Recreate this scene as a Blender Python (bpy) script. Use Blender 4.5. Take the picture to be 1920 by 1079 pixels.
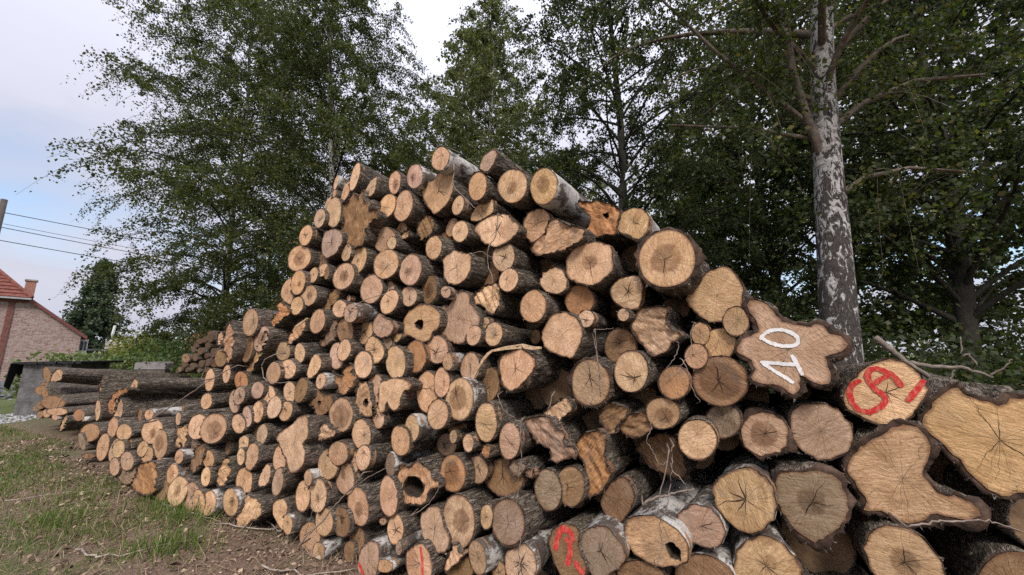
import bpy, math, random
import numpy as np
from mathutils import Vector, Matrix
from mathutils.geometry import delaunay_2d_cdt

for o in list(bpy.data.objects):
    bpy.data.objects.remove(o)
sc = bpy.context.scene
col = sc.collection
R = math.radians
random.seed(11)
rng = np.random.default_rng(11)

# ------------------------------------------------------------------ camera
cam = bpy.data.cameras.new('camera')
cam.sensor_width = 36.0
cam.lens = 12.99
cam.clip_start = 0.05
cam.clip_end = 2000
cam_o = bpy.data.objects.new('camera', cam)
col.objects.link(cam_o)
cam_o.location = (0, 0, 1.6)
cam_o.rotation_euler = (R(100), 0, 0)
sc.camera = cam_o

# ------------------------------------------------------------------ world, sun, exposure
SUN_EL, SUN_AZ = 44, 180          # azimuth from +Y clockwise: behind the camera, a little left
world = bpy.data.worlds.new('World')
sc.world = world
world.use_nodes = True
wt = world.node_tree
wt.nodes.clear()
def wn(t, **k):
    n = wt.nodes.new(t)
    for a, b in k.items():
        setattr(n, a, b)
    return n
def wl(a, b):
    wt.links.new(a, b)
w_out = wn('ShaderNodeOutputWorld')
w_bg = wn('ShaderNodeBackground')
w_bg.inputs['Strength'].default_value = 0.10
sky = wn('ShaderNodeTexSky', sky_type='NISHITA')
sky.sun_disc = False
sky.sun_elevation = R(SUN_EL)
sky.sun_rotation = R(SUN_AZ)
sky.air_density = 1.0
sky.dust_density = 2.0
w_tc = wn('ShaderNodeTexCoord')
w_sep = wn('ShaderNodeSeparateXYZ')
wl(w_tc.outputs['Generated'], w_sep.inputs[0])
def wmath(op, a, b=None, clamp=False):
    n = wn('ShaderNodeMath', operation=op, use_clamp=clamp)
    for i, v in enumerate((a, b)):
        if v is None:
            continue
        if isinstance(v, (int, float)):
            n.inputs[i].default_value = v
        else:
            wl(v, n.inputs[i])
    return n.outputs[0]
zc = wmath('MAXIMUM', w_sep.outputs[2], 0.0)
den = wmath('ADD', zc, 0.22)
w_cmb = wn('ShaderNodeCombineXYZ')
wl(wmath('DIVIDE', w_sep.outputs[0], den), w_cmb.inputs[0])
wl(wmath('DIVIDE', w_sep.outputs[1], den), w_cmb.inputs[1])
w_cmb.inputs[2].default_value = 4.7
w_no = wn('ShaderNodeTexNoise')
w_no.inputs['Scale'].default_value = 0.9
w_no.inputs['Detail'].default_value = 7
w_no.inputs['Roughness'].default_value = 0.55
wl(w_cmb.outputs[0], w_no.inputs['Vector'])
w_ramp = wn('ShaderNodeMapRange')
w_ramp.inputs['From Min'].default_value = 0.20
w_ramp.inputs['From Max'].default_value = 0.46
w_band = wmath('POWER', 2.718, wmath('MULTIPLY', wmath('POWER', wmath('ABSOLUTE', wmath('DIVIDE', wmath('SUBTRACT', zc, 0.185), 0.075)), 2.0), -1.0))
wl(wmath('SUBTRACT', w_no.outputs['Fac'], wmath('MULTIPLY', w_band, 0.17)), w_ramp.inputs['Value'])
# overcast layer: about three times brighter overhead than at the horizon
w_el = wmath('ADD', wmath('ADD', wmath('MULTIPLY', zc, 1.3), 2.75), wmath('MULTIPLY', wmath('POWER', zc, 4.0), 6.0))
w_cc = wn('ShaderNodeMix', data_type='RGBA', blend_type='MULTIPLY')
w_cc.inputs['Factor'].default_value = 1.0
w_cc.inputs['A'].default_value = (0.90, 0.91, 1.07, 1)
w_el3 = wn('ShaderNodeCombineXYZ')
w_n2 = wmath('MULTIPLY', w_el, wmath('ADD', wmath('MULTIPLY', w_no.outputs['Fac'], 0.36), 0.84))
for i in range(3):
    wl(w_n2, w_el3.inputs[i])
wl(w_el3.outputs[0], w_cc.inputs['B'])
w_mix = wn('ShaderNodeMix', data_type='RGBA')
wl(w_ramp.outputs[0], w_mix.inputs['Factor'])
wl(sky.outputs[0], w_mix.inputs['A'])
wl(w_cc.outputs['Result'], w_mix.inputs['B'])
wl(w_mix.outputs['Result'], w_bg.inputs['Color'])
wl(w_bg.outputs[0], w_out.inputs[0])

sun = bpy.data.lights.new('sun', 'SUN')
sun.energy = 1.5
sun.angle = R(16)
sun.color = (1.0, 0.95, 0.88)
sun_o = bpy.data.objects.new('sun', sun)
col.objects.link(sun_o)
az, el = R(SUN_AZ), R(SUN_EL)
sdir = Vector((math.sin(az) * math.cos(el), math.cos(az) * math.cos(el), math.sin(el)))
sun_o.rotation_euler = (-sdir).to_track_quat('-Z', 'Y').to_euler()

vs = sc.view_settings
vs.view_transform = 'Standard'
vs.look = 'None'
vs.gamma = 1
vs.exposure = 1.28
sc.render.engine = 'CYCLES'
sc.cycles.max_bounces = 6
sc.cycles.diffuse_bounces = 3
sc.cycles.glossy_bounces = 2
sc.cycles.transmission_bounces = 3
sc.cycles.transparent_max_bounces = 4
sc.cycles.use_denoising = False

# ------------------------------------------------------------------ helpers
def tag(o, label=None, cat=None, group=None, kind=None):
    if label: o['label'] = label
    if cat: o['category'] = cat
    if group: o['group'] = group
    if kind: o['kind'] = kind
    return o
def empty(name, loc=(0, 0, 0), rot=(0, 0, 0)):
    o = bpy.data.objects.new(name, None)
    o.empty_display_size = 0.1
    o.location = loc
    o.rotation_euler = rot
    col.objects.link(o)
    return o
def mesh_np(name, v, loops, sizes, smooth=False):
    """numpy vertices, flat loop indices, polygon sizes -> mesh datablock"""
    me = bpy.data.meshes.new(name)
    v = np.asarray(v, np.float32)
    loops = np.asarray(loops, np.int32).ravel()
    sizes = np.asarray(sizes, np.int32)
    me.vertices.add(len(v))
    me.vertices.foreach_set('co', v.ravel())
    me.loops.add(len(loops))
    me.loops.foreach_set('vertex_index', loops)
    me.polygons.add(len(sizes))
    st = np.zeros(len(sizes), np.int32)
    st[1:] = np.cumsum(sizes)[:-1]
    me.polygons.foreach_set('loop_start', st)
    try:
        me.polygons.foreach_set('loop_total', sizes)
    except Exception:
        pass
    if smooth:
        me.polygons.foreach_set('use_smooth', np.ones(len(sizes), bool))
    me.update(calc_edges=True)
    return me
def obj(name, me, mat=None, parent=None):
    o = bpy.data.objects.new(name, me)
    if mat is not None and len(me.materials) == 0:
        me.materials.append(mat)
    col.objects.link(o)
    if parent is not None:
        o.parent = parent
    return o
class MB:
    """collects simple solids, builds one mesh"""
    def __init__(s):
        s.v, s.f = [], []
    def add(s, v, f):
        k = len(s.v)
        s.v += [tuple(p) for p in v]
        s.f += [tuple(i + k for i in q) for q in f]
        return s
    def box(s, x0, x1, y0, y1, z0, z1):
        return s.add([(x0, y0, z0), (x1, y0, z0), (x1, y1, z0), (x0, y1, z0), (x0, y0, z1), (x1, y0, z1), (x1, y1, z1), (x0, y1, z1)],
                     [(0, 3, 2, 1), (4, 5, 6, 7), (0, 1, 5, 4), (1, 2, 6, 5), (2, 3, 7, 6), (3, 0, 4, 7)])
    def prism(s, pts, d):
        n = len(pts)
        d = Vector(d)
        v = [Vector(p) for p in pts] + [Vector(p) + d for p in pts]
        f = [tuple(range(n))[::-1], tuple(range(n, 2 * n))] + [(i, (i + 1) % n, n + (i + 1) % n, n + i) for i in range(n)]
        return s.add(v, f)
    def tube(s, pts, rad, sides=7, cap=True):
        P = [Vector(p) for p in pts]
        n = len(P)
        if not hasattr(rad, '__len__'):
            rad = [rad] * n
        up = Vector((0, 0, 1))
        v, f = [], []
        for i, p in enumerate(P):
            t = (P[min(i + 1, n - 1)] - P[max(i - 1, 0)]).normalized()
            a = t.cross(up)
            if a.length < 0.05:
                a = t.cross(Vector((1, 0, 0)))
            a.normalize()
            b = t.cross(a)
            for k in range(sides):
                q = 2 * math.pi * k / sides
                v.append(p + (a * math.cos(q) + b * math.sin(q)) * rad[i])
        for i in range(n - 1):
            for k in range(sides):
                k2 = (k + 1) % sides
                f.append((i * sides + k, (i + 1) * sides + k, (i + 1) * sides + k2, i * sides + k2))
        if cap:
            f.append(tuple(range(sides)))
            f.append(tuple((n - 1) * sides + k for k in reversed(range(sides))))
        return s.add(v, f)
    def build(s, name, mat, parent=None, smooth=False):
        me = bpy.data.meshes.new(name)
        me.from_pydata(s.v, [], s.f)
        if smooth:
            me.polygons.foreach_set('use_smooth', np.ones(len(me.polygons), bool))
        me.update()
        return obj(name, me, mat, parent)

# ------------------------------------------------------------------ materials
class NT:
    def __init__(s, name):
        s.m = bpy.data.materials.new(name)
        s.m.use_nodes = True
        s.t = s.m.node_tree
        s.t.nodes.clear()
        s.out = s.n('ShaderNodeOutputMaterial')
        s.b = s.n('ShaderNodeBsdfPrincipled')
        s.l(s.b.outputs[0], s.out.inputs[0])
        s.b.inputs['Roughness'].default_value = 0.85
        s.b.inputs['Specular IOR Level'].default_value = 0.25
    def n(s, t, **k):
        n = s.t.nodes.new(t)
        for a, b in k.items():
            setattr(n, a, b)
        return n
    def l(s, a, b):
        s.t.links.new(a, b)
    def put(s, sock, v):
        if isinstance(v, (int, float)):
            sock.default_value = v
        elif isinstance(v, tuple):
            sock.default_value = v if len(v) == len(sock.default_value) else tuple(v) + (1,)
        else:
            s.l(v, sock)
    def math(s, op, a, b=0.0, clamp=False):
        n = s.n('ShaderNodeMath', operation=op, use_clamp=clamp)
        s.put(n.inputs[0], a)
        s.put(n.inputs[1], b)
        return n.outputs[0]
    def mapr(s, v, a, b, c=0.0, d=1.0, smooth=False):
        n = s.n('ShaderNodeMapRange')
        if smooth:
            n.interpolation_type = 'SMOOTHSTEP'
        s.put(n.inputs['Value'], v)
        for k, q in zip(('From Min', 'From Max', 'To Min', 'To Max'), (a, b, c, d)):
            s.put(n.inputs[k], q)
        return n.outputs[0]
    def mix(s, f, a, b, blend='MIX'):
        n = s.n('ShaderNodeMix', data_type='RGBA', blend_type=blend)
        s.put(n.inputs['Factor'], f)
        s.put(n.inputs['A'], a)
        s.put(n.inputs['B'], b)
        return n.outputs['Result']
    def noise(s, vec, scale, detail=3, rough=0.55, out='Fac', dist=0.0):
        n = s.n('ShaderNodeTexNoise')
        if vec is not None:
            s.l(vec, n.inputs['Vector'])
        n.inputs['Scale'].default_value = scale
        n.inputs['Detail'].default_value = detail
        n.inputs['Roughness'].default_value = rough
        n.inputs['Distortion'].default_value = dist
        return n.outputs[out]
    def vec(s, v, scale=(1, 1, 1), add=None):
        n = s.n('ShaderNodeVectorMath', operation='MULTIPLY')
        s.put(n.inputs[0], v)
        n.inputs[1].default_value = scale
        r = n.outputs[0]
        if add is not None:
            n = s.n('ShaderNodeVectorMath', operation='ADD')
            s.put(n.inputs[0], r)
            s.put(n.inputs[1], add)
            r = n.outputs[0]
        return r
    def comb(s, x, y, z):
        n = s.n('ShaderNodeCombineXYZ')
        for i, v in enumerate((x, y, z)):
            s.put(n.inputs[i], v)
        return n.outputs[0]
    def sep(s, v):
        n = s.n('ShaderNodeSeparateXYZ')
        s.l(v, n.inputs[0])
        return n.outputs
    def attr(s, name, kind='GEOMETRY'):
        return s.n('ShaderNodeAttribute', attribute_name=name, attribute_type=kind).outputs
    def objco(s):
        return s.n('ShaderNodeTexCoord').outputs['Object']
    def bump(s, h, dist, strength=1.0):
        n = s.n('ShaderNodeBump')
        n.inputs['Distance'].default_value = dist
        n.inputs['Strength'].default_value = strength
        s.l(h, n.inputs['Height'])
        s.l(n.outputs[0], s.b.inputs['Normal'])
    def color(s, c):
        s.put(s.b.inputs['Base Color'], c)
    def rand(s):
        return s.n('ShaderNodeObjectInfo').outputs['Random']

def simple(name, c, rough=0.85, var=0.25, scale=6.0, bump=0.0, spec=0.25):
    t = NT(name)
    p = t.objco()
    f = t.noise(p, scale, 5, 0.6)
    t.color(t.mix(t.mapr(f, 0.3, 0.7), tuple(x * (1 - var) for x in c), tuple(min(1, x * (1 + var)) for x in c)))
    t.b.inputs['Roughness'].default_value = rough
    t.b.inputs['Specular IOR Level'].default_value = spec
    if bump:
        t.bump(t.noise(p, scale * 6, 4, 0.6), bump)
    return t.m

def mat_wood():
    t = NT('cut_wood')
    info = t.n('ShaderNodeObjectInfo')
    base, rnd = info.outputs['Color'], info.outputs['Random']
    heart = t.attr('heart', 'OBJECT')['Fac']
    rough_face = t.attr('torn', 'OBJECT')['Fac']
    rho = t.attr('rho')['Fac']
    uv = t.n('ShaderNodeUVMap', uv_map='cut').outputs[0]
    off = t.math('MULTIPLY', rnd, 90.0)
    offv = t.comb(off, t.math('MULTIPLY', rnd, 37.0), t.math('MULTIPLY', rnd, 11.0))
    p = t.vec(uv, (1, 1, 1), offv)
    xy = t.sep(uv)
    ang = t.math('ARCTAN2', xy[1], xy[0])
    rad = t.n('ShaderNodeVectorMath', operation='LENGTH')
    t.l(uv, rad.inputs[0])
    rad = rad.outputs['Value']
    sawk = t.mapr(t.math('FRACT', t.math('MULTIPLY', rnd, 23.17)), 0.0, 1.0, 0.25, 1.0)
    # mottling
    m1 = t.noise(p, 9, 4, 0.6)
    m2 = t.noise(p, 34, 4, 0.65)
    c = t.mix(t.mapr(m1, 0.32, 0.68), t.mix(1.0, base, (0.76, 0.72, 0.66), 'MULTIPLY'), t.mix(1.0, base, (1.16, 1.18, 1.22), 'MULTIPLY'))
    c = t.mix(t.mapr(m2, 0.35, 0.7, 0.0, 0.35), c, t.mix(1.0, base, (0.62, 0.55, 0.48), 'MULTIPLY'))
    # growth rings following the outline
    rw = t.math('ADD', t.math('MULTIPLY', rho, 1.0), t.math('MULTIPLY', t.math('SUBTRACT', t.noise(p, 14, 2, 0.5), 0.5), 0.10))
    ringn = t.noise(t.comb(t.math('MULTIPLY', rw, 26.0), t.math('ADD', 0.0, off), 0.0), 1.0, 3, 0.7)
    c = t.mix(t.mapr(ringn, 0.45, 0.75, 0.0, 0.42), c, t.mix(1.0, base, (0.60, 0.52, 0.44), 'MULTIPLY'))
    # saw grain: parallel streaks in one direction per log
    rot = t.n('ShaderNodeVectorRotate', rotation_type='Z_AXIS')
    t.l(uv, rot.inputs['Vector'])
    t.l(t.math('MULTIPLY', rnd, 40.0), rot.inputs['Angle'])
    sw = t.vec(rot.outputs[0], (6, 70, 1), offv)
    wq = t.n('ShaderNodeVectorMath', operation='ADD')
    t.l(sw, wq.inputs[0])
    t.l(t.vec(t.noise(p, 7, 3, 0.6, out='Color'), (0.0, 9.0, 0.0)), wq.inputs[1])
    sw = wq.outputs[0]
    saw = t.noise(sw, 1.0, 3, 0.6)
    c = t.mix(t.math('MULTIPLY', sawk, t.mapr(saw, 0.45, 0.68, 0.0, 0.75)), c, t.mix(1.0, base, (0.62, 0.56, 0.50), 'MULTIPLY'))
    c = t.mix(t.math('MULTIPLY', sawk, t.mapr(saw, 0.45, 0.28, 0.0, 0.7)), c, t.mix(1.0, base, (1.3, 1.34, 1.4), 'MULTIPLY'))
    # radial fibre checks
    fib = t.noise(t.comb(t.math('MULTIPLY', ang, 16.0), t.math('MULTIPLY', rho, 2.2), off), 1.0, 3, 0.6)
    c = t.mix(t.math('MULTIPLY', t.mapr(fib, 0.6, 0.72), t.mapr(rho, 0.15, 0.6, 0.0, 0.75)), c, t.mix(1.0, base, (0.42, 0.34, 0.27), 'MULTIPLY'))
    # fine fibre grain and small dark flecks
    fine = t.noise(t.vec(rot.outputs[0], (22, 150, 1), offv), 1.0, 4, 0.7)
    c = t.mix(t.mapr(fine, 0.45, 0.66, 0.0, 0.6), c, t.mix(1.0, c, (0.62, 0.56, 0.50), 'MULTIPLY'))
    rfine = t.noise(t.comb(t.math('MULTIPLY', ang, 30.0), t.math('MULTIPLY', rho, 3.0), off), 1.0, 3, 0.65)
    c = t.mix(t.math('MULTIPLY', t.mapr(rfine, 0.56, 0.70), t.mapr(rho, 0.2, 0.8, 0.0, 0.55)), c, t.mix(1.0, c, (0.45, 0.38, 0.32), 'MULTIPLY'))
    # heartwood
    hn = t.math('ADD', rho, t.math('MULTIPLY', t.math('SUBTRACT', t.noise(p, 9, 5, 0.65), 0.5), 0.42))
    hm = t.mapr(t.math('SUBTRACT', heart, hn), -0.03, 0.06)
    hm = t.math('MULTIPLY', hm, t.mapr(t.noise(p, 20, 3, 0.6), 0.25, 0.6, 0.45, 1.0))
    hm = t.math('MULTIPLY', hm, t.math('GREATER_THAN', heart, 0.01))
    c = t.mix(t.math('MULTIPLY', hm, 0.85), c, t.mix(1.0, base, (0.34, 0.27, 0.22), 'MULTIPLY'))
    hr = t.mapr(t.math('ABSOLUTE', t.math('SUBTRACT', heart, hn)), 0.0, 0.07, 0.35, 0.0)
    c = t.mix(t.math('MULTIPLY', hr, t.math('GREATER_THAN', heart, 0.01)), c, t.mix(1.0, base, (0.30, 0.23, 0.18), 'MULTIPLY'))
    # torn wood: strong fibre streaks
    tf = t.noise(t.vec(rot.outputs[0], (9, 90, 1), offv), 1.0, 5, 0.75, dist=0.5)
    c = t.mix(t.math('MULTIPLY', rough_face, t.mapr(tf, 0.46, 0.66, 0.0, 0.85)), c, t.mix(1.0, base, (0.36, 0.27, 0.2), 'MULTIPLY'))
    c = t.mix(t.math('MULTIPLY', rough_face, t.mapr(tf, 0.44, 0.3, 0.0, 0.6)), c, t.mix(1.0, base, (1.35, 1.35, 1.3), 'MULTIPLY'))
    # weather stain, stronger on some logs
    st = t.noise(p, 5, 5, 0.7)
    stf = t.math('MULTIPLY', t.mapr(st, 0.50, 0.66), t.mapr(t.math('FRACT', t.math('MULTIPLY', rnd, 7.31)), 0.2, 1.0, 0.0, 0.6))
    c = t.mix(stf, c, (0.20, 0.16, 0.125))
    bl = t.mapr(t.noise(t.vec(p, (1, 1, 1), (31.0, 7.0, 3.0)), 6.5, 4, 0.6), 0.56, 0.62)
    blf = t.math('MULTIPLY', bl, t.mapr(t.math('FRACT', t.math('MULTIPLY', rnd, 5.77)), 0.45, 0.8, 0.0, 0.6))
    c = t.mix(blf, c, t.mix(1.0, base, (0.45, 0.38, 0.33), 'MULTIPLY'))
    # rim under the bark
    rim = t.mapr(t.math('ADD', rho, t.math('MULTIPLY', t.math('SUBTRACT', t.noise(p, 25, 3), 0.5), 0.10)), 0.925, 0.985)
    c = t.mix(t.math('MULTIPLY', rim, 0.7), c, (0.15, 0.07, 0.035))
    # drying cracks from the pith
    ad = t.math('ADD', ang, t.math('MULTIPLY', t.math('SUBTRACT', t.noise(p, 13, 3, 0.6), 0.5), 0.5))
    amt = t.mapr(t.math('FRACT', t.math('MULTIPLY', rnd, 13.7)), 0.3, 1.0, 0.0, 1.2)
    masks = []
    for k, (dens, wid, mn, mx, sd) in enumerate(((0.8, 0.0065, 0.2, 1.1, 3.1), (1.9, 0.0036, 0.05, 0.9, 8.7))):
        vo = t.n('ShaderNodeTexVoronoi', voronoi_dimensions='1D', feature='F1')
        vo.inputs['Scale'].default_value = 1.0
        vo.inputs['Randomness'].default_value = 0.9
        t.l(t.math('ADD', t.math('MULTIPLY', ad, dens), t.math('ADD', t.math('MULTIPLY', off, 1.7), sd)), vo.inputs['W'])
        cr = t.n('ShaderNodeSeparateColor')
        t.l(vo.outputs['Color'], cr.inputs[0])
        ln = t.mapr(cr.outputs[0], 0.0, 1.0, mn, mx)
        lat = t.math('MULTIPLY', t.math('DIVIDE', vo.outputs['Distance'], dens), rad)
        w = t.math('MULTIPLY', t.math('SUBTRACT', 1.0, t.math('DIVIDE', rho, ln)), wid, )
        w = t.math('MULTIPLY', w, t.mapr(rho, 0.0, 0.25, 0.45, 1.0))
        w = t.math('MULTIPLY', w, amt)
        w = t.math('MULTIPLY', w, t.mapr(cr.outputs[1], 0.45, 0.55) if k else t.mapr(cr.outputs[1], 0.45, 0.55))
        masks.append(t.mapr(t.math('SUBTRACT', w, lat), -0.0005, 0.0012))
    crack = t.math('MAXIMUM', masks[0], masks[1])
    crack = t.math('MULTIPLY', crack, t.math('SUBTRACT', 1.0, rough_face))
    c = t.mix(t.math('MULTIPLY', crack, 0.9), c, (0.035, 0.02, 0.012))
    t.color(c)
    h = t.math('ADD', t.math('MULTIPLY', saw, 0.7), t.math('MULTIPLY', fib, 0.5))
    h = t.math('ADD', h, t.math('MULTIPLY', fine, 0.6))
    h = t.math('ADD', h, t.math('MULTIPLY', t.noise(p, 60, 4, 0.6), 0.6))
    h = t.math('SUBTRACT', h, t.math('MULTIPLY', crack, 2.5))
    t.bump(h, 0.006, 1.0)
    return t.m

def mat_bark(name, kind):
    t = NT(name)
    info = t.n('ShaderNodeObjectInfo')
    off = t.math('MULTIPLY', info.outputs['Random'], 60.0)
    p = t.vec(t.objco(), (1, 1, 1), t.comb(off, off, off))
    ps = t.vec(p, (1, 0.28, 1))
    n1 = t.noise(ps, 45, 6, 0.68)
    n2 = t.noise(p, 6, 4, 0.6)
    n3 = t.noise(ps, 130, 4, 0.7)
    fis = t.noise(t.vec(p, (1, 0.16, 1)), 34 if kind == 'shaggy' else 60, 3, 0.6, dist=0.6)
    if kind == 'birch':
        pr = t.vec(p, (0.35, 2.2, 0.35))
        len_ = t.noise(pr, 26, 4, 0.65)
        white = t.mix(t.mapr(n3, 0.3, 0.7), (0.26, 0.24, 0.22), (0.50, 0.47, 0.44))
        dark = t.mix(n1, (0.03, 0.024, 0.02), (0.13, 0.10, 0.08))
        f = t.mapr(t.math('ADD', n2, t.math('MULTIPLY', t.math('SUBTRACT', n1, 0.5), 0.6)), 0.46, 0.56)
        c = t.mix(f, white, dark)
        c = t.mix(t.mapr(len_, 0.60, 0.66), c, (0.05, 0.035, 0.03))
        hgt = t.math('ADD', t.math('MULTIPLY', n1, t.mapr(f, 0, 1, 0.2, 1.0)), t.math('MULTIPLY', len_, 0.3))
        t.bump(hgt, 0.008, 0.8)
    else:
        c = t.mix(t.mapr(n1, 0.32, 0.7), (0.05, 0.039, 0.031), (0.36, 0.285, 0.225))
        c = t.mix(t.mapr(n2, 0.5, 0.72, 0.0, 0.45), c, (0.30, 0.255, 0.21))
        c = t.mix(t.mapr(t.math('ABSOLUTE', t.math('SUBTRACT', fis, 0.5)), 0.0, 0.05, 0.7, 0.0), c, (0.018, 0.014, 0.011))
        lich = t.mapr(t.noise(p, 28, 5, 0.7), 0.62, 0.70)
        c = t.mix(t.math('MULTIPLY', lich, 0.55), c, (0.30, 0.29, 0.26))
        nz = t.sep(t.n('ShaderNodeNewGeometry').outputs['Normal'])[2]
        mo = t.math('MULTIPLY', t.mapr(t.noise(p, 9, 5, 0.7), 0.5, 0.62), t.mapr(nz, -0.1, 0.6))
        c = t.mix(t.math('MULTIPLY', mo, 0.9 if kind == 'moss' else 0.22), c, (0.07, 0.085, 0.02))
        t.bump(t.math('ADD', t.math('ADD', n1, t.math('MULTIPLY', n3, 0.4)), t.mapr(t.math('ABSOLUTE', t.math('SUBTRACT', fis, 0.5)), 0.0, 0.1)), 0.03 if kind == 'shaggy' else 0.02, 1.0)
    t.color(c)
    t.b.inputs['Roughness'].default_value = 0.8
    return t.m

def mat_leaf(name, c1, c2, c3, tr=0.35):
    t = NT(name)
    a = t.attr('tint')['Fac']
    c = t.mix(t.mapr(a, 0.0, 0.85), c1, c2)
    c = t.mix(t.mapr(a, 0.86, 0.98), c, c3)
    t.color(c)
    t.b.inputs['Roughness'].default_value = 0.55
    t.b.inputs['Specular IOR Level'].default_value = 0.3
    tl = t.n('ShaderNodeBsdfTranslucent')
    t.l(t.mix(1.0, c, (1.3, 1.5, 0.6), 'MULTIPLY'), tl.inputs[0])
    ms = t.n('ShaderNodeMixShader')
    ms.inputs[0].default_value = tr
    t.l(t.b.outputs[0], ms.inputs[1])
    t.l(tl.outputs[0], ms.inputs[2])
    t.l(ms.outputs[0], t.out.inputs[0])
    return t.m

def mat_trunk(name, birch):
    t = NT(name)
    p = t.objco()
    off = t.math('MULTIPLY', t.rand(), 40.0)
    p = t.vec(p, (1, 1, 1), t.comb(off, off, off))
    if birch:
        big = t.noise(t.vec(p, (1.0, 1.0, 0.42)), 14.0, 6, 0.70, dist=1.0)
        z = t.sep(t.objco())[2]
        thr = t.mapr(z, 1.2, 5.5, 0.425, 0.555)
        f = t.mapr(t.math('SUBTRACT', big, thr), -0.015, 0.03)
        lent = t.noise(t.vec(p, (3, 3, 34)), 1.0, 4, 0.6)
        white = t.mix(t.mapr(t.noise(p, 30, 4, 0.7), 0.3, 0.7), (0.22, 0.205, 0.19), (0.47, 0.445, 0.43))
        white = t.mix(t.mapr(lent, 0.58, 0.64, 0.0, 0.75), white, (0.13, 0.09, 0.07))
        crk = t.noise(t.vec(p, (1, 1, 0.3)), 60, 5, 0.7)
        dark = t.mix(t.mapr(crk, 0.3, 0.7), (0.010, 0.008, 0.007), (0.085, 0.07, 0.062))
        t.color(t.mix(f, white, dark))
        t.bump(t.math('ADD', t.math('MULTIPLY', f, t.math('ADD', crk, 0.4)), t.math('MULTIPLY', lent, 0.12)), 0.02, 0.9)
    else:
        crk = t.noise(t.vec(p, (1, 1, 0.25)), 40, 5, 0.7)
        c = t.mix(t.mapr(crk, 0.3, 0.7), (0.010, 0.009, 0.008), (0.055, 0.046, 0.038))
        c = t.mix(t.mapr(t.noise(p, 5, 4), 0.5, 0.65, 0, 0.4), c, (0.035, 0.042, 0.02))
        t.color(c)
        t.bump(crk, 0.02, 0.9)
    return t.m

M_WOOD = mat_wood()
M_BARK = {'D': mat_bark('dark_bark', 'dark'), 'S': mat_bark('shaggy_bark', 'shaggy'), 'M': mat_bark('mossy_bark', 'moss'), 'B': mat_bark('birch_bark', 'birch')}
M_BACK = simple('old_cut_wood', (0.25, 0.17, 0.1), var=0.3, scale=20)
M_INNER = simple('inner_bark', (0.06, 0.036, 0.025), var=0.95, scale=16, bump=0.004)
M_HOLLOW = simple('rotten_hollow', (0.05, 0.035, 0.025), var=0.5, scale=30, bump=0.01)
def mat_paint(name, c):
    t = NT(name)
    p = t.objco()
    f = t.mapr(t.noise(t.vec(p, (1, 1, 0.45)), 95, 5, 0.75), 0.47, 0.60)
    t.color(t.mix(t.math('MULTIPLY', f, 0.38), t.mix(t.noise(p, 25, 3), c, tuple(x * .72 for x in c)), (0.52, 0.33, 0.2)))
    return t.m
M_WHITE = mat_paint('white_paint', (0.80, 0.80, 0.80))
M_RED = mat_paint('red_paint', (0.60, 0.03, 0.032))
M_TWIG = simple('twig_bark', (0.20, 0.155, 0.125), var=0.5, scale=25)
M_BRANCH = simple('branch_bark', (0.16, 0.13, 0.105), var=0.45, scale=25, bump=0.004)
M_BIRCH = mat_trunk('birch_trunk', True)
M_DARKTRUNK = mat_trunk('dark_trunk', False)
M_LIMB = simple('birch_limb', (0.115, 0.09, 0.07), var=0.5, scale=14, bump=0.006)
M_LEAF = mat_leaf('birch_leaf', (0.026, 0.035, 0.011), (0.072, 0.090, 0.028), (0.16, 0.13, 0.035), .45)
M_LEAF_DARK = mat_leaf('broad_leaf', (0.020, 0.029, 0.011), (0.054, 0.073, 0.026), (0.11, 0.095, 0.035), .45)
M_LEAF_LIGHT = mat_leaf('light_leaf', (0.055, 0.068, 0.022), (0.12, 0.135, 0.045), (0.20, 0.16, 0.05))

# ------------------------------------------------------------------ ground
AX0 = 25.5
N0 = np.array([math.sin(R(AX0)), math.cos(R(AX0)), 0.0])     # into the pile
U0 = np.array([N0[1], -N0[0], 0.0])                           # along the pile front, to the right
C0 = 2.417
def vnoise(x, y, s, seed=0):
    """cheap smooth value noise on arrays"""
    x = np.asarray(x) * s + seed * 17.3
    y = np.asarray(y) * s + seed * 9.1
    xi, yi = np.floor(x).astype(np.int64), np.floor(y).astype(np.int64)
    fx, fy = x - xi, y - yi
    fx, fy = fx * fx * (3 - 2 * fx), fy * fy * (3 - 2 * fy)
    def h(a, b):
        q = np.sin(a * 127.1 + b * 311.7 + seed * 74.7) * 43758.5453
        return q - np.floor(q)
    return (h(xi, yi) * (1 - fx) + h(xi + 1, yi) * fx) * (1 - fy) + (h(xi, yi + 1) * (1 - fx) + h(xi + 1, yi + 1) * fx) * fy
def gz(x, y):
    x = np.asarray(x, float); y = np.asarray(y, float)
    r = np.hypot(x, y)
    amp = np.clip((16 - r) / 10, 0, 1)
    front = np.clip((C0 - (x * N0[0] + y * N0[1])) / 0.6, 0, 1)
    return ((vnoise(x, y, 0.9, 1) - 0.55) * 0.10 + (vnoise(x, y, 3.1, 2) - 0.5) * 0.05 + (vnoise(x, y, 9, 3) - 0.5) * 0.02) * amp * (0.15 + 0.85 * front)
def axis_vals(lo, hi, d0, grow, lim):
    a = list(np.arange(lo, hi + 1e-6, d0))
    d = d0
    while a[-1] < lim:
        d *= grow
        a.append(a[-1] + d)
    d = d0
    while a[0] > -lim:
        d *= grow
        a.insert(0, a[0] - d)
    return np.array(a)
gx = axis_vals(-9.5, 5, 0.07, 1.25, 420)
gy = axis_vals(-1, 11, 0.07, 1.25, 420)
XX, YY = np.meshgrid(gx, gy, indexing='ij')
V = np.stack([XX, YY, gz(XX, YY)], -1).reshape(-1, 3)
nx, ny = len(gx), len(gy)
I = np.arange(nx * ny).reshape(nx, ny)
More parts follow.
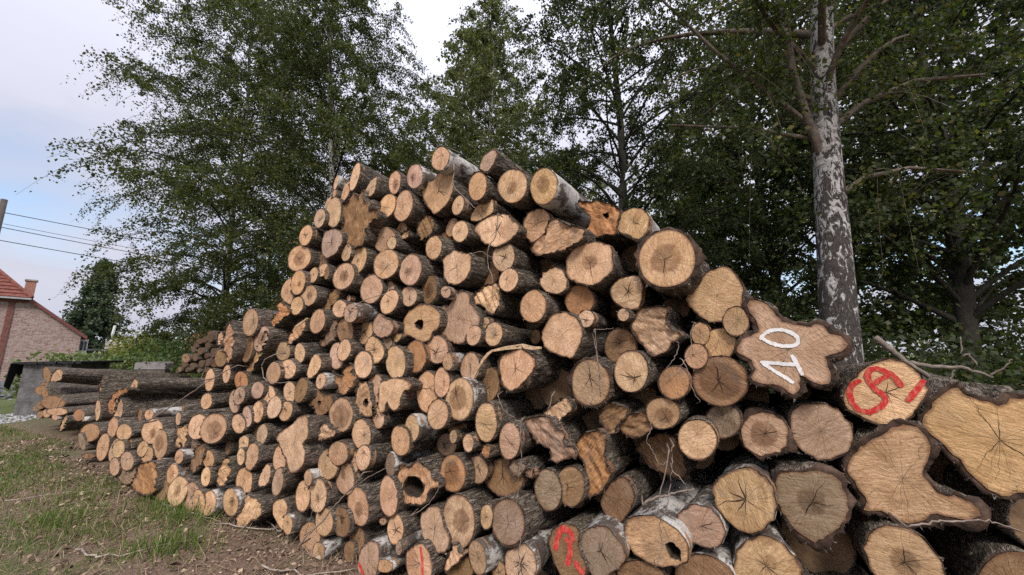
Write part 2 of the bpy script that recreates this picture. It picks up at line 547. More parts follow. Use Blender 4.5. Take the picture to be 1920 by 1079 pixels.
Q = np.stack([I[:-1, :-1], I[1:, :-1], I[1:, 1:], I[:-1, 1:]], -1).reshape(-1, 4)
def mat_ground():
    t = NT('soil_and_grass')
    p = t.n('ShaderNodeNewGeometry').outputs['Position']
    n1 = t.noise(p, 0.55, 4, 0.6)
    n2 = t.noise(p, 5, 6, 0.7)
    n3 = t.noise(t.vec(p, (1, 2.2, 1)), 38, 5, 0.72)
    soil = t.mix(t.mapr(n3, 0.3, 0.72), (0.055, 0.034, 0.025), (0.33, 0.225, 0.165))
    soil = t.mix(t.mapr(n2, 0.4, 0.65, 0, 0.6), soil, (0.25, 0.165, 0.125))
    gr = t.mix(t.mapr(n3, 0.3, 0.7), (0.035, 0.05, 0.015), (0.15, 0.175, 0.06))
    g = t.mapr(t.math('ADD', n1, t.math('MULTIPLY', t.math('SUBTRACT', n2, 0.5), 0.9)), 0.47, 0.66, 0.0, 0.85)
    xy = t.sep(p)
    far = t.mapr(t.math('ADD', t.math('ABSOLUTE', xy[0]), xy[1]), 16, 24)
    g = t.math('MAXIMUM', g, far)
    t.color(t.mix(g, soil, gr))
    t.bump(t.math('ADD', n3, n2), 0.03, 0.9)
    return t.m
ground = obj('ground', mesh_np('ground', V, Q, np.full(len(Q), 4), True), mat_ground())
tag(ground, kind='structure')

# road and gravel at the far left
road = MB().prism([(-200, 17.6, 0.004), (-14, 24.5, 0.004), (-14, 29.5, 0.004), (-200, 22.6, 0.004)], (0, 0, 0.02)).build('road', simple('asphalt', (0.21, 0.21, 0.225), var=0.12, scale=3))
tag(road, kind='structure')
kerb = MB().prism([(-200, 17.35, 0), (-14, 24.25, 0), (-14, 24.48, 0), (-200, 17.58, 0)], (0, 0, 0.11)).build('kerb', simple('kerb_stone', (0.42, 0.41, 0.39), var=0.15, scale=4))
tag(kerb, kind='structure')

# ------------------------------------------------------------------ logs
SPLINTERS = [
(((-0.13,2.585,1.614),(-0.045,2.544,1.631),(0.067,2.491,1.643),(0.132,2.46,1.63),(0.185,2.434,1.631)),0.013,0.02,'pale torn slab lying over the rugged-bark log'),
(((-0.27,2.607,1.423),(-0.239,2.593,1.487),(-0.197,2.572,1.554),(-0.166,2.558,1.592),(-0.131,2.541,1.616)),0.01,0.012,'pale splinter slanting left of the rugged-bark log'),
(((-8.193,6.918,0.611),(-8.117,6.882,0.743),(-8.004,6.828,0.853)),0.012,0.01,'white splinter sticking up in the far left stack'),
(((-1.993,3.407,1.835),(-1.934,3.379,1.863),(-1.857,3.342,1.906)),0.01,0.01,'torn splinter above the small logs at mid left')]
LOGS = [
((-1.522,3.338,3.279),36.9,1.9,('e',(0.075,0.043,-0.033,0.136)),0,'D',0.0,0,(0.809,0.534,0.33),0,0,'medium pale oval log end,second one above the fluted root log'),
((-1.798,3.535,3.315),37.4,3.5,('e',(0.044,0.017,-0.017,0.078)),0,'B',0.0,0,(0.7,0.444,0.285),0,0,'small pale oval log end,third one upper left of the fluted root log'),
((-1.785,3.496,3.176),36.9,3.4,('e',(0.039,0.006,-0.014,0.041)),0,'D',0.0,0,(0.566,0.354,0.22),0,0,'small tan oval log end,second one upper left of the fluted root log'),
((-1.66,3.47,3.188),31.8,-0.3,('e',(0.055,0.055,-0.027,0.095)),0,'D',0.0,0,(0.688,0.414,0.251),0,0,'small tan oval log end,nearest one above the fluted root log'),
((-1.316,3.239,3.117),40.2,1.2,('p',((0.084,0.091),(0.085,0.022),(0.078,-0.052),(0.025,-0.086),(-0.058,-0.074),(-0.112,-0.03),(-0.103,0.013),(-0.059,0.056),(0.007,0.081))),0,'M',0.0,0,(0.604,0.413,0.268),0,0,'medium pale angular log end,second one upper right of the fluted root log'),
((-1.072,3.156,3.131),41.0,-3.1,('e',(0.095,0.024,-0.039,0.103)),0,'D',0.5,0,(0.735,0.445,0.283),0,0,'medium tan oval log end,nearest one left of the kite-shaped log'),
((-0.842,2.98,3.102),38.1,-2.0,('e',(0.107,0.024,-0.046,0.103)),0,'B',0.35,0,(0.663,0.431,0.333),0,0,'medium pinkish oval log end,nearest one upper left of the kite-shaped log'),
((-0.579,2.755,3.142),39.2,0.6,('e',(0.104,0.04,-0.061,0.085)),0,'B',0.0,0,(0.696,0.435,0.279),0,0,'topmost log of the pile,birch bark and a stained lower face'),
((-0.611,2.903,2.931),34.9,-2.3,('p',((-0.224,0.04),(-0.155,0.123),(-0.072,0.1),(-0.012,0.153),(0.118,0.174),(0.158,0.133),(0.168,-0.041),(0.08,-0.143),(-0.049,-0.2),(-0.131,-0.103))),0,'D',0.0,0,(0.596,0.372,0.211),0,0,'big kite-shaped log end near the crest of the pile'),
((-1.878,3.607,3.117),33.0,3.3,('e',(0.087,0.041,-0.04,0.069)),0,'D',0.0,0,(0.545,0.357,0.24),0,0,'medium pinkish oval log end,nearest one upper left of the fluted root log'),
((-1.778,3.493,2.978),37.1,-2.7,('e',(0.152,0.022,-0.048,0.15)),0,'D',0.0,0,(0.686,0.467,0.284),0,0,'large pale oval log end,nearest one left of the fluted root log'),
((-1.957,3.578,2.945),36.7,-2.9,('e',(0.107,0.045,-0.043,0.088)),0,'D',0.0,0,(0.616,0.419,0.277),0,0,'medium pinkish oval log end,nearest one upper left of the pear-shaped mauve log'),
((-1.45,3.303,2.827),37.0,-3.0,('p',((-0.259,0.207),(-0.157,0.204),(-0.111,0.282),(-0.032,0.267),(-0.008,0.167),(0.034,0.288),(0.1,0.27),(0.114,0.158),(0.152,0.117),(0.213,0.154),(0.224,0.088),(0.181,0.035),(0.329,0.021),(0.331,-0.04),(0.168,-0.098),(0.164,-0.211),(0.039,-0.272),(-0.135,-0.22),(-0.24,-0.135),(-0.297,-0.034),(-0.187,0.01),(-0.274,0.108))),0,'D',0.0,1,(0.358,0.211,0.105),0,0,'brown fluted root-flared log end near the upper left crest'),
((-1.141,3.189,2.916),33.4,3.0,('e',(0.109,0.058,-0.054,0.104)),0,'D',0.0,0,(0.75,0.45,0.244),0,0,'medium tan oval log end,nearest one upper right of the fluted root log'),
((-0.953,3.066,2.868),35.7,-2.3,('e',(0.118,0.052,-0.053,0.127)),0,'D',0.0,0,(0.626,0.396,0.245),0,0,'medium tan oval log end,nearest one lower left of the kite-shaped log'),
((-0.436,2.819,2.771),43.1,3.0,('e',(0.072,0.024,-0.031,0.076)),0,'D',0.0,0,(0.752,0.508,0.317),0,0,'small pale oval log end,nearest one lower right of the kite-shaped log'),
((-0.74,3.064,2.669),36.9,3.7,('p',((-0.015,0.128),(0.111,0.037),(0.126,-0.027),(0.058,-0.093),(-0.055,-0.112),(-0.078,-0.056),(-0.139,-0.002),(-0.089,0.071))),0,'D',0.0,1,(0.322,0.198,0.098),0,0,'medium brown torn log end,nearest one below the kite-shaped log'),
((-1.004,3.223,2.705),38.4,1.4,('e',(0.075,0.031,-0.033,0.064)),0,'D',0.0,0,(0.621,0.39,0.23),0,0,'small tan oval log end,nearest one right of the fluted root log'),
((-0.962,3.17,2.626),35.7,3.5,('p',((-0.075,0.011),(0.051,0.045),(0.088,0.001),(-0.005,-0.039),(-0.084,-0.03))),0,'D',0.0,1,(0.718,0.455,0.273),0,0,'small tan torn log end,nearest one above the rust-ringed log'),
((-2.128,3.66,2.793),35.2,3.7,('e',(0.138,0.033,-0.044,0.104)),0,'D',0.0,0,(0.67,0.409,0.226),0,0,'medium tan oval log end,nearest one left of the pear-shaped mauve log'),
((-1.77,3.489,2.662),38.0,-1.6,('p',((-0.156,0.141),(0.027,0.132),(0.161,0.087),(0.22,0.02),(0.187,-0.06),(0.078,-0.129),(-0.074,-0.148),(-0.174,-0.087),(-0.205,0.011),(-0.184,0.088))),0,'D',0.0,0,(0.48,0.335,0.256),0,0,'pear-shaped mauve grey log end under the fluted root log'),
((-1.163,3.233,2.612),36.2,-2.7,('e',(0.154,0.065,-0.073,0.098)),0,'D',0.0,0,(0.55,0.357,0.235),0,0,'medium tan round log end,nearest one lower right of the fluted root log'),
((-1.05,3.112,2.544),34.8,-3.5,('e',(0.063,0.01,-0.018,0.054)),0,'D',0.0,0,(0.693,0.473,0.288),0,0,'small pale oval log end,nearest one upper left of the rust-ringed log'),
((-0.508,2.987,2.642),37.5,0.8,('e',(0.064,0.033,-0.03,0.072)),0,'D',0.0,0,(0.556,0.351,0.206),0,0,'small tan oval log end,second one below the kite-shaped log'),
((-0.416,2.843,2.559),35.3,1.4,('e',(0.087,0.017,-0.028,0.085)),0,'D',0.0,0,(0.794,0.528,0.329),0,0,'medium pale round log end,nearest one left of the cracked shield-shaped log'),
((-0.574,3.051,2.575),37.6,-1.5,('e',(0.072,-0.002,-0.012,0.043)),0,'D',0.0,0,(0.366,0.21,0.121),0,0,'small brown round log end,nearest one above the many-cracked pale log'),
((-0.641,2.917,2.447),41.2,-0.2,('e',(0.105,0.018,-0.03,0.096)),0,'D',0.0,0,(0.676,0.43,0.247),0,0,'medium pale round log end,nearest one upper left of the many-cracked pale log'),
((-2.218,3.736,2.57),31.9,-0.2,('e',(0.199,0.089,-0.076,0.121)),0,'D',0.55,0,(0.694,0.43,0.249),0,0,'large tan round log end,second one lower left of the pear-shaped mauve log'),
((-1.951,3.675,2.522),36.0,-3.5,('e',(0.125,-0.012,-0.017,0.074)),0,'D',0.0,0,(0.299,0.177,0.1),0,0,'medium brown round log end,nearest one lower left of the pear-shaped mauve log'),
((-1.572,3.395,2.533),39.3,-3.8,('e',(0.084,0.048,-0.035,0.07)),0,'D',0.0,0,(0.689,0.453,0.285),0,0,'medium pale oval log end,nearest one lower right of the pear-shaped mauve log'),
((-1.42,3.322,2.444),38.1,2.8,('e',(0.127,0.053,-0.043,0.126)),0,'D',0.2,0,(0.619,0.399,0.218),0,0,'medium tan oval log end,nearest one upper right of the notched dark-hearted log'),
((-1.101,3.136,2.362),33.5,2.3,('e',(0.161,0.057,-0.06,0.119)),0,'D',0.0,0,(0.673,0.427,0.254),0,0,'large pale round log end,nearest one left of the rust-ringed log'),
((-0.841,2.979,2.274),37.1,0.6,('e',(0.14,0.023,-0.034,0.128)),0,'D',0.3,0,(0.628,0.409,0.282),0,0,'round pinkish log end with a rusty bark ring and dark star heart'),
((-0.426,2.781,2.249),35.3,-3.6,('p',((-0.019,0.139),(0.062,0.1),(0.146,0.078),(0.149,0.01),(0.113,-0.087),(0.009,-0.139),(-0.109,-0.105),(-0.145,-0.048),(-0.137,0.032),(-0.155,0.089),(-0.08,0.113))),0,'D',0.0,0,(0.737,0.489,0.311),0,0,'pale angular log end webbed with thin twigs and radiating cracks'),
((-1.848,3.526,2.397),31.9,3.6,('e',(0.075,0.03,-0.024,0.061)),0,'D',0.0,0,(0.693,0.442,0.271),0,0,'small pale oval log end,nearest one below the pear-shaped mauve log'),
((-1.781,3.474,2.356),32.2,2.0,('e',(0.038,-0.0,-0.006,0.063)),0,'D',0.0,0,(0.279,0.171,0.083),0,0,'small brown oval log end,nearest one left of the notched dark-hearted log'),
((-1.97,3.584,2.357),37.5,3.5,('e',(0.093,0.024,-0.024,0.076)),0,'D',0.0,0,(0.635,0.411,0.223),0,0,'medium tan oval log end,third one left of the notched dark-hearted log'),
((-2.143,3.634,2.292),32.1,-1.2,('e',(0.129,0.025,-0.028,0.122)),0,'D',0.3,0,(0.668,0.403,0.219),0,0,'medium tan oval log end,second one upper right of the yellowish shoulder log'),
((-2.334,3.791,2.23),33.0,2.2,('p',((0.096,0.156),(0.065,0.064),(0.081,-0.031),(0.135,-0.07),(0.105,-0.159),(-0.06,-0.089),(-0.134,-0.036),(-0.135,0.049),(-0.065,0.126))),0,'D',0.0,0,(0.592,0.362,0.218),0,0,'medium tan angular log end,nearest one above the ragged orange log'),
((-1.974,3.553,2.147),30.7,2.0,('p',((-0.156,0.012),(-0.079,0.095),(0.05,0.1),(0.117,0.045),(0.142,-0.033),(0.058,-0.102),(-0.036,-0.096),(-0.123,-0.046))),0,'D',0.4,0,(0.525,0.335,0.202),0,0,'medium tan angular log end,second one upper right of the ragged orange log'),
((-2.137,3.644,2.06),35.6,2.9,('e',(0.127,0.028,-0.026,0.088)),0,'D',0.0,0,(0.661,0.424,0.231),0,0,'medium tan oval log end,nearest one upper right of the ragged orange log'),
((-1.563,3.357,2.299),31.7,3.6,('e',(0.154,0.056,-0.05,0.114)),0,'D',0.4,0,(0.578,0.368,0.239),0,0,'oval log end with dark heart and a notch at lower left'),
((-1.253,3.242,2.159),33.4,-1.3,('e',(0.147,0.057,-0.047,0.12)),0,'D',0.0,0,(0.61,0.394,0.265),0,0,'medium pinkish oval log end,nearest one lower right of the notched dark-hearted log'),
((-1.1,3.203,2.142),38.3,3.3,('e',(0.112,0.015,-0.023,0.083)),0,'D',0.0,0,(0.525,0.354,0.233),0,0,'medium pinkish round log end,nearest one lower left of the rust-ringed log'),
((-1.043,3.109,2.026),36.2,3.4,('e',(0.107,0.06,-0.041,0.094)),0,'D',0.0,0,(0.745,0.475,0.293),0,0,'medium pale round log end,nearest one above the heart-shaped log'),
((-0.852,3.018,2.059),38.5,-1.5,('e',(0.108,0.005,-0.015,0.082)),0,'D',0.0,0,(0.651,0.436,0.292),0,0,'medium pale round log end,nearest one below the rust-ringed log'),
((-0.675,2.967,2.105),37.1,-2.6,('e',(0.094,0.022,-0.021,0.114)),0,'D',0.5,0,(0.276,0.166,0.082),0,0,'medium brown oval log end,nearest one lower right of the rust-ringed log'),
((-0.506,2.786,2.056),35.6,-2.8,('e',(0.052,0.003,-0.008,0.044)),0,'B',0.0,0,(0.597,0.392,0.266),0,0,'small pinkish round log end,nearest one lower left of the many-cracked pale log'),
((-2.374,3.777,1.985),34.0,4.0,('p',((-0.016,0.153),(0.078,0.087),(0.2,0.034),(0.144,-0.03),(-0.018,-0.09),(-0.075,-0.128),(-0.182,-0.107),(-0.185,-0.036),(-0.079,0.005),(-0.019,0.036),(-0.091,0.1))),0,'D',0.0,1,(0.519,0.265,0.123),0,0,'ragged orange brown log end at the left shoulder of the pile'),
((-1.74,3.541,2.106),32.2,-3.6,('p',((0.017,0.092),(0.106,0.116),(0.152,0.058),(0.093,-0.022),(0.005,-0.059),(-0.047,-0.109),(-0.103,-0.106),(-0.16,-0.092),(-0.145,-0.027),(-0.054,0.032))),0,'D',0.0,1,(0.341,0.208,0.106),0,0,'medium brown torn log end,nearest one upper left of the white birch log'),
((-1.518,3.402,2.097),39.5,0.3,('e',(0.034,-0.004,-0.003,0.031)),0,'D',0.0,0,(0.678,0.408,0.244),0,0,'small tan oval log end,nearest one above the white birch log'),
((-1.578,3.364,1.996),34.5,-2.1,('e',(0.115,0.013,-0.019,0.08)),0,'D',0.0,0,(0.719,0.462,0.304),0,0,'medium pale round log end,nearest one left of the white birch log'),
((-1.391,3.175,1.938),36.5,2.6,('e',(0.109,0.002,-0.012,0.084)),0,'B',0.0,0,(0.5,0.338,0.238),0,0,'whitish birch log end with a tiny pith hole and twig'),
((-1.859,3.532,1.896),33.9,-0.6,('e',(0.128,0.046,-0.029,0.109)),0,'D',0.0,0,(0.614,0.378,0.229),0,0,'medium tan oval log end,nearest one right of the ragged orange log'),
((-2.13,3.694,1.811),29.8,3.3,('p',((0.135,0.127),(0.127,0.05),(0.098,-0.014),(0.019,-0.067),(-0.064,-0.109),(-0.135,-0.131),(-0.138,-0.053),(-0.063,0.024),(-0.088,0.047),(0.015,0.088))),0,'D',0.0,1,(0.594,0.361,0.207),0,0,'medium tan torn log end,nearest one lower right of the ragged orange log'),
((-1.733,3.538,1.792),31.0,-0.1,('p',((0.107,0.121),(0.129,0.079),(0.082,0.049),(0.109,-0.024),(0.0,-0.105),(-0.119,-0.136),(-0.111,-0.072),(-0.047,-0.021),(-0.146,-0.018),(-0.14,0.003),(-0.056,0.043),(-0.03,0.106))),0,'D',0.0,1,(0.325,0.209,0.132),0,0,'medium brown torn log end,nearest one lower left of the white birch log'),
((-1.512,3.366,1.797),38.2,-3.0,('e',(0.146,0.002,-0.012,0.117)),0,'D',0.0,0,(0.353,0.211,0.115),0,0,'medium brown oval log end,nearest one below the white birch log'),
((-1.303,3.3,1.773),38.3,3.6,('e',(0.112,0.031,-0.022,0.097)),0,'D',0.0,0,(0.603,0.377,0.216),0,0,'medium tan oval log end,nearest one left of the heart-shaped log'),
((-1.081,3.094,1.814),38.2,2.3,('p',((-0.071,0.116),(0.019,0.073),(0.119,0.039),(0.165,-0.008),(0.135,-0.061),(0.046,-0.09),(-0.052,-0.087),(-0.127,-0.043),(-0.149,0.034),(-0.117,0.09))),0,'D',0.0,0,(0.512,0.334,0.237),0,0,'heart-shaped pinkish log end with a T crack'),
((-0.721,2.955,1.838),35.3,-0.5,('p',((-0.233,0.03),(-0.147,0.118),(-0.012,0.145),(0.105,0.127),(0.182,0.078),(0.214,0.033),(0.194,-0.059),(0.12,-0.074),(0.117,-0.125),(0.042,-0.154),(-0.063,-0.139),(-0.134,-0.093),(-0.225,-0.09),(-0.208,-0.026))),((-0.08,0.004),(-0.031,0.029),(0.019,0.018),(0.028,-0.036),(-0.014,-0.056),(-0.072,-0.032)),'D',0.0,0,(0.563,0.355,0.198),0,0,'big eight-sided log end with a round black hole in its centre'),
((-1.044,3.109,1.68),34.6,2.8,('e',(0.068,0.003,-0.005,0.061)),0,'D',0.0,0,(0.373,0.261,0.177),0,0,'small greyish oval log end,nearest one below the heart-shaped log'),
((-0.949,3.064,1.719),36.2,-0.4,('p',((-0.063,0.002),(-0.014,0.037),(0.067,0.026),(0.048,-0.018),(-0.023,-0.04),(-0.053,-0.03))),0,'D',0.0,0,(0.584,0.38,0.182),0,0,'small yellowish angular log end,nearest one lower right of the heart-shaped log'),
((-0.183,2.632,3.052),43.8,2.8,('p',((0.059,0.079),(0.093,0.032),(0.073,-0.043),(-0.004,-0.093),(-0.092,-0.037),(-0.102,0.005),(-0.06,0.066))),0,'S',0.0,0,(0.522,0.357,0.258),0,0,'pale pinkish log end with shaggy bark on the very crest'),
((-0.271,2.708,2.881),43.4,-0.4,('e',(0.104,0.022,-0.042,0.111)),0,'D',0.0,0,(0.728,0.453,0.249),0,0,'medium tan oval log end,nearest one lower left of the shaggy-barked pale log'),
((0.002,2.544,2.808),40.2,1.8,('e',(0.142,0.0,-0.036,0.131)),0,'D',0.35,0,(0.645,0.423,0.243),0,0,'medium pale round log end,nearest one left of the bullseye log'),
((0.216,2.376,2.724),40.8,-1.7,('e',(0.115,0.014,-0.039,0.124)),0,'B',0.5,0,(0.615,0.394,0.198),0,0,'round log end with a dark bullseye heart and long birch bark'),
((-0.232,2.789,2.714),39.0,-2.8,('p',((-0.144,-0.015),(-0.079,0.045),(0.021,0.084),(0.092,0.079),(0.119,0.022),(0.111,-0.039),(0.064,-0.055),(-0.033,-0.078),(-0.132,-0.06))),0,'D',0.0,0,(0.808,0.534,0.314),0,0,'medium pale angular log end,nearest one upper left of the cracked shield-shaped log'),
((-0.111,2.631,2.498),39.0,3.9,('p',((-0.242,0.07),(-0.185,0.108),(-0.047,0.129),(0.103,0.101),(0.133,0.042),(0.216,-0.008),(0.209,-0.052),(0.12,-0.109),(-0.005,-0.136),(-0.146,-0.065),(-0.174,-0.014),(-0.227,0.034))),0,'D',0.0,0,(0.794,0.527,0.335),0,0,'pale shield-shaped log end with red bark rim and a short crack'),
((0.173,2.529,2.505),44.5,1.0,('p',((0.001,0.112),(0.078,0.094),(0.123,0.044),(0.118,-0.02),(0.093,-0.07),(0.016,-0.118),(-0.036,-0.127),(-0.101,-0.067),(-0.13,0.009),(-0.113,0.074),(-0.058,0.111))),0,'D',0.0,0,(0.634,0.385,0.229),0,0,'medium tan angular log end,nearest one upper left of the ragged pale slab'),
((0.31,2.397,2.361),41.3,-1.3,('p',((-0.06,0.137),(0.023,0.128),(0.073,0.073),(0.132,0.045),(0.209,0.02),(0.202,-0.045),(0.127,-0.067),(0.013,-0.09),(-0.096,-0.094),(-0.173,-0.088),(-0.241,-0.035),(-0.21,-0.0),(-0.11,0.044),(-0.085,0.094))),0,'D',0.0,1,(0.653,0.415,0.256),0,0,'ragged pale sloping log end below the bullseye log'),
((0.594,2.328,2.474),38.9,-1.8,('p',((-0.123,-0.089),(-0.094,-0.009),(-0.075,0.033),(-0.137,0.112),(-0.17,0.145),(-0.152,0.168),(-0.094,0.133),(-0.012,0.123),(0.064,0.076),(0.14,0.027),(0.118,-0.013),(0.103,-0.076),(0.118,-0.138),(0.013,-0.109),(-0.042,-0.113))),((0.005,0.03),(0.05,0.028),(0.049,-0.002),(0.023,-0.004)),'D',0.0,1,(0.574,0.296,0.139),0,0,'reddish torn log end with a small black square hole'),
((0.756,2.185,2.392),45.1,2.9,('p',((-0.069,0.093),(-0.001,0.1),(0.057,0.079),(0.097,0.031),(0.098,-0.033),(0.072,-0.083),(0.028,-0.115),(-0.008,-0.1),(-0.044,-0.063),(-0.096,-0.043),(-0.117,-0.0),(-0.101,0.064))),0,'B',0.0,0,(0.639,0.415,0.216),0,0,'medium yellowish angular log end,nearest one right of the reddish pierced log'),
((0.87,2.03,2.124),41.9,2.3,('e',(0.156,0.011,-0.022,0.165)),0,'S',0.5,0,(0.649,0.415,0.233),0,0,'large round log end with star cracks and mossy shaggy bark'),
((1.156,2.06,1.916),45.2,1.6,('p',((-0.089,0.099),(-0.044,0.138),(0.005,0.16),(0.046,0.162),(0.083,0.138),(0.116,0.082),(0.128,0.032),(0.122,-0.029),(0.1,-0.1),(0.076,-0.128),(0.031,-0.147),(-0.042,-0.148),(-0.099,-0.11),(-0.15,-0.047),(-0.172,0.002),(-0.137,0.045))),0,'D',0.0,0,(0.628,0.414,0.236),0,0,'large smooth fan-grained log end beside the log painted 10'),
((0.712,2.239,1.966),44.1,2.1,('p',((-0.042,0.091),(0.054,0.102),(0.095,0.065),(0.091,-0.023),(0.066,-0.101),(0.031,-0.113),(-0.056,-0.084),(-0.111,-0.022),(-0.117,0.036),(-0.088,0.076))),0,'D',0.0,0,(0.632,0.43,0.264),0,0,'medium pale angular log end,nearest one lower right of the knotty cross-cracked log'),
((0.5,2.306,2.165),40.9,1.6,('p',((-0.112,0.132),(-0.028,0.146),(0.075,0.118),(0.15,0.096),(0.155,0.016),(0.159,-0.055),(0.121,-0.099),(0.044,-0.145),(-0.027,-0.14),(-0.116,-0.103),(-0.167,-0.074),(-0.179,-0.003),(-0.165,0.072))),0,'D',0.3,0,(0.695,0.443,0.271),0,0,'large knotty log end with a cross crack and crumbling lower left edge'),
((-0.062,2.608,2.287),38.4,-0.1,('e',(0.102,0.021,-0.03,0.104)),0,'D',0.0,0,(0.594,0.412,0.263),0,0,'medium pale round log end,nearest one below the cracked shield-shaped log'),
((-0.192,2.869,2.22),42.0,1.5,('e',(0.124,-0.001,-0.014,0.103)),0,'D',0.0,0,(0.324,0.198,0.11),0,0,'medium brown round log end,nearest one right of the many-cracked pale log'),
((-0.025,2.557,2.106),38.6,3.6,('e',(0.083,0.026,-0.028,0.079)),0,'D',0.0,0,(0.745,0.485,0.3),0,0,'small pale round log end,nearest one lower left of the ragged pale slab'),
((-0.175,2.695,1.993),41.0,0.6,('p',((-0.196,-0.019),(-0.112,0.059),(-0.018,0.099),(0.084,0.103),(0.124,0.038),(0.099,-0.101),(0.045,-0.121),(-0.036,-0.074),(-0.085,-0.029),(-0.157,-0.057))),0,'D',0.0,1,(0.788,0.527,0.318),0,0,'medium pale torn log end,nearest one upper right of the jagged mauve log'),
((0.287,2.475,2.08),37.3,0.4,('p',((-0.066,0.071),(-0.012,0.095),(0.05,0.083),(0.083,0.036),(0.102,-0.019),(0.08,-0.077),(0.02,-0.094),(-0.05,-0.072),(-0.108,-0.019),(-0.112,0.03),(-0.085,0.05),(-0.103,0.072))),0,'D',0.0,0,(0.643,0.425,0.26),0,0,'medium pale angular log end,nearest one lower left of the knotty cross-cracked log'),
((0.445,2.432,1.944),39.7,1.4,('e',(0.106,0.003,-0.008,0.101)),0,'D',0.0,0,(0.466,0.239,0.117),0,0,'medium orange round log end,nearest one below the knotty cross-cracked log'),
((0.141,2.478,1.909),40.5,2.5,('e',(0.109,0.012,-0.016,0.109)),0,'D',0.0,0,(0.581,0.349,0.199),0,0,'medium tan round log end,nearest one upper left of the big egg-shaped log'),
((0.459,2.293,1.807),43.1,2.4,('e',(0.057,0.002,-0.003,0.054)),0,'D',0.0,0,(0.746,0.494,0.325),0,0,'small pale round log end,nearest one upper right of the big egg-shaped log'),
((0.663,2.196,1.822),41.4,1.2,('e',(0.036,0.002,-0.002,0.037)),0,'D',0.0,0,(0.7,0.452,0.281),0,0,'small pale round log end,nearest one upper left of the half-broken bright log'),
((-0.405,2.805,1.852),41.1,2.6,('p',((-0.003,0.211),(0.087,0.197),(0.115,0.152),(0.106,0.11),(0.183,0.054),(0.233,0.002),(0.237,-0.062),(0.148,-0.106),(0.089,-0.121),(0.087,-0.169),(0.033,-0.189),(-0.045,-0.175),(-0.112,-0.157),(-0.143,-0.118),(-0.211,-0.124),(-0.236,-0.093),(-0.213,0.013),(-0.24,0.068),(-0.197,0.128),(-0.139,0.105),(-0.102,0.137),(-0.053,0.186))),0,'D',0.0,0,(0.497,0.328,0.227),0,0,'jagged mauve grey log end with wavy grain mid pile'),
((-0.242,2.793,1.88),38.5,2.7,('e',(0.053,-0.014,0.013,0.031)),0,'D',0.0,0,(0.574,0.349,0.216),0,0,'small tan round log end,nearest one right of the jagged mauve log'),
((-0.19,2.669,1.812),42.7,1.5,('e',(0.036,0.009,-0.007,0.042)),0,'D',0.0,0,(0.631,0.414,0.256),0,0,'small pale oval log end,second one right of the jagged mauve log'),
((-0.276,2.677,1.722),43.3,3.7,('e',(0.075,0.023,-0.017,0.07)),0,'D',0.0,0,(0.685,0.434,0.286),0,0,'small pale round log end,nearest one lower right of the jagged mauve log'),
((-0.13,2.607,1.729),40.1,0.2,('e',(0.082,0.017,-0.014,0.082)),0,'D',0.0,0,(0.793,0.515,0.313),0,0,'small pale round log end,nearest one upper left of the rugged-bark log'),
((0.169,2.664,1.712),38.2,2.7,('e',(0.041,0.006,-0.004,0.049)),0,'D',0.0,0,(0.287,0.173,0.084),0,0,'small brown oval log end,nearest one left of the big egg-shaped log'),
((0.325,2.39,1.714),44.9,-0.2,('p',((-0.08,0.136),(0.012,0.147),(0.089,0.116),(0.129,0.072),(0.156,0.016),(0.137,-0.051),(0.101,-0.112),(0.062,-0.149),(-0.042,-0.126),(-0.134,-0.09),(-0.176,-0.03),(-0.17,0.029),(-0.129,0.087))),0,'D',0.0,0,(0.749,0.483,0.3),0,0,'big egg-shaped pale log end with a pith star mid pile'),
((0.68,2.354,1.64),44.1,1.8,('e',(0.106,0.006,-0.001,0.109)),0,'D',0.0,0,(0.304,0.177,0.092),0,0,'medium brown round log end,nearest one lower left of the half-broken bright log'),
((0.835,2.18,1.734),44.8,-2.6,('p',((-0.139,0.077),(-0.063,0.129),(0.02,0.135),(0.092,0.13),(0.095,0.103),(0.066,0.06),(0.087,0.015),(0.145,-0.025),(0.149,-0.05),(0.105,-0.068),(0.079,-0.08),(0.071,-0.123),(-0.006,-0.155),(-0.038,-0.142),(-0.068,-0.09),(-0.119,-0.029),(-0.137,0.019))),0,'D',0.0,1,(0.626,0.428,0.286),0,0,'half-broken log end,bright torn flap above a brown face'),
((1.179,1.949,1.763),45.2,0.6,('e',(0.061,0.007,-0.003,0.075)),0,'D',0.0,0,(0.5,0.328,0.184),0,0,'small yellowish round log end,nearest one lower right of the smooth fan-grained log'),
((1.065,2.103,1.705),44.3,-0.6,('e',(0.047,0.01,-0.006,0.064)),0,'D',0.0,0,(0.576,0.35,0.192),0,0,'small tan round log end,nearest one lower left of the smooth fan-grained log'),
((1.135,2.037,1.649),44.0,2.2,('e',(0.078,0.007,-0.001,0.084)),0,'D',0.0,0,(0.615,0.383,0.2),0,0,'small yellowish round log end,nearest one above the dark-edged round log'),
((1.011,2.063,1.581),44.1,1.8,('e',(0.059,0.005,0.0,0.068)),0,'D',0.15,0,(0.579,0.351,0.218),0,0,'small tan round log end,nearest one upper left of the dark-edged round log'),
((1.102,2.019,1.453),39.2,-2.7,('e',(0.13,0.011,0.005,0.128)),0,'D',0.75,0,(0.347,0.204,0.113),0,0,'large round log end with dark weathered edges left of the 10'),
((0.889,2.088,1.439),42.5,1.2,('e',(0.083,0.006,0.003,0.087)),0,'D',0.0,0,(0.508,0.275,0.137),0,0,'round log end with an orange rim right of centre'),
((0.685,2.185,1.494),40.6,1.5,('e',(0.102,0.006,0.003,0.116)),0,'D',0.0,0,(0.637,0.434,0.262),0,0,'medium pale round log end,nearest one right of the thick-barked star log'),
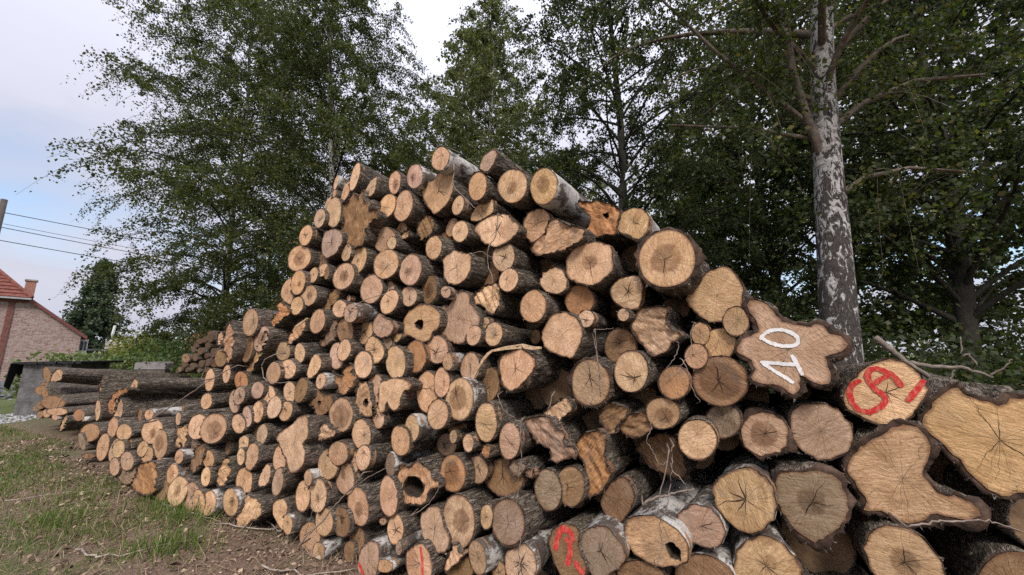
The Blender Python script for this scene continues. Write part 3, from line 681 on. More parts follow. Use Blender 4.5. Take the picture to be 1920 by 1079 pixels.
((0.481,2.349,1.417),43.0,-3.7,('e',(0.137,0.005,0.006,0.136)),0,'S',0.0,0,(0.514,0.346,0.212),0,0,'round log end with thick flaky bark and long star cracks'),
((-0.765,2.976,1.569),38.1,-2.2,('e',(0.134,0.023,-0.016,0.12)),0,'D',0.0,0,(0.494,0.261,0.127),0,0,'medium orange oval log end,nearest one right of the pale cracked pillow log'),
((-0.579,2.888,1.625),35.2,-2.9,('e',(0.12,-0.005,-0.001,0.107)),0,'D',0.0,0,(0.677,0.43,0.285),0,0,'medium pale round log end,nearest one lower right of the log with the round hole'),
((-0.466,2.734,1.536),37.5,-2.5,('e',(0.052,0.005,-0.003,0.062)),0,'B',0.0,0,(0.595,0.373,0.218),0,0,'small tan oval log end,nearest one below the jagged mauve log'),
((-0.304,2.723,1.497),37.0,-3.7,('e',(0.09,0.021,-0.01,0.103)),0,'D',0.0,0,(0.623,0.411,0.268),0,0,'medium pale oval log end,nearest one above the ring-hearted log'),
((0.025,2.533,1.495),40.1,-1.0,('p',((-0.132,0.085),(-0.03,0.115),(0.048,0.13),(0.112,0.093),(0.162,0.065),(0.156,0.009),(0.091,-0.064),(0.005,-0.132),(-0.044,-0.146),(-0.103,-0.131),(-0.133,-0.066),(-0.148,0.001))),0,'S',0.0,0,(0.725,0.444,0.275),0,0,'shield-shaped log end with very rugged dark bark,splinter above it'),
((-0.65,2.921,1.306),39.5,0.7,('e',(0.133,-0.008,0.007,0.151)),0,'D',0.0,0,(0.741,0.45,0.262),0,0,'large tan oval log end,nearest one left of the ring-hearted log'),
((-0.517,2.792,1.386),36.8,3.2,('e',(0.083,-0.005,0.003,0.107)),0,'D',0.0,0,(0.699,0.421,0.259),0,0,'medium tan oval log end,nearest one upper left of the ring-hearted log'),
((-0.368,2.687,1.281),35.2,-0.8,('e',(0.131,0.012,-0.0,0.145)),0,'B',0.6,0,(0.649,0.433,0.257),0,0,'oval log end with a dark ragged ring around its heart'),
((-0.162,2.722,1.376),38.1,-0.7,('e',(0.088,0.03,-0.011,0.12)),0,'D',0.0,0,(0.33,0.201,0.107),0,0,'medium brown oval log end,nearest one lower left of the rugged-bark log'),
((-0.533,2.766,1.164),35.7,2.7,('e',(0.103,-0.005,0.009,0.103)),0,'D',0.0,0,(0.606,0.389,0.234),0,0,'medium tan oval log end,nearest one lower left of the ring-hearted log'),
((-0.747,2.901,1.047),37.2,-3.7,('e',(0.079,-0.006,0.008,0.095)),0,'B',0.0,0,(0.638,0.427,0.242),0,0,'medium pale oval log end,nearest one lower right of the jigsaw-shaped log'),
((-0.174,2.595,1.141),40.7,-3.2,('e',(0.1,0.012,0.003,0.128)),0,'D',0.0,0,(0.682,0.463,0.262),0,0,'medium pale oval log end,nearest one lower right of the ring-hearted log'),
((-0.017,2.52,1.041),40.6,-1.3,('e',(0.09,0.012,0.004,0.112)),0,'D',0.0,0,(0.66,0.427,0.298),0,0,'medium pinkish oval log end,nearest one left of the grey torn tongue log'),
((-0.414,2.742,1.018),39.8,3.7,('e',(0.038,-0.002,0.004,0.044)),0,'D',0.0,0,(0.523,0.366,0.224),0,0,'small pale oval log end,second one above the orange-rimmed dark log'),
((-0.297,2.654,0.997),42.0,-0.6,('e',(0.054,-0.002,0.007,0.058)),0,'D',0.0,0,(0.754,0.486,0.3),0,0,'small pale oval log end,nearest one upper right of the orange-rimmed dark log'),
((-0.168,2.592,0.959),42.3,1.1,('e',(0.041,-0.001,0.005,0.039)),0,'D',0.0,1,(0.522,0.262,0.125),0,0,'small orange torn log end,second one upper right of the orange-rimmed dark log'),
((-0.412,2.941,1.031),38.2,-2.9,('e',(0.101,-0.002,0.01,0.069)),0,'D',0.0,0,(0.285,0.17,0.09),0,0,'small brown round log end,nearest one below the ring-hearted log'),
((-0.499,2.983,0.91),39.7,0.5,('e',(0.11,-0.003,0.014,0.078)),0,'D',0.0,0,(0.291,0.195,0.127),0,0,'medium brown round log end,nearest one above the orange-rimmed dark log'),
((0.305,2.466,1.239),45.0,3.7,('p',((-0.145,-0.037),(-0.08,0.005),(0.01,0.061),(0.089,0.082),(0.106,0.05),(0.081,-0.006),(0.004,-0.055),(-0.031,-0.089),(-0.059,-0.062))),0,'D',0.0,1,(0.71,0.478,0.305),0,0,'small pale torn log end,nearest one above the grey torn tongue log'),
((0.243,2.462,1.073),42.0,-1.2,('p',((-0.224,0.086),(-0.071,0.117),(0.034,0.116),(0.074,0.054),(0.104,-0.007),(0.182,-0.052),(0.176,-0.084),(0.116,-0.101),(0.075,-0.127),(0.015,-0.152),(0.002,-0.062),(-0.068,-0.04),(-0.104,-0.052),(-0.158,0.023))),0,'D',0.0,1,(0.433,0.287,0.208),0,0,'greyish torn tongue-shaped log end hanging low in the middle'),
((-0.829,3.007,1.353),41.3,-4.0,('e',(0.055,-0.004,0.002,0.055)),0,'D',0.0,0,(0.73,0.443,0.253),0,0,'small tan oval log end,nearest one upper right of the jigsaw-shaped log'),
((1.334,1.809,1.611),39.9,0.5,('p',((-0.11,0.259),(-0.075,0.241),(-0.048,0.203),(-0.019,0.147),(0.025,0.127),(0.073,0.114),(0.127,0.12),(0.147,0.107),(0.154,0.081),(0.183,0.073),(0.206,0.056),(0.216,0.021),(0.204,-0.002),(0.173,-0.014),(0.142,-0.021),(0.13,-0.04),(0.136,-0.076),(0.149,-0.114),(0.138,-0.143),(0.107,-0.157),(0.077,-0.146),(0.054,-0.114),(0.035,-0.115),(0.027,-0.145),(0.028,-0.178),(0.007,-0.206),(-0.015,-0.2),(-0.04,-0.175),(-0.073,-0.165),(-0.121,-0.166),(-0.162,-0.151),(-0.162,-0.119),(-0.145,-0.097),(-0.149,-0.054),(-0.175,-0.033),(-0.206,-0.018),(-0.218,0.004),(-0.204,0.037),(-0.18,0.061),(-0.134,0.079),(-0.104,0.099),(-0.111,0.133),(-0.131,0.175),(-0.146,0.217),(-0.147,0.24),(-0.136,0.258))),0,'S',0.0,0,(0.513,0.34,0.227),('w',0.0168,(((-0.107,0.057),(-0.083,0.088),(-0.046,0.101),(-0.006,0.098),(0.031,0.078),(0.046,0.05),(0.037,0.026),(0.008,0.02),(-0.031,0.022),(-0.065,0.035),(-0.098,0.058)),((0.012,-0.025),(0.025,-0.059),(0.041,-0.112)),((-0.115,-0.057),(-0.074,-0.061),(-0.04,-0.064),(0.024,-0.067)),((-0.109,-0.062),(-0.066,-0.098),(-0.024,-0.129),(0.002,-0.15)))),0,'large lobed log end with a white painted 10'),
((1.654,1.69,1.426),43.9,-2.9,('p',((0.016,0.148),(0.06,0.142),(0.087,0.118),(0.111,0.077),(0.126,0.03),(0.118,-0.012),(0.08,-0.068),(0.049,-0.114),(-0.012,-0.151),(-0.047,-0.134),(-0.109,-0.101),(-0.141,-0.078),(-0.147,-0.027),(-0.124,0.021),(-0.083,0.075),(-0.033,0.128))),0,'D',0.0,0,(0.81,0.527,0.3),('r',0.0214,(((-0.078,0.047),(-0.107,0.031),(-0.122,-0.01),(-0.116,-0.06),(-0.094,-0.087),(-0.066,-0.091),(-0.03,-0.069),(-0.002,-0.034),(-0.009,-0.009),(-0.034,0.014),(-0.051,0.051),(-0.05,0.083),(-0.037,0.102),(-0.018,0.106),(0.009,0.094),(0.032,0.076),(0.051,0.031)),((-0.033,0.038),(0.001,0.067),(0.029,0.082)),((0.119,0.058),(0.091,0.014),(0.064,-0.029)))),0,'round log end sprayed with big red letters and a slash'),
((1.915,1.532,1.261),44.0,3.1,('p',((-0.088,0.201),(-0.073,0.196),(-0.06,0.156),(-0.034,0.15),(-0.005,0.144),(0.022,0.132),(0.046,0.155),(0.082,0.168),(0.118,0.167),(0.151,0.118),(0.146,0.015),(0.117,-0.099),(0.065,-0.174),(0.012,-0.185),(-0.005,-0.2),(-0.022,-0.211),(-0.049,-0.195),(-0.076,-0.169),(-0.115,-0.097),(-0.157,-0.032),(-0.194,0.005),(-0.202,0.047),(-0.167,0.117))),0,'S',0.0,0,(0.603,0.386,0.19),0,0,'huge fan-grained log end cut off by the right edge of the photo'),
((1.948,1.616,0.706),42.0,-0.5,('e',(0.094,0.019,0.028,0.125)),0,'D',0.0,0,(0.3,0.185,0.101),0,0,'medium brown round log end,nearest one right of the brown-blotched low log'),
((1.467,1.845,1.234),40.8,-1.7,('p',((-0.103,0.087),(-0.051,0.114),(0.01,0.126),(0.06,0.116),(0.098,0.064),(0.114,0.018),(0.108,-0.038),(0.069,-0.092),(-0.014,-0.134),(-0.075,-0.109),(-0.108,-0.07),(-0.116,-0.005))),0,'D',0.0,0,(0.521,0.357,0.249),0,0,'pale silky log end with star crack under the red letters'),
((1.66,1.687,1.073),46.8,-1.0,('p',((-0.176,0.018),(-0.148,0.071),(-0.089,0.129),(-0.021,0.192),(0.04,0.23),(0.067,0.224),(0.089,0.183),(0.102,0.154),(0.093,0.116),(0.068,0.062),(0.06,0.03),(0.073,-0.004),(0.098,-0.039),(0.144,-0.033),(0.178,-0.047),(0.196,-0.081),(0.193,-0.104),(0.153,-0.114),(0.113,-0.117),(0.081,-0.109),(0.057,-0.127),(0.045,-0.155),(0.007,-0.172),(-0.03,-0.177),(-0.065,-0.157),(-0.094,-0.152),(-0.136,-0.171),(-0.141,-0.146),(-0.121,-0.128),(-0.138,-0.1),(-0.149,-0.063),(-0.161,-0.033),(-0.175,-0.015))),0,'S',0.0,0,(0.593,0.381,0.219),0,0,'big boot-shaped log end with mossy bark at lower right'),
((1.366,1.827,0.926),46.7,3.3,('p',((-0.122,0.1),(-0.065,0.112),(0.015,0.14),(0.071,0.142),(0.106,0.117),(0.125,0.058),(0.123,-0.004),(0.09,-0.069),(0.042,-0.127),(-0.01,-0.16),(-0.06,-0.147),(-0.104,-0.108),(-0.129,-0.047),(-0.137,0.033))),0,'S',0.4,0,(0.293,0.214,0.138),0,0,'grey-stained log end with peeling bark,left of the boot-shaped log'),
((1.625,1.703,0.746),43.8,-1.9,('p',((-0.098,0.076),(-0.054,0.12),(-0.015,0.132),(0.04,0.13),(0.075,0.1),(0.099,0.056),(0.109,0.002),(0.101,-0.056),(0.043,-0.119),(-0.024,-0.129),(-0.082,-0.11),(-0.11,-0.059),(-0.122,0.005))),0,'D',0.4,0,(0.585,0.385,0.215),0,0,'log end with a brown heart blotch at the bottom right'),
((1.278,1.969,1.195),46.8,-0.0,('p',((-0.07,0.062),(-0.022,0.101),(0.032,0.11),(0.08,0.081),(0.105,0.033),(0.094,-0.02),(0.059,-0.077),(0.001,-0.093),(-0.031,-0.122),(-0.042,-0.104),(-0.084,-0.085),(-0.111,-0.041),(-0.109,0.014))),0,'S',0.6,0,(0.566,0.371,0.246),0,0,'pinkish log end with a pointed bottom and star cracks'),
((0.493,2.343,0.967),41.4,-1.4,('p',((-0.108,0.108),(-0.037,0.154),(0.047,0.179),(0.101,0.152),(0.065,0.078),(0.053,0.015),(0.105,-0.029),(0.085,-0.099),(0.026,-0.172),(-0.031,-0.195),(-0.071,-0.167),(-0.057,-0.06),(-0.079,0.006),(-0.121,0.027))),0,'D',0.0,1,(0.466,0.246,0.11),0,0,'orange crescent-shaped log end beside a dark hollow'),
((0.604,2.323,1.224),46.3,-0.1,('p',((-0.082,0.037),(-0.036,0.077),(0.095,0.062),(0.083,-0.002),(0.025,-0.043),(0.021,-0.099),(-0.036,-0.094),(-0.076,-0.035))),0,'D',0.0,1,(0.312,0.187,0.1),0,0,'small brown torn log end,nearest one lower right of the thick-barked star log'),
((0.722,2.267,1.184),41.2,-0.2,('p',((-0.123,0.004),(-0.062,0.038),(0.067,0.083),(0.085,0.041),(0.104,0.01),(0.073,-0.034),(0.007,-0.066),(-0.061,-0.072),(-0.097,-0.036))),0,'D',0.0,1,(0.32,0.191,0.104),0,0,'small brown torn log end,nearest one lower left of the mould-stained log'),
((0.837,2.146,1.269),40.0,1.0,('e',(0.088,0.006,0.007,0.086)),0,'D',0.5,0,(0.517,0.33,0.191),0,0,'round log end with a grey mould stain in its middle'),
((0.957,2.022,1.157),42.5,-1.7,('e',(0.095,0.008,0.011,0.099)),0,'D',0.0,0,(0.781,0.522,0.316),0,0,'medium pale round log end,nearest one lower right of the mould-stained log'),
((1.13,2.072,1.242),45.3,2.6,('e',(0.085,0.007,0.008,0.086)),0,'D',0.0,0,(0.334,0.247,0.167),0,0,'small greyish round log end,nearest one below the dark-edged round log'),
((0.91,2.344,0.998),39.1,0.3,('p',((-0.172,0.01),(-0.115,0.069),(-0.008,0.119),(0.075,0.109),(0.107,-0.007),(0.121,-0.084),(0.092,-0.116),(0.019,-0.103),(-0.065,-0.085),(-0.108,-0.058),(-0.092,-0.041))),0,'D',0.0,1,(0.267,0.164,0.091),0,0,'medium brown torn log end,nearest one below the mould-stained log'),
((1.181,1.915,0.624),41.2,3.5,('p',((-0.138,-0.054),(-0.117,0.023),(-0.068,0.087),(0.002,0.127),(0.068,0.118),(0.111,0.074),(0.131,0.026),(0.117,-0.033),(0.048,-0.089),(-0.067,-0.122),(-0.133,-0.106))),0,'B',0.0,0,(0.52,0.343,0.184),0,0,'medium yellowish angular log end,nearest one below the tan round log with pith holes'),
((1.131,1.939,0.898),45.3,-2.0,('p',((-0.147,0.021),(-0.102,0.087),(-0.029,0.136),(0.033,0.154),(0.087,0.124),(0.123,0.081),(0.127,0.012),(0.108,-0.058),(0.061,-0.112),(0.006,-0.147),(-0.049,-0.152),(-0.101,-0.114),(-0.139,-0.06))),0,'B',0.0,0,(0.613,0.406,0.211),0,0,'large round tan log end with small pith holes in the lower right'),
((0.96,2.054,0.733),41.1,-2.8,('p',((-0.117,0.009),(-0.084,0.057),(-0.023,0.098),(0.037,0.099),(0.082,0.073),(0.103,0.025),(0.101,-0.023),(0.062,-0.085),(0.009,-0.091),(-0.057,-0.092),(-0.095,-0.064),(-0.12,-0.027))),0,'B',0.0,0,(0.553,0.362,0.261),0,0,'pinkish log end with a bold star crack near the bottom'),
((0.749,2.121,0.633),46.9,-1.7,('p',((-0.184,-0.001),(-0.154,0.062),(-0.082,0.101),(-0.002,0.122),(0.06,0.115),(0.118,0.095),(0.154,0.054),(0.173,0.018),(0.152,-0.036),(0.084,-0.09),(0.004,-0.115),(-0.073,-0.119),(-0.132,-0.106),(-0.178,-0.064))),((0.053,0.009),(0.082,0.033),(0.119,0.015),(0.132,-0.029),(0.098,-0.049),(0.066,-0.036)),'B',0.0,0,(0.674,0.426,0.237),0,0,'oval log end with a black rot pocket at its lower right'),
((0.487,2.246,0.529),43.0,-0.2,('p',((-0.145,0.035),(-0.058,0.097),(0.025,0.138),(0.073,0.112),(0.137,0.058),(0.148,0.012),(0.098,-0.049),(0.026,-0.113),(-0.046,-0.146),(-0.096,-0.105),(-0.155,-0.017))),0,'B',0.0,0,(0.328,0.24,0.167),0,0,'greyish square log end capped with white bark at the bottom'),
((0.686,2.218,0.426),44.2,0.8,('e',(0.134,0.004,0.038,0.068)),0,'D',0.0,0,(0.345,0.207,0.116),0,0,'medium brown round log end,nearest one lower left of the log with rot pocket'),
((0.962,2.086,0.491),44.9,-3.1,('e',(0.146,0.008,0.042,0.099)),0,'B',0.0,0,(0.35,0.21,0.119),0,0,'medium brown round log end,nearest one below the pink star log'),
((0.612,2.319,0.761),44.6,-1.6,('p',((-0.117,-0.026),(-0.056,0.066),(0.032,0.137),(0.074,0.115),(0.111,0.05),(0.078,-0.026),(0.03,-0.094),(-0.017,-0.132),(-0.061,-0.12),(-0.112,-0.07))),0,'D',0.0,0,(0.289,0.168,0.093),0,0,'medium brown angular log end,nearest one lower right of the orange crescent log'),
((0.318,2.36,0.47),41.8,-1.3,('p',((-0.13,0.011),(-0.106,0.083),(-0.036,0.135),(0.047,0.159),(0.1,0.131),(0.074,0.08),(0.079,0.027),(0.122,-0.024),(0.112,-0.081),(0.016,-0.145),(-0.056,-0.141),(-0.103,-0.076))),0,'D',0.0,0,(0.288,0.176,0.092),('r',0.0349,(((-0.083,-0.007),(-0.063,0.054),(-0.043,0.1),(-0.012,0.123),(0.032,0.114),(0.046,0.087),(0.023,0.057),(-0.006,0.065)),((0.019,0.056),(0.022,0.007),(0.001,-0.062)),((0.065,-0.03),(0.07,-0.058),(0.104,-0.07)))),0,'brown log end with a red painted hook at the bottom'),
((-0.411,2.741,0.779),37.5,0.2,('e',(0.124,-0.019,0.028,0.116)),0,'D',0.65,0,(0.489,0.259,0.124),0,0,'oval log end,orange rim around a dark cracked heart'),
((-0.243,2.727,0.806),39.3,-1.1,('e',(0.109,-0.002,0.017,0.086)),0,'D',0.0,0,(0.558,0.365,0.224),0,0,'medium tan round log end,nearest one right of the orange-rimmed dark log'),
((-0.058,2.672,0.774),42.1,0.7,('e',(0.176,-0.001,0.029,0.116)),0,'D',0.0,0,(0.347,0.203,0.103),0,0,'large brown round log end,nearest one above the straw-tufted log'),
((0.033,2.529,0.876),36.7,-2.0,('p',((-0.073,-0.007),(-0.044,0.034),(0.032,0.054),(0.068,0.024),(0.058,-0.013),(0.011,-0.053),(-0.046,-0.045))),0,'D',0.0,1,(0.342,0.247,0.18),0,0,'small greyish torn log end,second one lower left of the grey torn tongue log'),
((0.115,2.49,0.855),40.4,3.3,('p',((-0.045,0.001),(0.001,0.034),(0.039,0.007),(0.008,-0.037))),0,'D',0.0,1,(0.534,0.359,0.264),0,0,'small pinkish torn log end,nearest one lower left of the grey torn tongue log'),
((0.221,2.473,0.764),44.2,0.4,('e',(0.104,-0.018,0.031,0.113)),0,'D',0.0,0,(0.361,0.27,0.184),0,0,'medium greyish oval log end,nearest one upper right of the straw-tufted log'),
((0.347,2.379,0.815),37.7,2.2,('e',(0.095,-0.008,0.024,0.105)),0,'D',0.0,0,(0.306,0.188,0.095),0,0,'medium brown oval log end,nearest one lower left of the orange crescent log'),
((-0.359,2.683,0.501),38.6,0.6,('e',(0.151,-0.025,0.042,0.153)),0,'D',0.5,0,(0.57,0.379,0.237),0,0,'oval log end with an orange star heart in a dark ring'),
((-0.535,2.8,0.397),40.4,1.1,('p',((-0.162,0.059),(-0.071,0.127),(0.032,0.153),(0.074,0.104),(0.104,0.039),(0.161,-0.009),(0.148,-0.076),(0.09,-0.115),(0.016,-0.134),(-0.065,-0.104),(-0.135,-0.072),(-0.163,-0.003))),0,'D',0.0,0,(0.629,0.424,0.286),0,0,'pale scalloped log end left of the orange-star log'),
((-0.165,2.59,0.563),39.7,3.3,('e',(0.053,-0.001,0.011,0.071)),0,'D',0.0,0,(0.646,0.44,0.254),0,0,'small pale oval log end,nearest one left of the straw-tufted log'),
((-0.028,2.492,0.572),39.3,-0.9,('e',(0.129,-0.015,0.037,0.126)),0,'S',0.0,0,(0.369,0.257,0.185),0,0,'grey brown log end with a straw tuft on its upper rim'),
((-0.215,2.548,0.349),42.4,-2.4,('e',(0.078,-0.025,0.03,0.088)),0,'B',0.0,0,(0.503,0.337,0.208),0,0,'medium tan oval log end,nearest one lower right of the orange-star log'),
((0.05,2.455,0.359),38.9,2.6,('p',((-0.123,0.004),(-0.078,0.068),(0.002,0.111),(0.064,0.109),(0.108,0.067),(0.117,0.01),(0.093,-0.052),(-0.009,-0.11),(-0.09,-0.101),(-0.122,-0.054))),0,'B',0.0,0,(0.557,0.375,0.245),0,0,'pale birch log end with a small brown heart at the bottom edge'),
((-0.627,2.777,0.199),34.9,2.7,('p',((-0.131,0.022),(-0.077,0.08),(0.024,0.135),(0.086,0.095),(0.122,0.022),(0.123,-0.045),(0.017,-0.112),(-0.09,-0.109),(-0.128,-0.05))),0,'D',0.0,0,(0.633,0.382,0.24),('r',0.0203,(((0.004,0.099),(0.03,0.024),(0.046,-0.056)),)),0,'log end with one thin red stripe at the bottom edge'),
((-0.382,2.661,0.29),40.7,-0.5,('p',((-0.083,-0.115),(-0.074,-0.042),(-0.006,0.057),(0.016,0.098),(0.052,0.061),(0.108,0.058),(0.053,0.006),(-0.003,-0.053))),0,'D',0.0,1,(0.79,0.503,0.315),0,0,'small pale torn log end,nearest one lower right of the pale scalloped log'),
((-0.352,2.713,0.205),37.5,2.2,('e',(0.141,-0.002,0.039,0.067)),0,'D',0.0,0,(0.316,0.191,0.093),0,0,'medium brown round log end,second one right of the red-striped log'),
((-0.084,2.585,0.257),43.3,-2.9,('e',(0.058,-0.0,0.016,0.057)),0,'D',0.0,0,(0.623,0.399,0.218),0,0,'small tan oval log end,nearest one left of the pale low birch log'),
((-0.704,2.881,0.665),38.1,0.4,('p',((-0.231,-0.141),(-0.246,-0.069),(-0.197,0.048),(-0.145,0.116),(-0.043,0.101),(0.02,0.168),(0.089,0.148),(0.182,0.102),(0.271,0.059),(0.279,0.027),(0.164,0.003),(0.127,-0.108),(0.004,-0.132),(-0.106,-0.149))),((-0.14,-0.044),(-0.095,0.029),(-0.01,0.055),(0.051,0.045),(0.112,0.001),(0.082,-0.082),(-0.013,-0.089),(-0.113,-0.071)),'D',0.0,1,(0.65,0.389,0.23),0,0,'hollow log with a torn pale rim low in the pile'),
((-2.562,3.8,0.38),30.8,-1.4,('e',(0.158,-0.009,0.021,0.13)),0,'D',0.0,0,(0.699,0.431,0.247),0,0,'medium tan oval log end,nearest one above the torn twin-lobed log'),
((-2.284,3.667,0.475),29.0,0.7,('p',((0.009,0.115),(0.075,0.083),(0.098,0.026),(0.043,-0.073),(-0.079,-0.102),(-0.104,-0.055),(-0.068,0.022))),0,'D',0.0,0,(0.69,0.449,0.296),0,0,'medium pale angular log end,nearest one upper right of the torn twin-lobed log'),
((-2.085,3.539,0.467),34.9,-3.5,('e',(0.099,0.038,0.004,0.121)),0,'D',0.0,0,(0.524,0.358,0.236),0,0,'medium pinkish oval log end,nearest one above the low white birch log'),
((-1.547,3.316,0.676),32.5,2.6,('e',(0.146,-0.017,0.022,0.114)),0,'D',0.0,0,(0.578,0.374,0.213),0,0,'medium tan oval log end,nearest one lower right of the leaf-shaped log'),
((-1.43,3.227,0.787),37.5,1.3,('e',(0.152,-0.012,0.02,0.09)),0,'D',0.0,0,(0.605,0.371,0.223),0,0,'medium tan round log end,nearest one below the black-hearted oval log'),
((-1.29,3.193,0.724),32.0,1.8,('e',(0.077,-0.011,0.011,0.087)),0,'D',0.0,0,(0.675,0.429,0.273),0,0,'small tan oval log end,second one below the black-hearted oval log'),
((-1.175,3.105,0.783),40.1,4.0,('e',(0.11,-0.01,0.016,0.092)),0,'D',0.0,0,(0.749,0.485,0.313),0,0,'medium pale oval log end,second one lower right of the black-hearted oval log'),
((-1.362,3.228,0.597),37.1,-3.6,('e',(0.141,-0.036,0.031,0.124)),0,'D',0.3,0,(0.597,0.385,0.249),0,0,'medium tan oval log end,third one lower right of the leaf-shaped log'),
((-1.711,3.328,0.566),36.5,-2.2,('e',(0.066,-0.011,0.011,0.062)),0,'B',0.0,0,(0.593,0.369,0.22),0,0,'small tan oval log end,nearest one below the leaf-shaped log'),
((-1.798,3.436,0.387),34.7,3.6,('e',(0.117,-0.021,0.022,0.117)),0,'D',0.0,0,(0.685,0.431,0.253),0,0,'medium tan oval log end,second one upper right of the low white birch log'),
((-1.613,3.314,0.434),35.9,-2.9,('e',(0.147,0.001,0.021,0.131)),0,'D',0.25,0,(0.773,0.517,0.324),0,0,'medium pale oval log end,second one lower right of the leaf-shaped log'),
((-2.418,3.698,0.159),29.4,3.3,('p',((-0.054,0.164),(-0.004,0.112),(0.123,0.125),(0.21,0.101),(0.224,0.028),(0.157,-0.033),(0.063,-0.051),(0.019,-0.098),(-0.016,-0.172),(-0.053,-0.185),(-0.136,-0.159),(-0.164,-0.086),(-0.187,0.06),(-0.093,0.097))),0,'D',0.0,1,(0.738,0.493,0.294),0,0,'torn twin-lobed pale log end in the lowest row on the left'),
((-2.045,3.554,0.216),29.7,0.9,('p',((-0.117,0.059),(0.002,0.114),(0.089,0.096),(0.104,0.024),(0.072,-0.038),(0.077,-0.144),(-0.025,-0.096),(-0.114,-0.037))),0,'D',0.0,0,(0.748,0.486,0.282),0,0,'medium pale angular log end,nearest one upper left of the low white birch log'),
((-1.896,3.416,0.173),32.1,-2.7,('e',(0.075,-0.015,0.017,0.076)),0,'B',0.0,0,(0.645,0.411,0.226),0,0,'small white birch log end in the lowest row,left half'),
((-1.828,3.483,0.214),34.4,-3.7,('e',(0.051,-0.008,0.011,0.042)),0,'D',0.0,0,(0.461,0.31,0.178),0,0,'small yellowish oval log end,nearest one upper right of the low white birch log'),
((-1.521,3.271,0.255),31.4,-1.0,('e',(0.117,-0.016,0.026,0.104)),0,'D',0.0,0,(0.593,0.378,0.22),0,0,'medium tan oval log end,nearest one right of the low white birch log'),
((-1.679,3.379,0.094),30.4,-3.5,('e',(0.142,-0.019,0.034,0.11)),0,'D',0.0,0,(0.568,0.357,0.219),0,0,'medium tan oval log end,nearest one lower right of the low white birch log'),
((-1.531,3.242,0.05),34.9,1.9,('e',(0.083,-0.01,0.021,0.062)),0,'B',0.0,0,(0.552,0.351,0.199),0,0,'small tan oval log end,nearest one left of the red-edged log'),
((-1.347,3.188,0.285),38.3,-2.9,('e',(0.131,-0.014,0.029,0.106)),0,'D',0.3,0,(0.304,0.184,0.098),0,0,'medium brown oval log end,second one right of the low white birch log'),
((-1.193,3.114,0.428),35.5,-1.5,('e',(0.129,-0.049,0.037,0.13)),0,'D',0.4,0,(0.595,0.365,0.224),0,0,'medium tan oval log end,nearest one left of the hollow torn log'),
((-0.924,2.986,0.546),38.3,-0.1,('e',(0.112,-0.032,0.027,0.135)),0,'D',0.0,0,(0.671,0.408,0.261),0,0,'medium tan oval log end,nearest one lower left of the hollow torn log'),
((-0.93,3.022,0.758),41.1,-1.0,('e',(0.065,-0.007,0.01,0.086)),0,'B',0.0,0,(0.293,0.211,0.148),0,0,'small greyish oval log end,nearest one upper left of the hollow torn log'),
((-0.848,2.95,0.336),34.2,1.6,('e',(0.088,-0.008,0.02,0.096)),0,'D',0.0,0,(0.676,0.424,0.256),0,0,'medium tan oval log end,nearest one left of the pale scalloped log'),
((-1.214,3.19,0.158),33.2,1.1,('e',(0.089,-0.012,0.021,0.105)),0,'D',0.0,0,(0.341,0.196,0.108),0,0,'medium brown oval log end,second one upper left of the red-edged log'),
((-1.264,3.181,0.079),35.7,3.3,('e',(0.068,-0.009,0.017,0.072)),0,'D',0.0,0,(0.326,0.198,0.107),0,0,'small brown oval log end,nearest one upper left of the red-edged log'),
((-1.036,2.973,0.117),37.0,1.0,('p',((-0.142,-0.073),(-0.119,0.027),(-0.023,0.117),(0.062,0.148),(0.118,0.11),(0.119,0.043),(0.104,-0.058),(-0.003,-0.129),(-0.11,-0.125))),0,'B',0.0,0,(0.513,0.334,0.229),('r',0.0318,(((-0.112,-0.049),(-0.086,-0.073),(-0.046,-0.1)),)),0,'pinkish log end with a red streak on its lower left edge'),
((-0.891,2.87,0.138),35.4,0.4,('e',(0.099,-0.004,0.027,0.039)),0,'B',0.0,0,(0.626,0.392,0.215),0,0,'small yellowish round log end,nearest one right of the red-edged log'),
((-0.79,2.855,0.257),36.0,2.0,('e',(0.032,-0.003,0.008,0.044)),0,'B',0.0,0,(0.374,0.27,0.186),0,0,'small greyish oval log end,nearest one upper left of the red-striped log'),
((-0.983,3.08,0.334),37.3,-2.9,('e',(0.045,-0.002,0.01,0.023)),0,'D',0.0,0,(0.629,0.384,0.246),0,0,'small tan round log end,nearest one above the red-edged log'),
((-3.357,4.213,1.076),27.0,-1.0,('e',(0.119,0.008,-0.0,0.085)),0,'D',0.0,0,(0.708,0.435,0.259),0,0,'small tan oval log end,nearest one right of the green mossy log'),
((-2.881,3.986,1.102),32.3,-2.6,('e',(0.128,-0.01,0.004,0.117)),0,'D',0.0,0,(0.61,0.417,0.3),0,0,'medium pinkish oval log end,nearest one upper right of the swirl-hearted log'),
((-3.408,4.204,0.811),30.4,1.2,('e',(0.224,0.041,-0.0,0.131)),0,'D',0.0,0,(0.786,0.499,0.326),0,0,'large pale oval log end,nearest one left of the swirl-hearted log'),
((-3.097,4.022,0.828),26.1,1.3,('e',(0.24,0.028,0.004,0.149)),0,'D',0.6,0,(0.569,0.356,0.226),0,0,'oval log end with a dark swirling heart in the left half'),
((-2.747,3.889,0.899),27.3,-3.0,('e',(0.12,-0.026,0.012,0.09)),0,'D',0.0,0,(0.686,0.432,0.268),0,0,'medium tan oval log end,nearest one right of the swirl-hearted log'),
((-2.63,3.833,0.975),31.7,-2.1,('e',(0.098,-0.026,0.009,0.098)),0,'D',0.0,0,(0.604,0.397,0.305),0,0,'medium pinkish oval log end,second one right of the swirl-hearted log'),
((-2.481,3.761,1.033),34.5,-0.2,('e',(0.119,0.006,0.002,0.102)),0,'D',0.0,0,(0.734,0.456,0.269),0,0,'medium tan oval log end,second one upper left of the leaf-shaped log'),
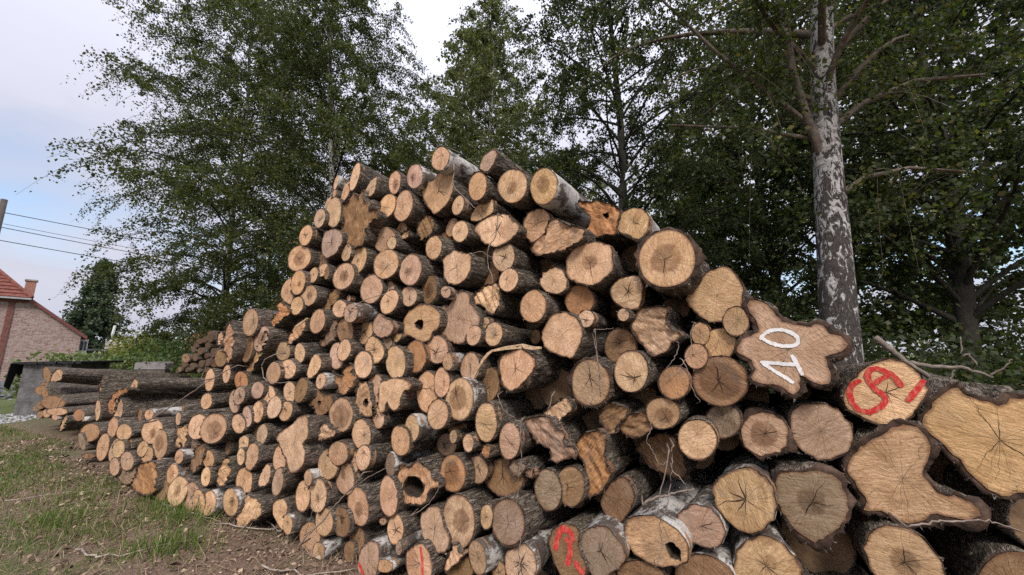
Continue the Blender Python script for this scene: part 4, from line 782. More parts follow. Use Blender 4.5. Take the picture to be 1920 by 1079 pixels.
((-2.261,3.657,1.089),30.8,2.4,('e',(0.12,0.021,-0.003,0.102)),0,'D',0.0,0,(0.705,0.481,0.323),0,0,'medium pale oval log end,nearest one upper left of the leaf-shaped log'),
((-2.105,3.582,1.065),29.0,1.8,('e',(0.105,0.013,-0.001,0.088)),0,'D',0.0,0,(0.626,0.404,0.226),0,0,'medium tan oval log end,nearest one above the leaf-shaped log'),
((-1.876,3.373,0.83),29.6,-2.8,('p',((0.157,0.252),(0.188,0.164),(0.181,0.056),(0.098,0.01),(0.158,-0.045),(0.151,-0.144),(0.07,-0.217),(-0.057,-0.25),(-0.099,-0.16),(-0.155,-0.112),(-0.234,-0.027),(-0.29,0.004),(-0.242,0.057),(-0.094,0.129),(0.032,0.215))),0,'D',0.0,0,(0.664,0.444,0.291),0,0,'big pale leaf-shaped log end in the left half'),
((-2.118,3.588,0.646),36.1,1.4,('e',(0.133,-0.025,0.019,0.116)),0,'D',0.0,0,(0.684,0.422,0.267),0,0,'medium tan oval log end,nearest one lower left of the leaf-shaped log'),
((-2.387,3.717,0.831),29.5,-3.1,('e',(0.09,0.02,0.001,0.096)),0,'D',0.0,0,(0.56,0.389,0.25),0,0,'small pale oval log end,nearest one left of the leaf-shaped log'),
((-2.577,3.907,0.845),35.2,1.3,('e',(0.115,-0.017,0.012,0.07)),0,'D',0.0,0,(0.274,0.168,0.086),0,0,'medium brown oval log end,second one left of the leaf-shaped log'),
((-2.663,3.882,0.719),33.4,-2.9,('p',((-0.111,-0.063),(-0.112,0.023),(-0.017,0.066),(0.106,0.07),(0.11,-0.033),(-0.095,-0.082))),0,'D',0.0,0,(0.797,0.53,0.314),0,0,'medium pale angular log end,second one lower right of the swirl-hearted log'),
((-2.616,3.793,0.612),31.7,-1.2,('e',(0.081,-0.006,0.008,0.076)),0,'D',0.0,0,(0.743,0.49,0.283),0,0,'small pale oval log end,third one lower right of the swirl-hearted log'),
((-2.458,3.717,0.633),29.1,-1.3,('p',((-0.07,0.1),(0.024,0.126),(0.106,0.1),(0.107,-0.017),(0.011,-0.128),(-0.088,-0.123),(-0.113,-0.046))),0,'D',0.0,0,(0.592,0.378,0.235),0,0,'medium tan angular log end,second one above the torn twin-lobed log'),
((-2.968,4.094,0.621),31.0,-1.2,('e',(0.057,0.023,0.001,0.074)),0,'D',0.0,0,(0.317,0.184,0.099),0,0,'small brown oval log end,nearest one lower right of the swirl-hearted log'),
((-3.142,4.077,0.511),28.3,-2.9,('e',(0.114,-0.01,0.012,0.089)),0,'D',0.0,0,(0.64,0.384,0.208),0,0,'medium tan oval log end,nearest one below the swirl-hearted log'),
((-3.708,4.38,0.677),30.7,1.2,('p',((-0.22,0.091),(-0.088,0.079),(0.126,0.141),(0.125,0.006),(0.135,-0.12),(0.059,-0.117),(-0.033,-0.046),(-0.012,-0.126),(-0.14,-0.118),(-0.112,-0.007))),0,'D',0.0,1,(0.611,0.395,0.224),0,0,'medium tan torn log end,nearest one below the green mossy log'),
((-3.505,4.317,0.579),31.0,-0.5,('e',(0.15,-0.033,0.019,0.087)),0,'D',0.0,0,(0.328,0.212,0.136),0,0,'medium brown oval log end,nearest one lower left of the swirl-hearted log'),
((-3.339,4.191,0.497),31.6,0.1,('p',((-0.032,0.13),(0.19,0.135),(0.17,0.034),(0.06,-0.047),(-0.041,-0.161),(-0.192,-0.151),(-0.128,-0.006))),0,'D',0.0,1,(0.298,0.177,0.101),0,0,'medium brown torn log end,second one lower left of the swirl-hearted log'),
((-3.614,4.269,0.488),28.6,0.6,('e',(0.104,-0.011,0.011,0.068)),0,'B',0.0,0,(0.611,0.365,0.218),0,0,'small tan oval log end,second one upper right of the splintered orange stump'),
((-4.064,4.516,0.562),28.9,-0.8,('e',(0.2,-0.032,0.019,0.156)),0,'D',0.6,0,(0.572,0.358,0.212),0,0,'large tan oval log end,third one above the splintered orange stump'),
((-4.279,4.619,0.682),23.5,-3.7,('e',(0.235,0.022,0.009,0.147)),0,'D',0.4,0,(0.706,0.448,0.277),0,0,'medium pale oval log end,nearest one lower right of the long grey barked log'),
((-4.904,4.917,0.61),23.3,-3.7,('e',(0.184,-0.011,0.012,0.102)),0,'D',0.0,0,(0.685,0.435,0.253),0,0,'medium tan oval log end,second one below the long grey barked log'),
((-5.205,5.061,0.646),28.3,-0.2,('p',((-0.18,-0.068),(-0.158,0.046),(-0.043,0.133),(0.145,0.099),(0.171,0.006),(0.083,-0.125),(-0.078,-0.114))),0,'D',0.0,0,(0.627,0.375,0.226),0,0,'medium tan angular log end,nearest one below the long grey barked log'),
((-4.771,4.887,0.484),28.0,-4.0,('e',(0.049,-0.018,0.005,0.064)),0,'D',0.0,0,(0.544,0.279,0.131),0,0,'small orange oval log end,second one upper left of the splintered orange stump'),
((-4.42,4.686,0.467),26.1,3.1,('e',(0.124,0.004,0.009,0.09)),0,'D',0.0,0,(0.565,0.365,0.201),0,0,'small tan oval log end,second one above the splintered orange stump'),
((-4.305,4.632,0.418),27.5,-0.6,('e',(0.162,-0.022,0.018,0.093)),0,'D',0.0,0,(0.571,0.35,0.201),0,0,'medium tan oval log end,nearest one above the splintered orange stump'),
((-4.662,4.768,0.307),25.5,-3.2,('e',(0.166,-0.011,0.017,0.11)),0,'D',0.0,0,(0.542,0.36,0.246),0,0,'medium pinkish oval log end,nearest one upper left of the splintered orange stump'),
((-4.905,4.884,0.419),22.7,-2.7,('e',(0.143,0.014,0.01,0.105)),0,'D',0.0,0,(0.691,0.471,0.271),0,0,'medium pale oval log end,third one lower right of the orange oval log'),
((-5.138,5.062,0.362),24.3,-0.9,('e',(0.118,0.045,0.007,0.145)),0,'D',0.0,0,(0.547,0.362,0.236),0,0,'medium tan oval log end,second one lower right of the orange oval log'),
((-4.929,4.896,0.208),28.3,-2.8,('e',(0.163,-0.013,0.018,0.105)),0,'D',0.0,0,(0.611,0.386,0.249),0,0,'medium tan oval log end,second one left of the splintered orange stump'),
((-4.663,4.802,0.159),23.8,-1.8,('e',(0.197,0.003,0.021,0.125)),0,'B',0.0,0,(0.337,0.236,0.163),0,0,'medium greyish oval log end,nearest one left of the splintered orange stump'),
((-4.067,4.419,0.22),23.8,-1.7,('p',((-0.174,0.141),(0.167,0.202),(0.221,0.07),(0.247,-0.085),(0.134,-0.135),(-0.021,-0.168),(-0.267,-0.156),(-0.277,-0.074),(-0.2,0.054))),0,'D',0.0,1,(0.458,0.247,0.116),0,0,'splintered orange stump in the lowest row near the grass'),
((-3.979,4.476,0.316),24.9,-0.1,('e',(0.126,-0.052,0.019,0.108)),0,'B',0.0,0,(0.661,0.398,0.252),0,0,'medium tan oval log end,nearest one upper right of the splintered orange stump'),
((-3.829,4.371,0.152),23.4,3.4,('e',(0.147,-0.005,0.019,0.143)),0,'D',0.0,0,(0.33,0.202,0.116),0,0,'medium brown oval log end,nearest one lower right of the splintered orange stump'),
((-3.693,4.307,0.302),26.5,3.5,('e',(0.117,-0.018,0.015,0.1)),0,'B',0.0,0,(0.667,0.402,0.229),0,0,'medium tan oval log end,nearest one right of the splintered orange stump'),
((-3.649,4.352,0.317),29.4,1.4,('e',(0.131,-0.031,0.021,0.074)),0,'D',0.0,0,(0.31,0.178,0.1),0,0,'medium brown oval log end,third one right of the splintered orange stump'),
((-3.507,4.184,0.171),27.6,3.6,('e',(0.206,0.012,0.025,0.143)),0,'D',0.4,0,(0.738,0.502,0.299),0,0,'medium pale oval log end,second one right of the splintered orange stump'),
((-3.109,4.028,0.36),26.0,1.3,('e',(0.083,-0.011,0.011,0.092)),0,'D',0.0,0,(0.811,0.526,0.3),0,0,'small pale oval log end,third one below the swirl-hearted log'),
((-2.828,3.894,0.434),28.3,1.4,('p',((0.059,0.168),(0.107,0.043),(0.08,-0.101),(-0.123,-0.132),(-0.113,-0.029),(-0.048,0.104))),0,'D',0.0,1,(0.606,0.387,0.217),0,0,'medium tan torn log end,second one upper left of the torn twin-lobed log'),
((-3.501,4.381,0.228),30.4,-2.7,('e',(0.115,-0.018,0.019,0.048)),0,'D',0.0,0,(0.299,0.181,0.095),0,0,'small brown round log end,fourth one below the swirl-hearted log'),
((-3.267,4.07,0.157),26.0,-3.8,('e',(0.16,0.0,0.022,0.141)),0,'D',0.0,0,(0.567,0.364,0.243),0,0,'medium tan oval log end,third one left of the torn twin-lobed log'),
((-3.12,4.0,0.131),26.6,-3.4,('e',(0.11,-0.041,0.022,0.112)),0,'D',0.0,0,(0.695,0.446,0.249),0,0,'medium tan oval log end,second one left of the torn twin-lobed log'),
((-2.97,3.928,0.147),28.4,3.8,('e',(0.131,-0.012,0.021,0.109)),0,'B',0.0,0,(0.702,0.432,0.254),0,0,'medium tan oval log end,nearest one left of the torn twin-lobed log'),
((-2.653,3.777,0.213),29.1,-1.5,('e',(0.137,-0.034,0.027,0.112)),0,'B',0.4,0,(0.622,0.396,0.222),0,0,'medium tan oval log end,nearest one upper left of the torn twin-lobed log'),
((-2.97,3.928,1.711),29.9,-1.7,('p',((-0.005,0.243),(0.064,0.135),(0.1,0.007),(0.126,-0.129),(0.03,-0.232),(-0.05,-0.13),(-0.123,-0.013),(-0.142,0.082),(-0.073,0.163))),0,'D',0.0,1,(0.588,0.353,0.225),0,0,'tall split log end at the left shoulder of the pile'),
((-3.167,4.056,1.76),31.7,1.7,('p',((-0.044,-0.084),(-0.069,0.049),(0.045,0.07),(0.077,0.021),(0.029,-0.061))),0,'D',0.0,1,(0.623,0.394,0.245),0,0,'small tan torn log end,nearest one upper left of the tall split log'),
((-2.72,3.842,1.911),28.4,-2.1,('e',(0.145,0.016,-0.018,0.142)),0,'D',0.0,0,(0.491,0.321,0.198),0,0,'yellowish oval log end at the left shoulder,thick bark behind'),
((-2.775,3.935,1.639),32.4,3.5,('e',(0.113,0.016,-0.01,0.137)),0,'D',0.7,0,(0.305,0.185,0.101),0,0,'medium brown oval log end,nearest one right of the tall split log'),
((-2.553,3.796,1.738),32.8,-0.6,('e',(0.142,0.054,-0.024,0.124)),0,'D',0.5,0,(0.531,0.358,0.263),0,0,'medium pinkish oval log end,nearest one lower right of the yellowish shoulder log'),
((-2.613,3.858,1.58),35.3,-3.9,('p',((0.193,0.245),(0.25,0.177),(0.11,0.024),(-0.061,-0.134),(-0.22,-0.219),(-0.28,-0.198),(-0.204,-0.103),(-0.025,0.047),(0.1,0.136))),0,'D',0.0,1,(0.617,0.388,0.202),0,0,'medium yellowish torn log end,nearest one lower right of the tall split log'),
((-3.032,4.024,1.377),26.5,2.2,('e',(0.075,-0.009,-0.001,0.092)),0,'D',0.0,0,(0.654,0.397,0.253),0,0,'small tan oval log end,nearest one below the tall split log'),
((-2.817,3.955,1.308),30.0,-3.6,('e',(0.134,-0.028,0.005,0.1)),0,'D',0.0,0,(0.537,0.272,0.132),0,0,'medium orange oval log end,second one below the tall split log'),
((-3.29,4.247,1.543),30.2,3.9,('e',(0.147,-0.031,0.001,0.097)),0,'D',0.0,0,(0.3,0.183,0.089),0,0,'medium brown oval log end,nearest one lower left of the tall split log'),
((-2.309,3.779,1.615),32.8,-1.2,('e',(0.146,0.013,-0.013,0.091)),0,'D',0.0,0,(0.515,0.343,0.204),0,0,'medium tan round log end,nearest one below the ragged orange log'),
((-2.025,3.577,1.598),30.1,-3.4,('e',(0.084,-0.002,-0.004,0.093)),0,'D',0.0,0,(0.744,0.495,0.304),0,0,'small pale oval log end,second one lower right of the ragged orange log'),
((-1.802,3.438,1.478),37.3,-0.1,('p',((-0.003,0.12),(0.122,0.067),(0.126,-0.011),(0.006,-0.093),(-0.097,-0.117),(-0.131,-0.058),(-0.085,0.044))),0,'D',0.0,0,(0.812,0.526,0.31),0,0,'medium pale angular log end,nearest one upper left of the reddish bow-tie log'),
((-2.321,3.685,1.407),35.7,-3.6,('e',(0.153,0.045,-0.019,0.105)),0,'D',0.0,0,(0.598,0.369,0.224),0,0,'medium tan oval log end,second one lower right of the tall split log'),
((-2.131,3.594,1.447),30.8,-3.6,('e',(0.138,0.028,-0.015,0.088)),0,'D',0.0,0,(0.803,0.523,0.337),0,0,'medium pale round log end,second one below the ragged orange log'),
((-2.523,3.782,1.235),30.6,-3.5,('e',(0.113,0.027,-0.008,0.084)),0,'D',0.0,0,(0.613,0.414,0.305),0,0,'medium pinkish oval log end,third one lower right of the tall split log'),
((-2.749,3.856,1.174),28.7,-0.7,('e',(0.103,0.018,-0.003,0.09)),0,'D',0.0,0,(0.533,0.361,0.252),0,0,'small pinkish oval log end,second one upper right of the swirl-hearted log'),
((-2.104,3.615,1.231),31.4,-3.6,('e',(0.111,-0.003,0.001,0.096)),0,'D',0.0,0,(0.748,0.493,0.31),0,0,'medium pale oval log end,second one above the leaf-shaped log'),
((-1.939,3.503,1.262),29.7,3.8,('e',(0.094,0.016,-0.004,0.108)),0,'D',0.0,0,(0.285,0.175,0.087),0,0,'medium brown oval log end,second one left of the reddish bow-tie log'),
((-1.707,3.392,1.349),31.8,0.1,('e',(0.073,0.015,-0.006,0.069)),0,'B',0.0,0,(0.767,0.486,0.308),0,0,'small pale oval log end,nearest one left of the reddish bow-tie log'),
((-1.585,3.401,1.574),34.3,0.3,('e',(0.123,0.001,-0.006,0.119)),0,'D',0.0,0,(0.647,0.43,0.306),0,0,'medium pinkish oval log end,nearest one above the reddish bow-tie log'),
((-1.469,3.279,1.623),32.1,-1.5,('e',(0.089,0.03,-0.014,0.093)),0,'D',0.0,0,(0.708,0.456,0.287),0,0,'medium pale oval log end,second one above the reddish bow-tie log'),
((-1.271,3.218,1.501),33.2,0.3,('e',(0.126,0.003,-0.005,0.112)),0,'D',0.0,0,(0.811,0.532,0.345),0,0,'medium pale oval log end,nearest one upper right of the reddish bow-tie log'),
((-1.161,3.165,1.622),40.2,0.8,('p',((-0.107,0.115),(0.021,0.111),(0.138,0.017),(0.156,-0.054),(0.07,-0.109),(-0.035,-0.111),(-0.109,-0.047),(-0.168,0.03))),0,'D',0.0,0,(0.741,0.484,0.28),0,0,'medium pale angular log end,second one upper left of the pale cracked pillow log'),
((-0.937,3.025,1.524),40.6,-2.3,('e',(0.143,-0.011,0.002,0.131)),0,'D',0.0,0,(0.755,0.503,0.291),0,0,'pale pillow-shaped log end with a diagonal crack mid left'),
((-2.395,3.754,1.189),28.1,0.3,('e',(0.121,0.019,-0.005,0.091)),0,'D',0.0,0,(0.784,0.505,0.307),0,0,'medium pale oval log end,third one left of the black-hearted oval log'),
((-1.475,3.348,1.36),35.4,0.6,('p',((-0.206,0.089),(-0.132,0.037),(-0.003,0.022),(-0.015,0.099),(0.089,0.153),(0.121,0.111),(0.094,0.063),(0.191,0.029),(0.129,-0.057),(0.021,-0.128),(-0.109,-0.098),(-0.083,-0.039),(-0.157,-0.033),(-0.246,-0.007))),0,'D',0.0,1,(0.536,0.285,0.137),0,0,'reddish bow-tie shaped torn log end mid left'),
((-1.241,3.203,1.204),35.3,1.0,('p',((-0.108,0.081),(-0.069,0.148),(0.057,0.162),(0.072,0.056),(0.144,-0.027),(0.152,-0.087),(0.082,-0.128),(-0.001,-0.091),(-0.089,-0.144),(-0.129,-0.103),(-0.126,-0.012))),((-0.011,-0.021),(0.028,0.026),(0.072,0.011),(0.05,-0.043)),'D',0.0,1,(0.585,0.379,0.228),0,0,'medium tan torn log end,nearest one upper right of the black-hearted oval log'),
((-1.15,3.193,1.301),38.6,3.3,('e',(0.12,-0.012,0.006,0.121)),0,'D',0.0,0,(0.608,0.388,0.267),0,0,'medium pinkish oval log end,nearest one left of the jigsaw-shaped log'),
((-0.94,2.993,1.286),36.1,-0.4,('p',((-0.174,0.069),(-0.016,0.11),(0.094,0.123),(0.202,0.094),(0.236,0.072),(0.206,0.038),(0.141,0.034),(0.106,-0.042),(0.097,-0.1),(0.031,-0.13),(-0.026,-0.11),(-0.044,-0.066),(-0.072,-0.08),(-0.08,-0.149),(-0.152,-0.163),(-0.174,-0.088),(-0.166,-0.01))),0,'D',0.0,0,(0.711,0.464,0.278),0,0,'pale jigsaw-shaped log end with a dark pith mid left'),
((-1.085,3.129,1.081),39.6,-2.2,('e',(0.089,-0.008,0.008,0.084)),0,'D',0.0,0,(0.735,0.479,0.319),0,0,'medium pale oval log end,nearest one lower left of the jigsaw-shaped log'),
((-1.713,3.461,1.153),31.4,-1.5,('p',((-0.113,0.128),(-0.04,0.102),(0.082,0.07),(0.19,0.048),(0.141,-0.031),(0.018,-0.117),(-0.069,-0.105),(-0.111,-0.04),(-0.184,-0.025),(-0.174,0.045),(-0.085,0.04))),((-0.067,0.012),(-0.017,0.03),(-0.003,-0.003),(-0.042,-0.035)),'D',0.0,1,(0.319,0.187,0.102),0,0,'medium brown torn log end,nearest one upper left of the black-hearted oval log'),
((-1.451,3.27,1.08),32.0,2.2,('e',(0.165,-0.018,0.014,0.135)),0,'D',0.7,0,(0.522,0.338,0.212),0,0,'oval log end with a black blotchy heart mid left'),
((-1.607,3.311,0.925),37.0,-1.5,('p',((-0.006,0.093),(0.093,0.055),(0.22,0.043),(0.172,0.002),(0.03,-0.042),(-0.159,-0.086),(-0.261,-0.095),(-0.129,-0.017))),0,'D',0.0,1,(0.647,0.43,0.276),0,0,'medium pale torn log end,nearest one lower left of the black-hearted oval log'),
((-1.224,3.162,0.946),33.3,-3.3,('e',(0.127,-0.013,0.014,0.118)),0,'D',0.0,0,(0.735,0.472,0.284),0,0,'medium pale oval log end,nearest one lower right of the black-hearted oval log'),
((-0.844,2.947,0.946),36.0,-3.3,('e',(0.111,-0.022,0.02,0.105)),0,'D',0.0,0,(0.705,0.432,0.252),0,0,'medium tan oval log end,nearest one above the hollow torn log'),
((-5.231,5.107,0.879),24.8,0.6,('e',(0.135,-0.039,0.006,0.149)),0,'D',0.0,0,(0.628,0.411,0.272),0,0,'long grey-barked log with a thin pale end,left stack'),
((-5.291,5.122,0.97),23.3,-3.5,('p',((0.02,0.132),(0.189,0.164),(0.34,0.178),(0.298,0.134),(0.101,0.083),(0.048,-0.006),(0.034,-0.11),(-0.019,-0.199),(-0.154,-0.155),(-0.198,-0.035),(-0.076,0.075))),((-0.047,0.006),(0.053,0.047),(0.109,0.008),(0.016,-0.041)),'D',0.0,1,(0.481,0.244,0.115),0,0,'medium orange torn log end,nearest one above the long grey barked log'),
((-5.033,5.079,1.163),27.6,-3.6,('p',((-0.006,0.097),(0.13,0.05),(0.035,-0.092),(-0.12,-0.065),(-0.097,0.024))),0,'D',0.0,0,(0.628,0.385,0.233),0,0,'long bark-covered log above the thin pale one,left stack'),
((-5.983,5.565,1.059),22.4,-1.7,('p',((-0.016,0.244),(0.018,0.093),(0.057,-0.169),(-0.012,-0.154),(-0.047,0.052))),0,'M',0.0,1,(0.616,0.386,0.213),0,0,'mossy split log with a thin upright torn end,left stack'),
((-5.839,5.43,0.799),23.7,-3.2,('p',((-0.065,0.159),(0.07,0.092),(0.079,-0.106),(-0.027,-0.159),(-0.081,0.011))),0,'D',0.0,0,(0.652,0.417,0.243),0,0,'medium pale angular log end,nearest one left of the long grey barked log'),
((-3.35,4.209,1.304),28.6,-1.5,('e',(0.104,0.001,-0.002,0.121)),0,'D',0.0,0,(0.73,0.454,0.28),0,0,'medium tan oval log end,nearest one upper right of the green mossy log'),
((-3.832,4.439,0.855),29.9,0.4,('e',(0.068,-0.013,0.004,0.072)),0,'D',0.0,0,(0.598,0.375,0.241),0,0,'small tan oval log end,nearest one lower left of the green mossy log'),
((-4.456,4.737,0.852),29.7,1.2,('e',(0.136,0.002,0.004,0.061)),0,'B',0.0,0,(0.744,0.449,0.274),0,0,'small tan oval log end,nearest one lower right of the long upper log'),
((-3.954,4.63,0.931),30.1,0.6,('e',(0.037,-0.018,0.003,0.043)),0,'M',0.0,0,(0.346,0.199,0.108),0,0,'slim dark log topped with green moss,left stack'),
((-4.959,5.143,0.788),25.8,2.5,('e',(0.06,-0.049,0.005,0.087)),0,'D',0.0,0,(0.337,0.193,0.104),0,0,'small brown oval log end,nearest one right of the long grey barked log'),
((-6.331,5.831,0.421),25.6,3.6,('e',(0.327,-0.025,0.024,0.128)),0,'D',0.0,0,(0.423,0.244,0.132),0,0,'orange oval log end at the left foot of the pile'),
((-9.353,7.804,1.134),25.8,0.0,('p',((-0.398,-0.095),(-0.251,0.045),(-0.01,0.144),(0.349,0.085),(0.26,-0.075),(-0.15,-0.128))),0,'D',0.0,1,(0.521,0.346,0.22),0,1,'bark-covered top log of the far left stack with a chewed end'),
((-10.552,8.597,1.112),22.1,0.0,('e',(0.182,-0.117,0.003,0.168)),0,'D',0.0,0,(0.325,0.19,0.098),0,1,'medium brown oval log end,nearest one left of the chewed-end top log'),
((-10.008,8.116,0.808),23.1,0.0,('e',(0.312,-0.071,0.011,0.097)),0,'D',0.0,0,(0.325,0.189,0.102),0,1,'medium brown oval log end,second one lower left of the chewed-end top log'),
((-10.237,8.336,0.885),20.5,0.0,('e',(0.176,-0.052,0.005,0.073)),0,'D',0.0,0,(0.329,0.19,0.094),0,1,'small brown oval log end,nearest one lower left of the chewed-end top log'),
((-9.789,8.012,0.75),22.1,0.0,('e',(0.132,-0.061,0.005,0.087)),0,'D',0.0,0,(0.356,0.206,0.1),0,1,'small brown oval log end,third one lower left of the chewed-end top log'),
((-9.002,7.525,0.637),22.3,0.0,('e',(0.492,-0.079,0.025,0.124)),0,'D',0.0,0,(0.334,0.193,0.106),0,1,'large brown oval log end,nearest one below the chewed-end top log'),
((-7.535,6.715,0.533),26.1,0.0,('e',(0.238,-0.008,0.011,0.097)),0,'D',0.0,0,(0.468,0.238,0.115),0,1,'medium orange oval log end,nearest one lower left of the mossy split log'),
((-8.589,7.273,0.505),20.2,0.0,('e',(0.37,-0.07,0.03,0.065)),0,'D',0.0,0,(0.603,0.378,0.241),0,1,'medium tan round log end,second one below the chewed-end top log'),
((-8.623,7.289,0.396),21.0,0.0,('e',(0.106,-0.049,0.009,0.044)),0,'B',0.0,0,(0.688,0.435,0.293),0,1,'small pale oval log end,third one upper left of the orange oval log'),
((-7.361,6.632,0.487),27.0,0.0,('e',(0.071,-0.039,0.006,0.045)),0,'B',0.0,0,(0.313,0.221,0.147),0,1,'small greyish oval log end,nearest one upper left of the orange oval log'),
((-8.039,6.956,0.348),24.9,0.0,('p',((0.04,0.156),(0.158,0.096),(0.085,-0.046),(-0.097,-0.151),(-0.172,-0.123),(-0.075,0.034))),0,'D',0.0,1,(0.67,0.424,0.255),0,1,'medium tan torn log end,nearest one left of the orange oval log'),
((-9.903,8.066,0.514),23.4,0.0,('e',(0.204,-0.016,0.008,0.076)),0,'D',0.0,0,(0.292,0.173,0.091),0,1,'small brown oval log end,fourth one lower left of the chewed-end top log'),
((-10.071,8.146,0.436),22.6,0.0,('e',(0.158,-0.014,0.007,0.065)),0,'D',0.0,0,(0.312,0.218,0.142),0,1,'small greyish oval log end,fifth one lower left of the chewed-end top log'),
((-9.333,7.739,0.404),24.7,0.0,('e',(0.214,-0.015,0.011,0.084)),0,'D',0.0,0,(0.571,0.36,0.231),0,1,'medium tan oval log end,third one below the chewed-end top log'),
((-9.64,7.885,0.355),25.8,0.0,('e',(0.163,-0.014,0.009,0.068)),0,'D',0.0,0,(0.357,0.204,0.112),0,1,'small brown oval log end,second one left of the orange oval log'),
((-6.445,5.852,0.288),24.3,-2.6,('e',(0.108,-0.104,0.013,0.119)),0,'D',0.0,0,(0.32,0.237,0.154),0,0,'small greyish oval log end,nearest one lower left of the orange oval log'),
((-5.646,5.404,0.317),26.5,-0.4,('e',(0.197,0.02,0.014,0.18)),0,'D',0.0,0,(0.599,0.367,0.218),0,0,'large tan oval log end,nearest one lower right of the orange oval log'),
((-5.63,5.43,0.437),28.5,2.4,('e',(0.163,-0.035,0.019,0.049)),0,'D',0.0,0,(0.589,0.377,0.207),0,0,'small tan round log end,nearest one right of the orange oval log'),
((-6.231,5.783,0.102),21.3,-1.5,('e',(0.169,-0.028,0.023,0.034)),0,'D',0.0,0,(0.279,0.165,0.084),0,0,'small brown round log end,nearest one below the orange oval log'),
((-7.047,8.698,1.973),32.6,0.0,('e',(0.17,-0.045,-0.004,0.133)),0,'D',0.0,0,(0.137,0.079,0.045),0,2,'topmost dark log of the small heap behind the left stack'),
((-7.447,8.889,1.87),28.3,0.0,('e',(0.125,-0.023,-0.002,0.064)),0,'D',0.0,0,(0.136,0.078,0.041),0,2,'thin dark weathered log end,second one lower left of the topmost heap log'),
((-7.251,8.796,1.905),31.2,0.0,('e',(0.122,-0.025,-0.002,0.07)),0,'D',0.0,0,(0.141,0.083,0.042),0,2,'thin dark weathered log end,nearest one lower left of the topmost heap log'),
((-7.571,8.948,1.771),28.9,0.0,('e',(0.109,-0.021,-0.001,0.057)),0,'D',0.0,0,(0.141,0.081,0.045),0,2,'thin dark weathered log end,third one lower left of the topmost heap log'),
((-7.101,8.724,1.767),29.9,0.0,('e',(0.119,-0.026,-0.001,0.076)),0,'D',0.0,0,(0.121,0.073,0.038),0,2,'thin dark weathered log end,nearest one below the topmost heap log'),
((-7.641,8.982,1.667),31.0,0.0,('e',(0.11,-0.023,-0.0,0.06)),0,'D',0.0,0,(0.148,0.111,0.075),0,2,'thin greyish weathered log end,fifth one lower left of the topmost heap log'),
((-7.353,8.844,1.635),25.3,0.0,('e',(0.123,-0.028,-0.0,0.076)),0,'D',0.0,0,(0.162,0.095,0.052),0,2,'thin dark weathered log end,fourth one lower left of the topmost heap log'),
((-7.901,9.106,1.471),24.4,0.0,('e',(0.171,-0.043,0.001,0.106)),0,'D',0.0,0,(0.34,0.207,0.121),0,2,'thin tan weathered log end,seventh one lower left of the topmost heap log'),
((-7.529,8.928,1.495),28.5,0.0,('e',(0.126,-0.033,0.001,0.087)),0,'D',0.0,0,(0.16,0.094,0.051),0,2,'thin dark weathered log end,sixth one lower left of the topmost heap log'),
((-7.926,9.117,1.312),27.2,0.0,('e',(0.114,-0.026,0.002,0.063)),0,'D',0.0,0,(0.148,0.088,0.05),0,2,'thin dark weathered log end,ninth one lower left of the topmost heap log'),
((-7.582,8.953,1.283),26.7,0.0,('e',(0.108,-0.029,0.002,0.076)),0,'D',0.0,0,(0.157,0.1,0.059),0,2,'thin dark weathered log end,eighth one lower left of the topmost heap log'),
((-8.064,9.183,1.205),28.4,0.0,('e',(0.097,-0.024,0.002,0.056)),0,'D',0.0,0,(0.287,0.174,0.104),0,2,'thin tan weathered log end,eleventh one lower left of the topmost heap log'),
((-8.171,9.234,1.14),29.8,0.0,('e',(0.078,-0.015,0.002,0.035)),0,'D',0.0,0,(0.132,0.097,0.061),0,2,'thin greyish weathered log end,twelfth one lower left of the topmost heap log'),
((-7.256,8.798,1.344),27.7,0.0,('e',(0.104,-0.027,0.002,0.075)),0,'D',0.0,0,(0.148,0.09,0.045),0,2,'thin dark weathered log end,sixth one below the topmost heap log'),
((-7.775,9.045,1.196),32.1,0.0,('e',(0.093,-0.021,0.002,0.052)),0,'D',0.0,0,(0.131,0.076,0.041),0,2,'thin dark weathered log end,tenth one lower left of the topmost heap log'),
((-7.296,8.817,1.191),31.6,0.0,('e',(0.087,-0.017,0.002,0.047)),0,'D',0.0,0,(0.163,0.115,0.075),0,2,'thin greyish weathered log end,eighth one below the topmost heap log'),
((-7.01,8.681,1.377),28.4,0.0,('e',(0.1,-0.028,0.001,0.081)),0,'D',0.0,0,(0.136,0.081,0.046),0,2,'thin dark weathered log end,fourth one below the topmost heap log'),
((-7.022,8.686,1.212),31.8,0.0,('e',(0.1,-0.019,0.002,0.053)),0,'D',0.0,0,(0.155,0.091,0.045),0,2,'thin dark weathered log end,seventh one below the topmost heap log'),
((-6.781,8.571,1.35),25.8,0.0,('e',(0.097,-0.027,0.002,0.079)),0,'D',0.0,0,(0.148,0.086,0.044),0,2,'thin dark weathered log end,fifth one below the topmost heap log'),
((-6.842,8.6,1.619),26.2,0.0,('e',(0.114,-0.027,-0.0,0.081)),0,'D',0.0,0,(0.137,0.081,0.043),0,2,'thin dark weathered log end,second one below the topmost heap log'),
((-7.096,8.721,1.528),32.3,0.0,('e',(0.102,-0.022,0.0,0.061)),0,'D',0.0,0,(0.143,0.087,0.045),0,2,'thin dark weathered log end,third one below the topmost heap log')]
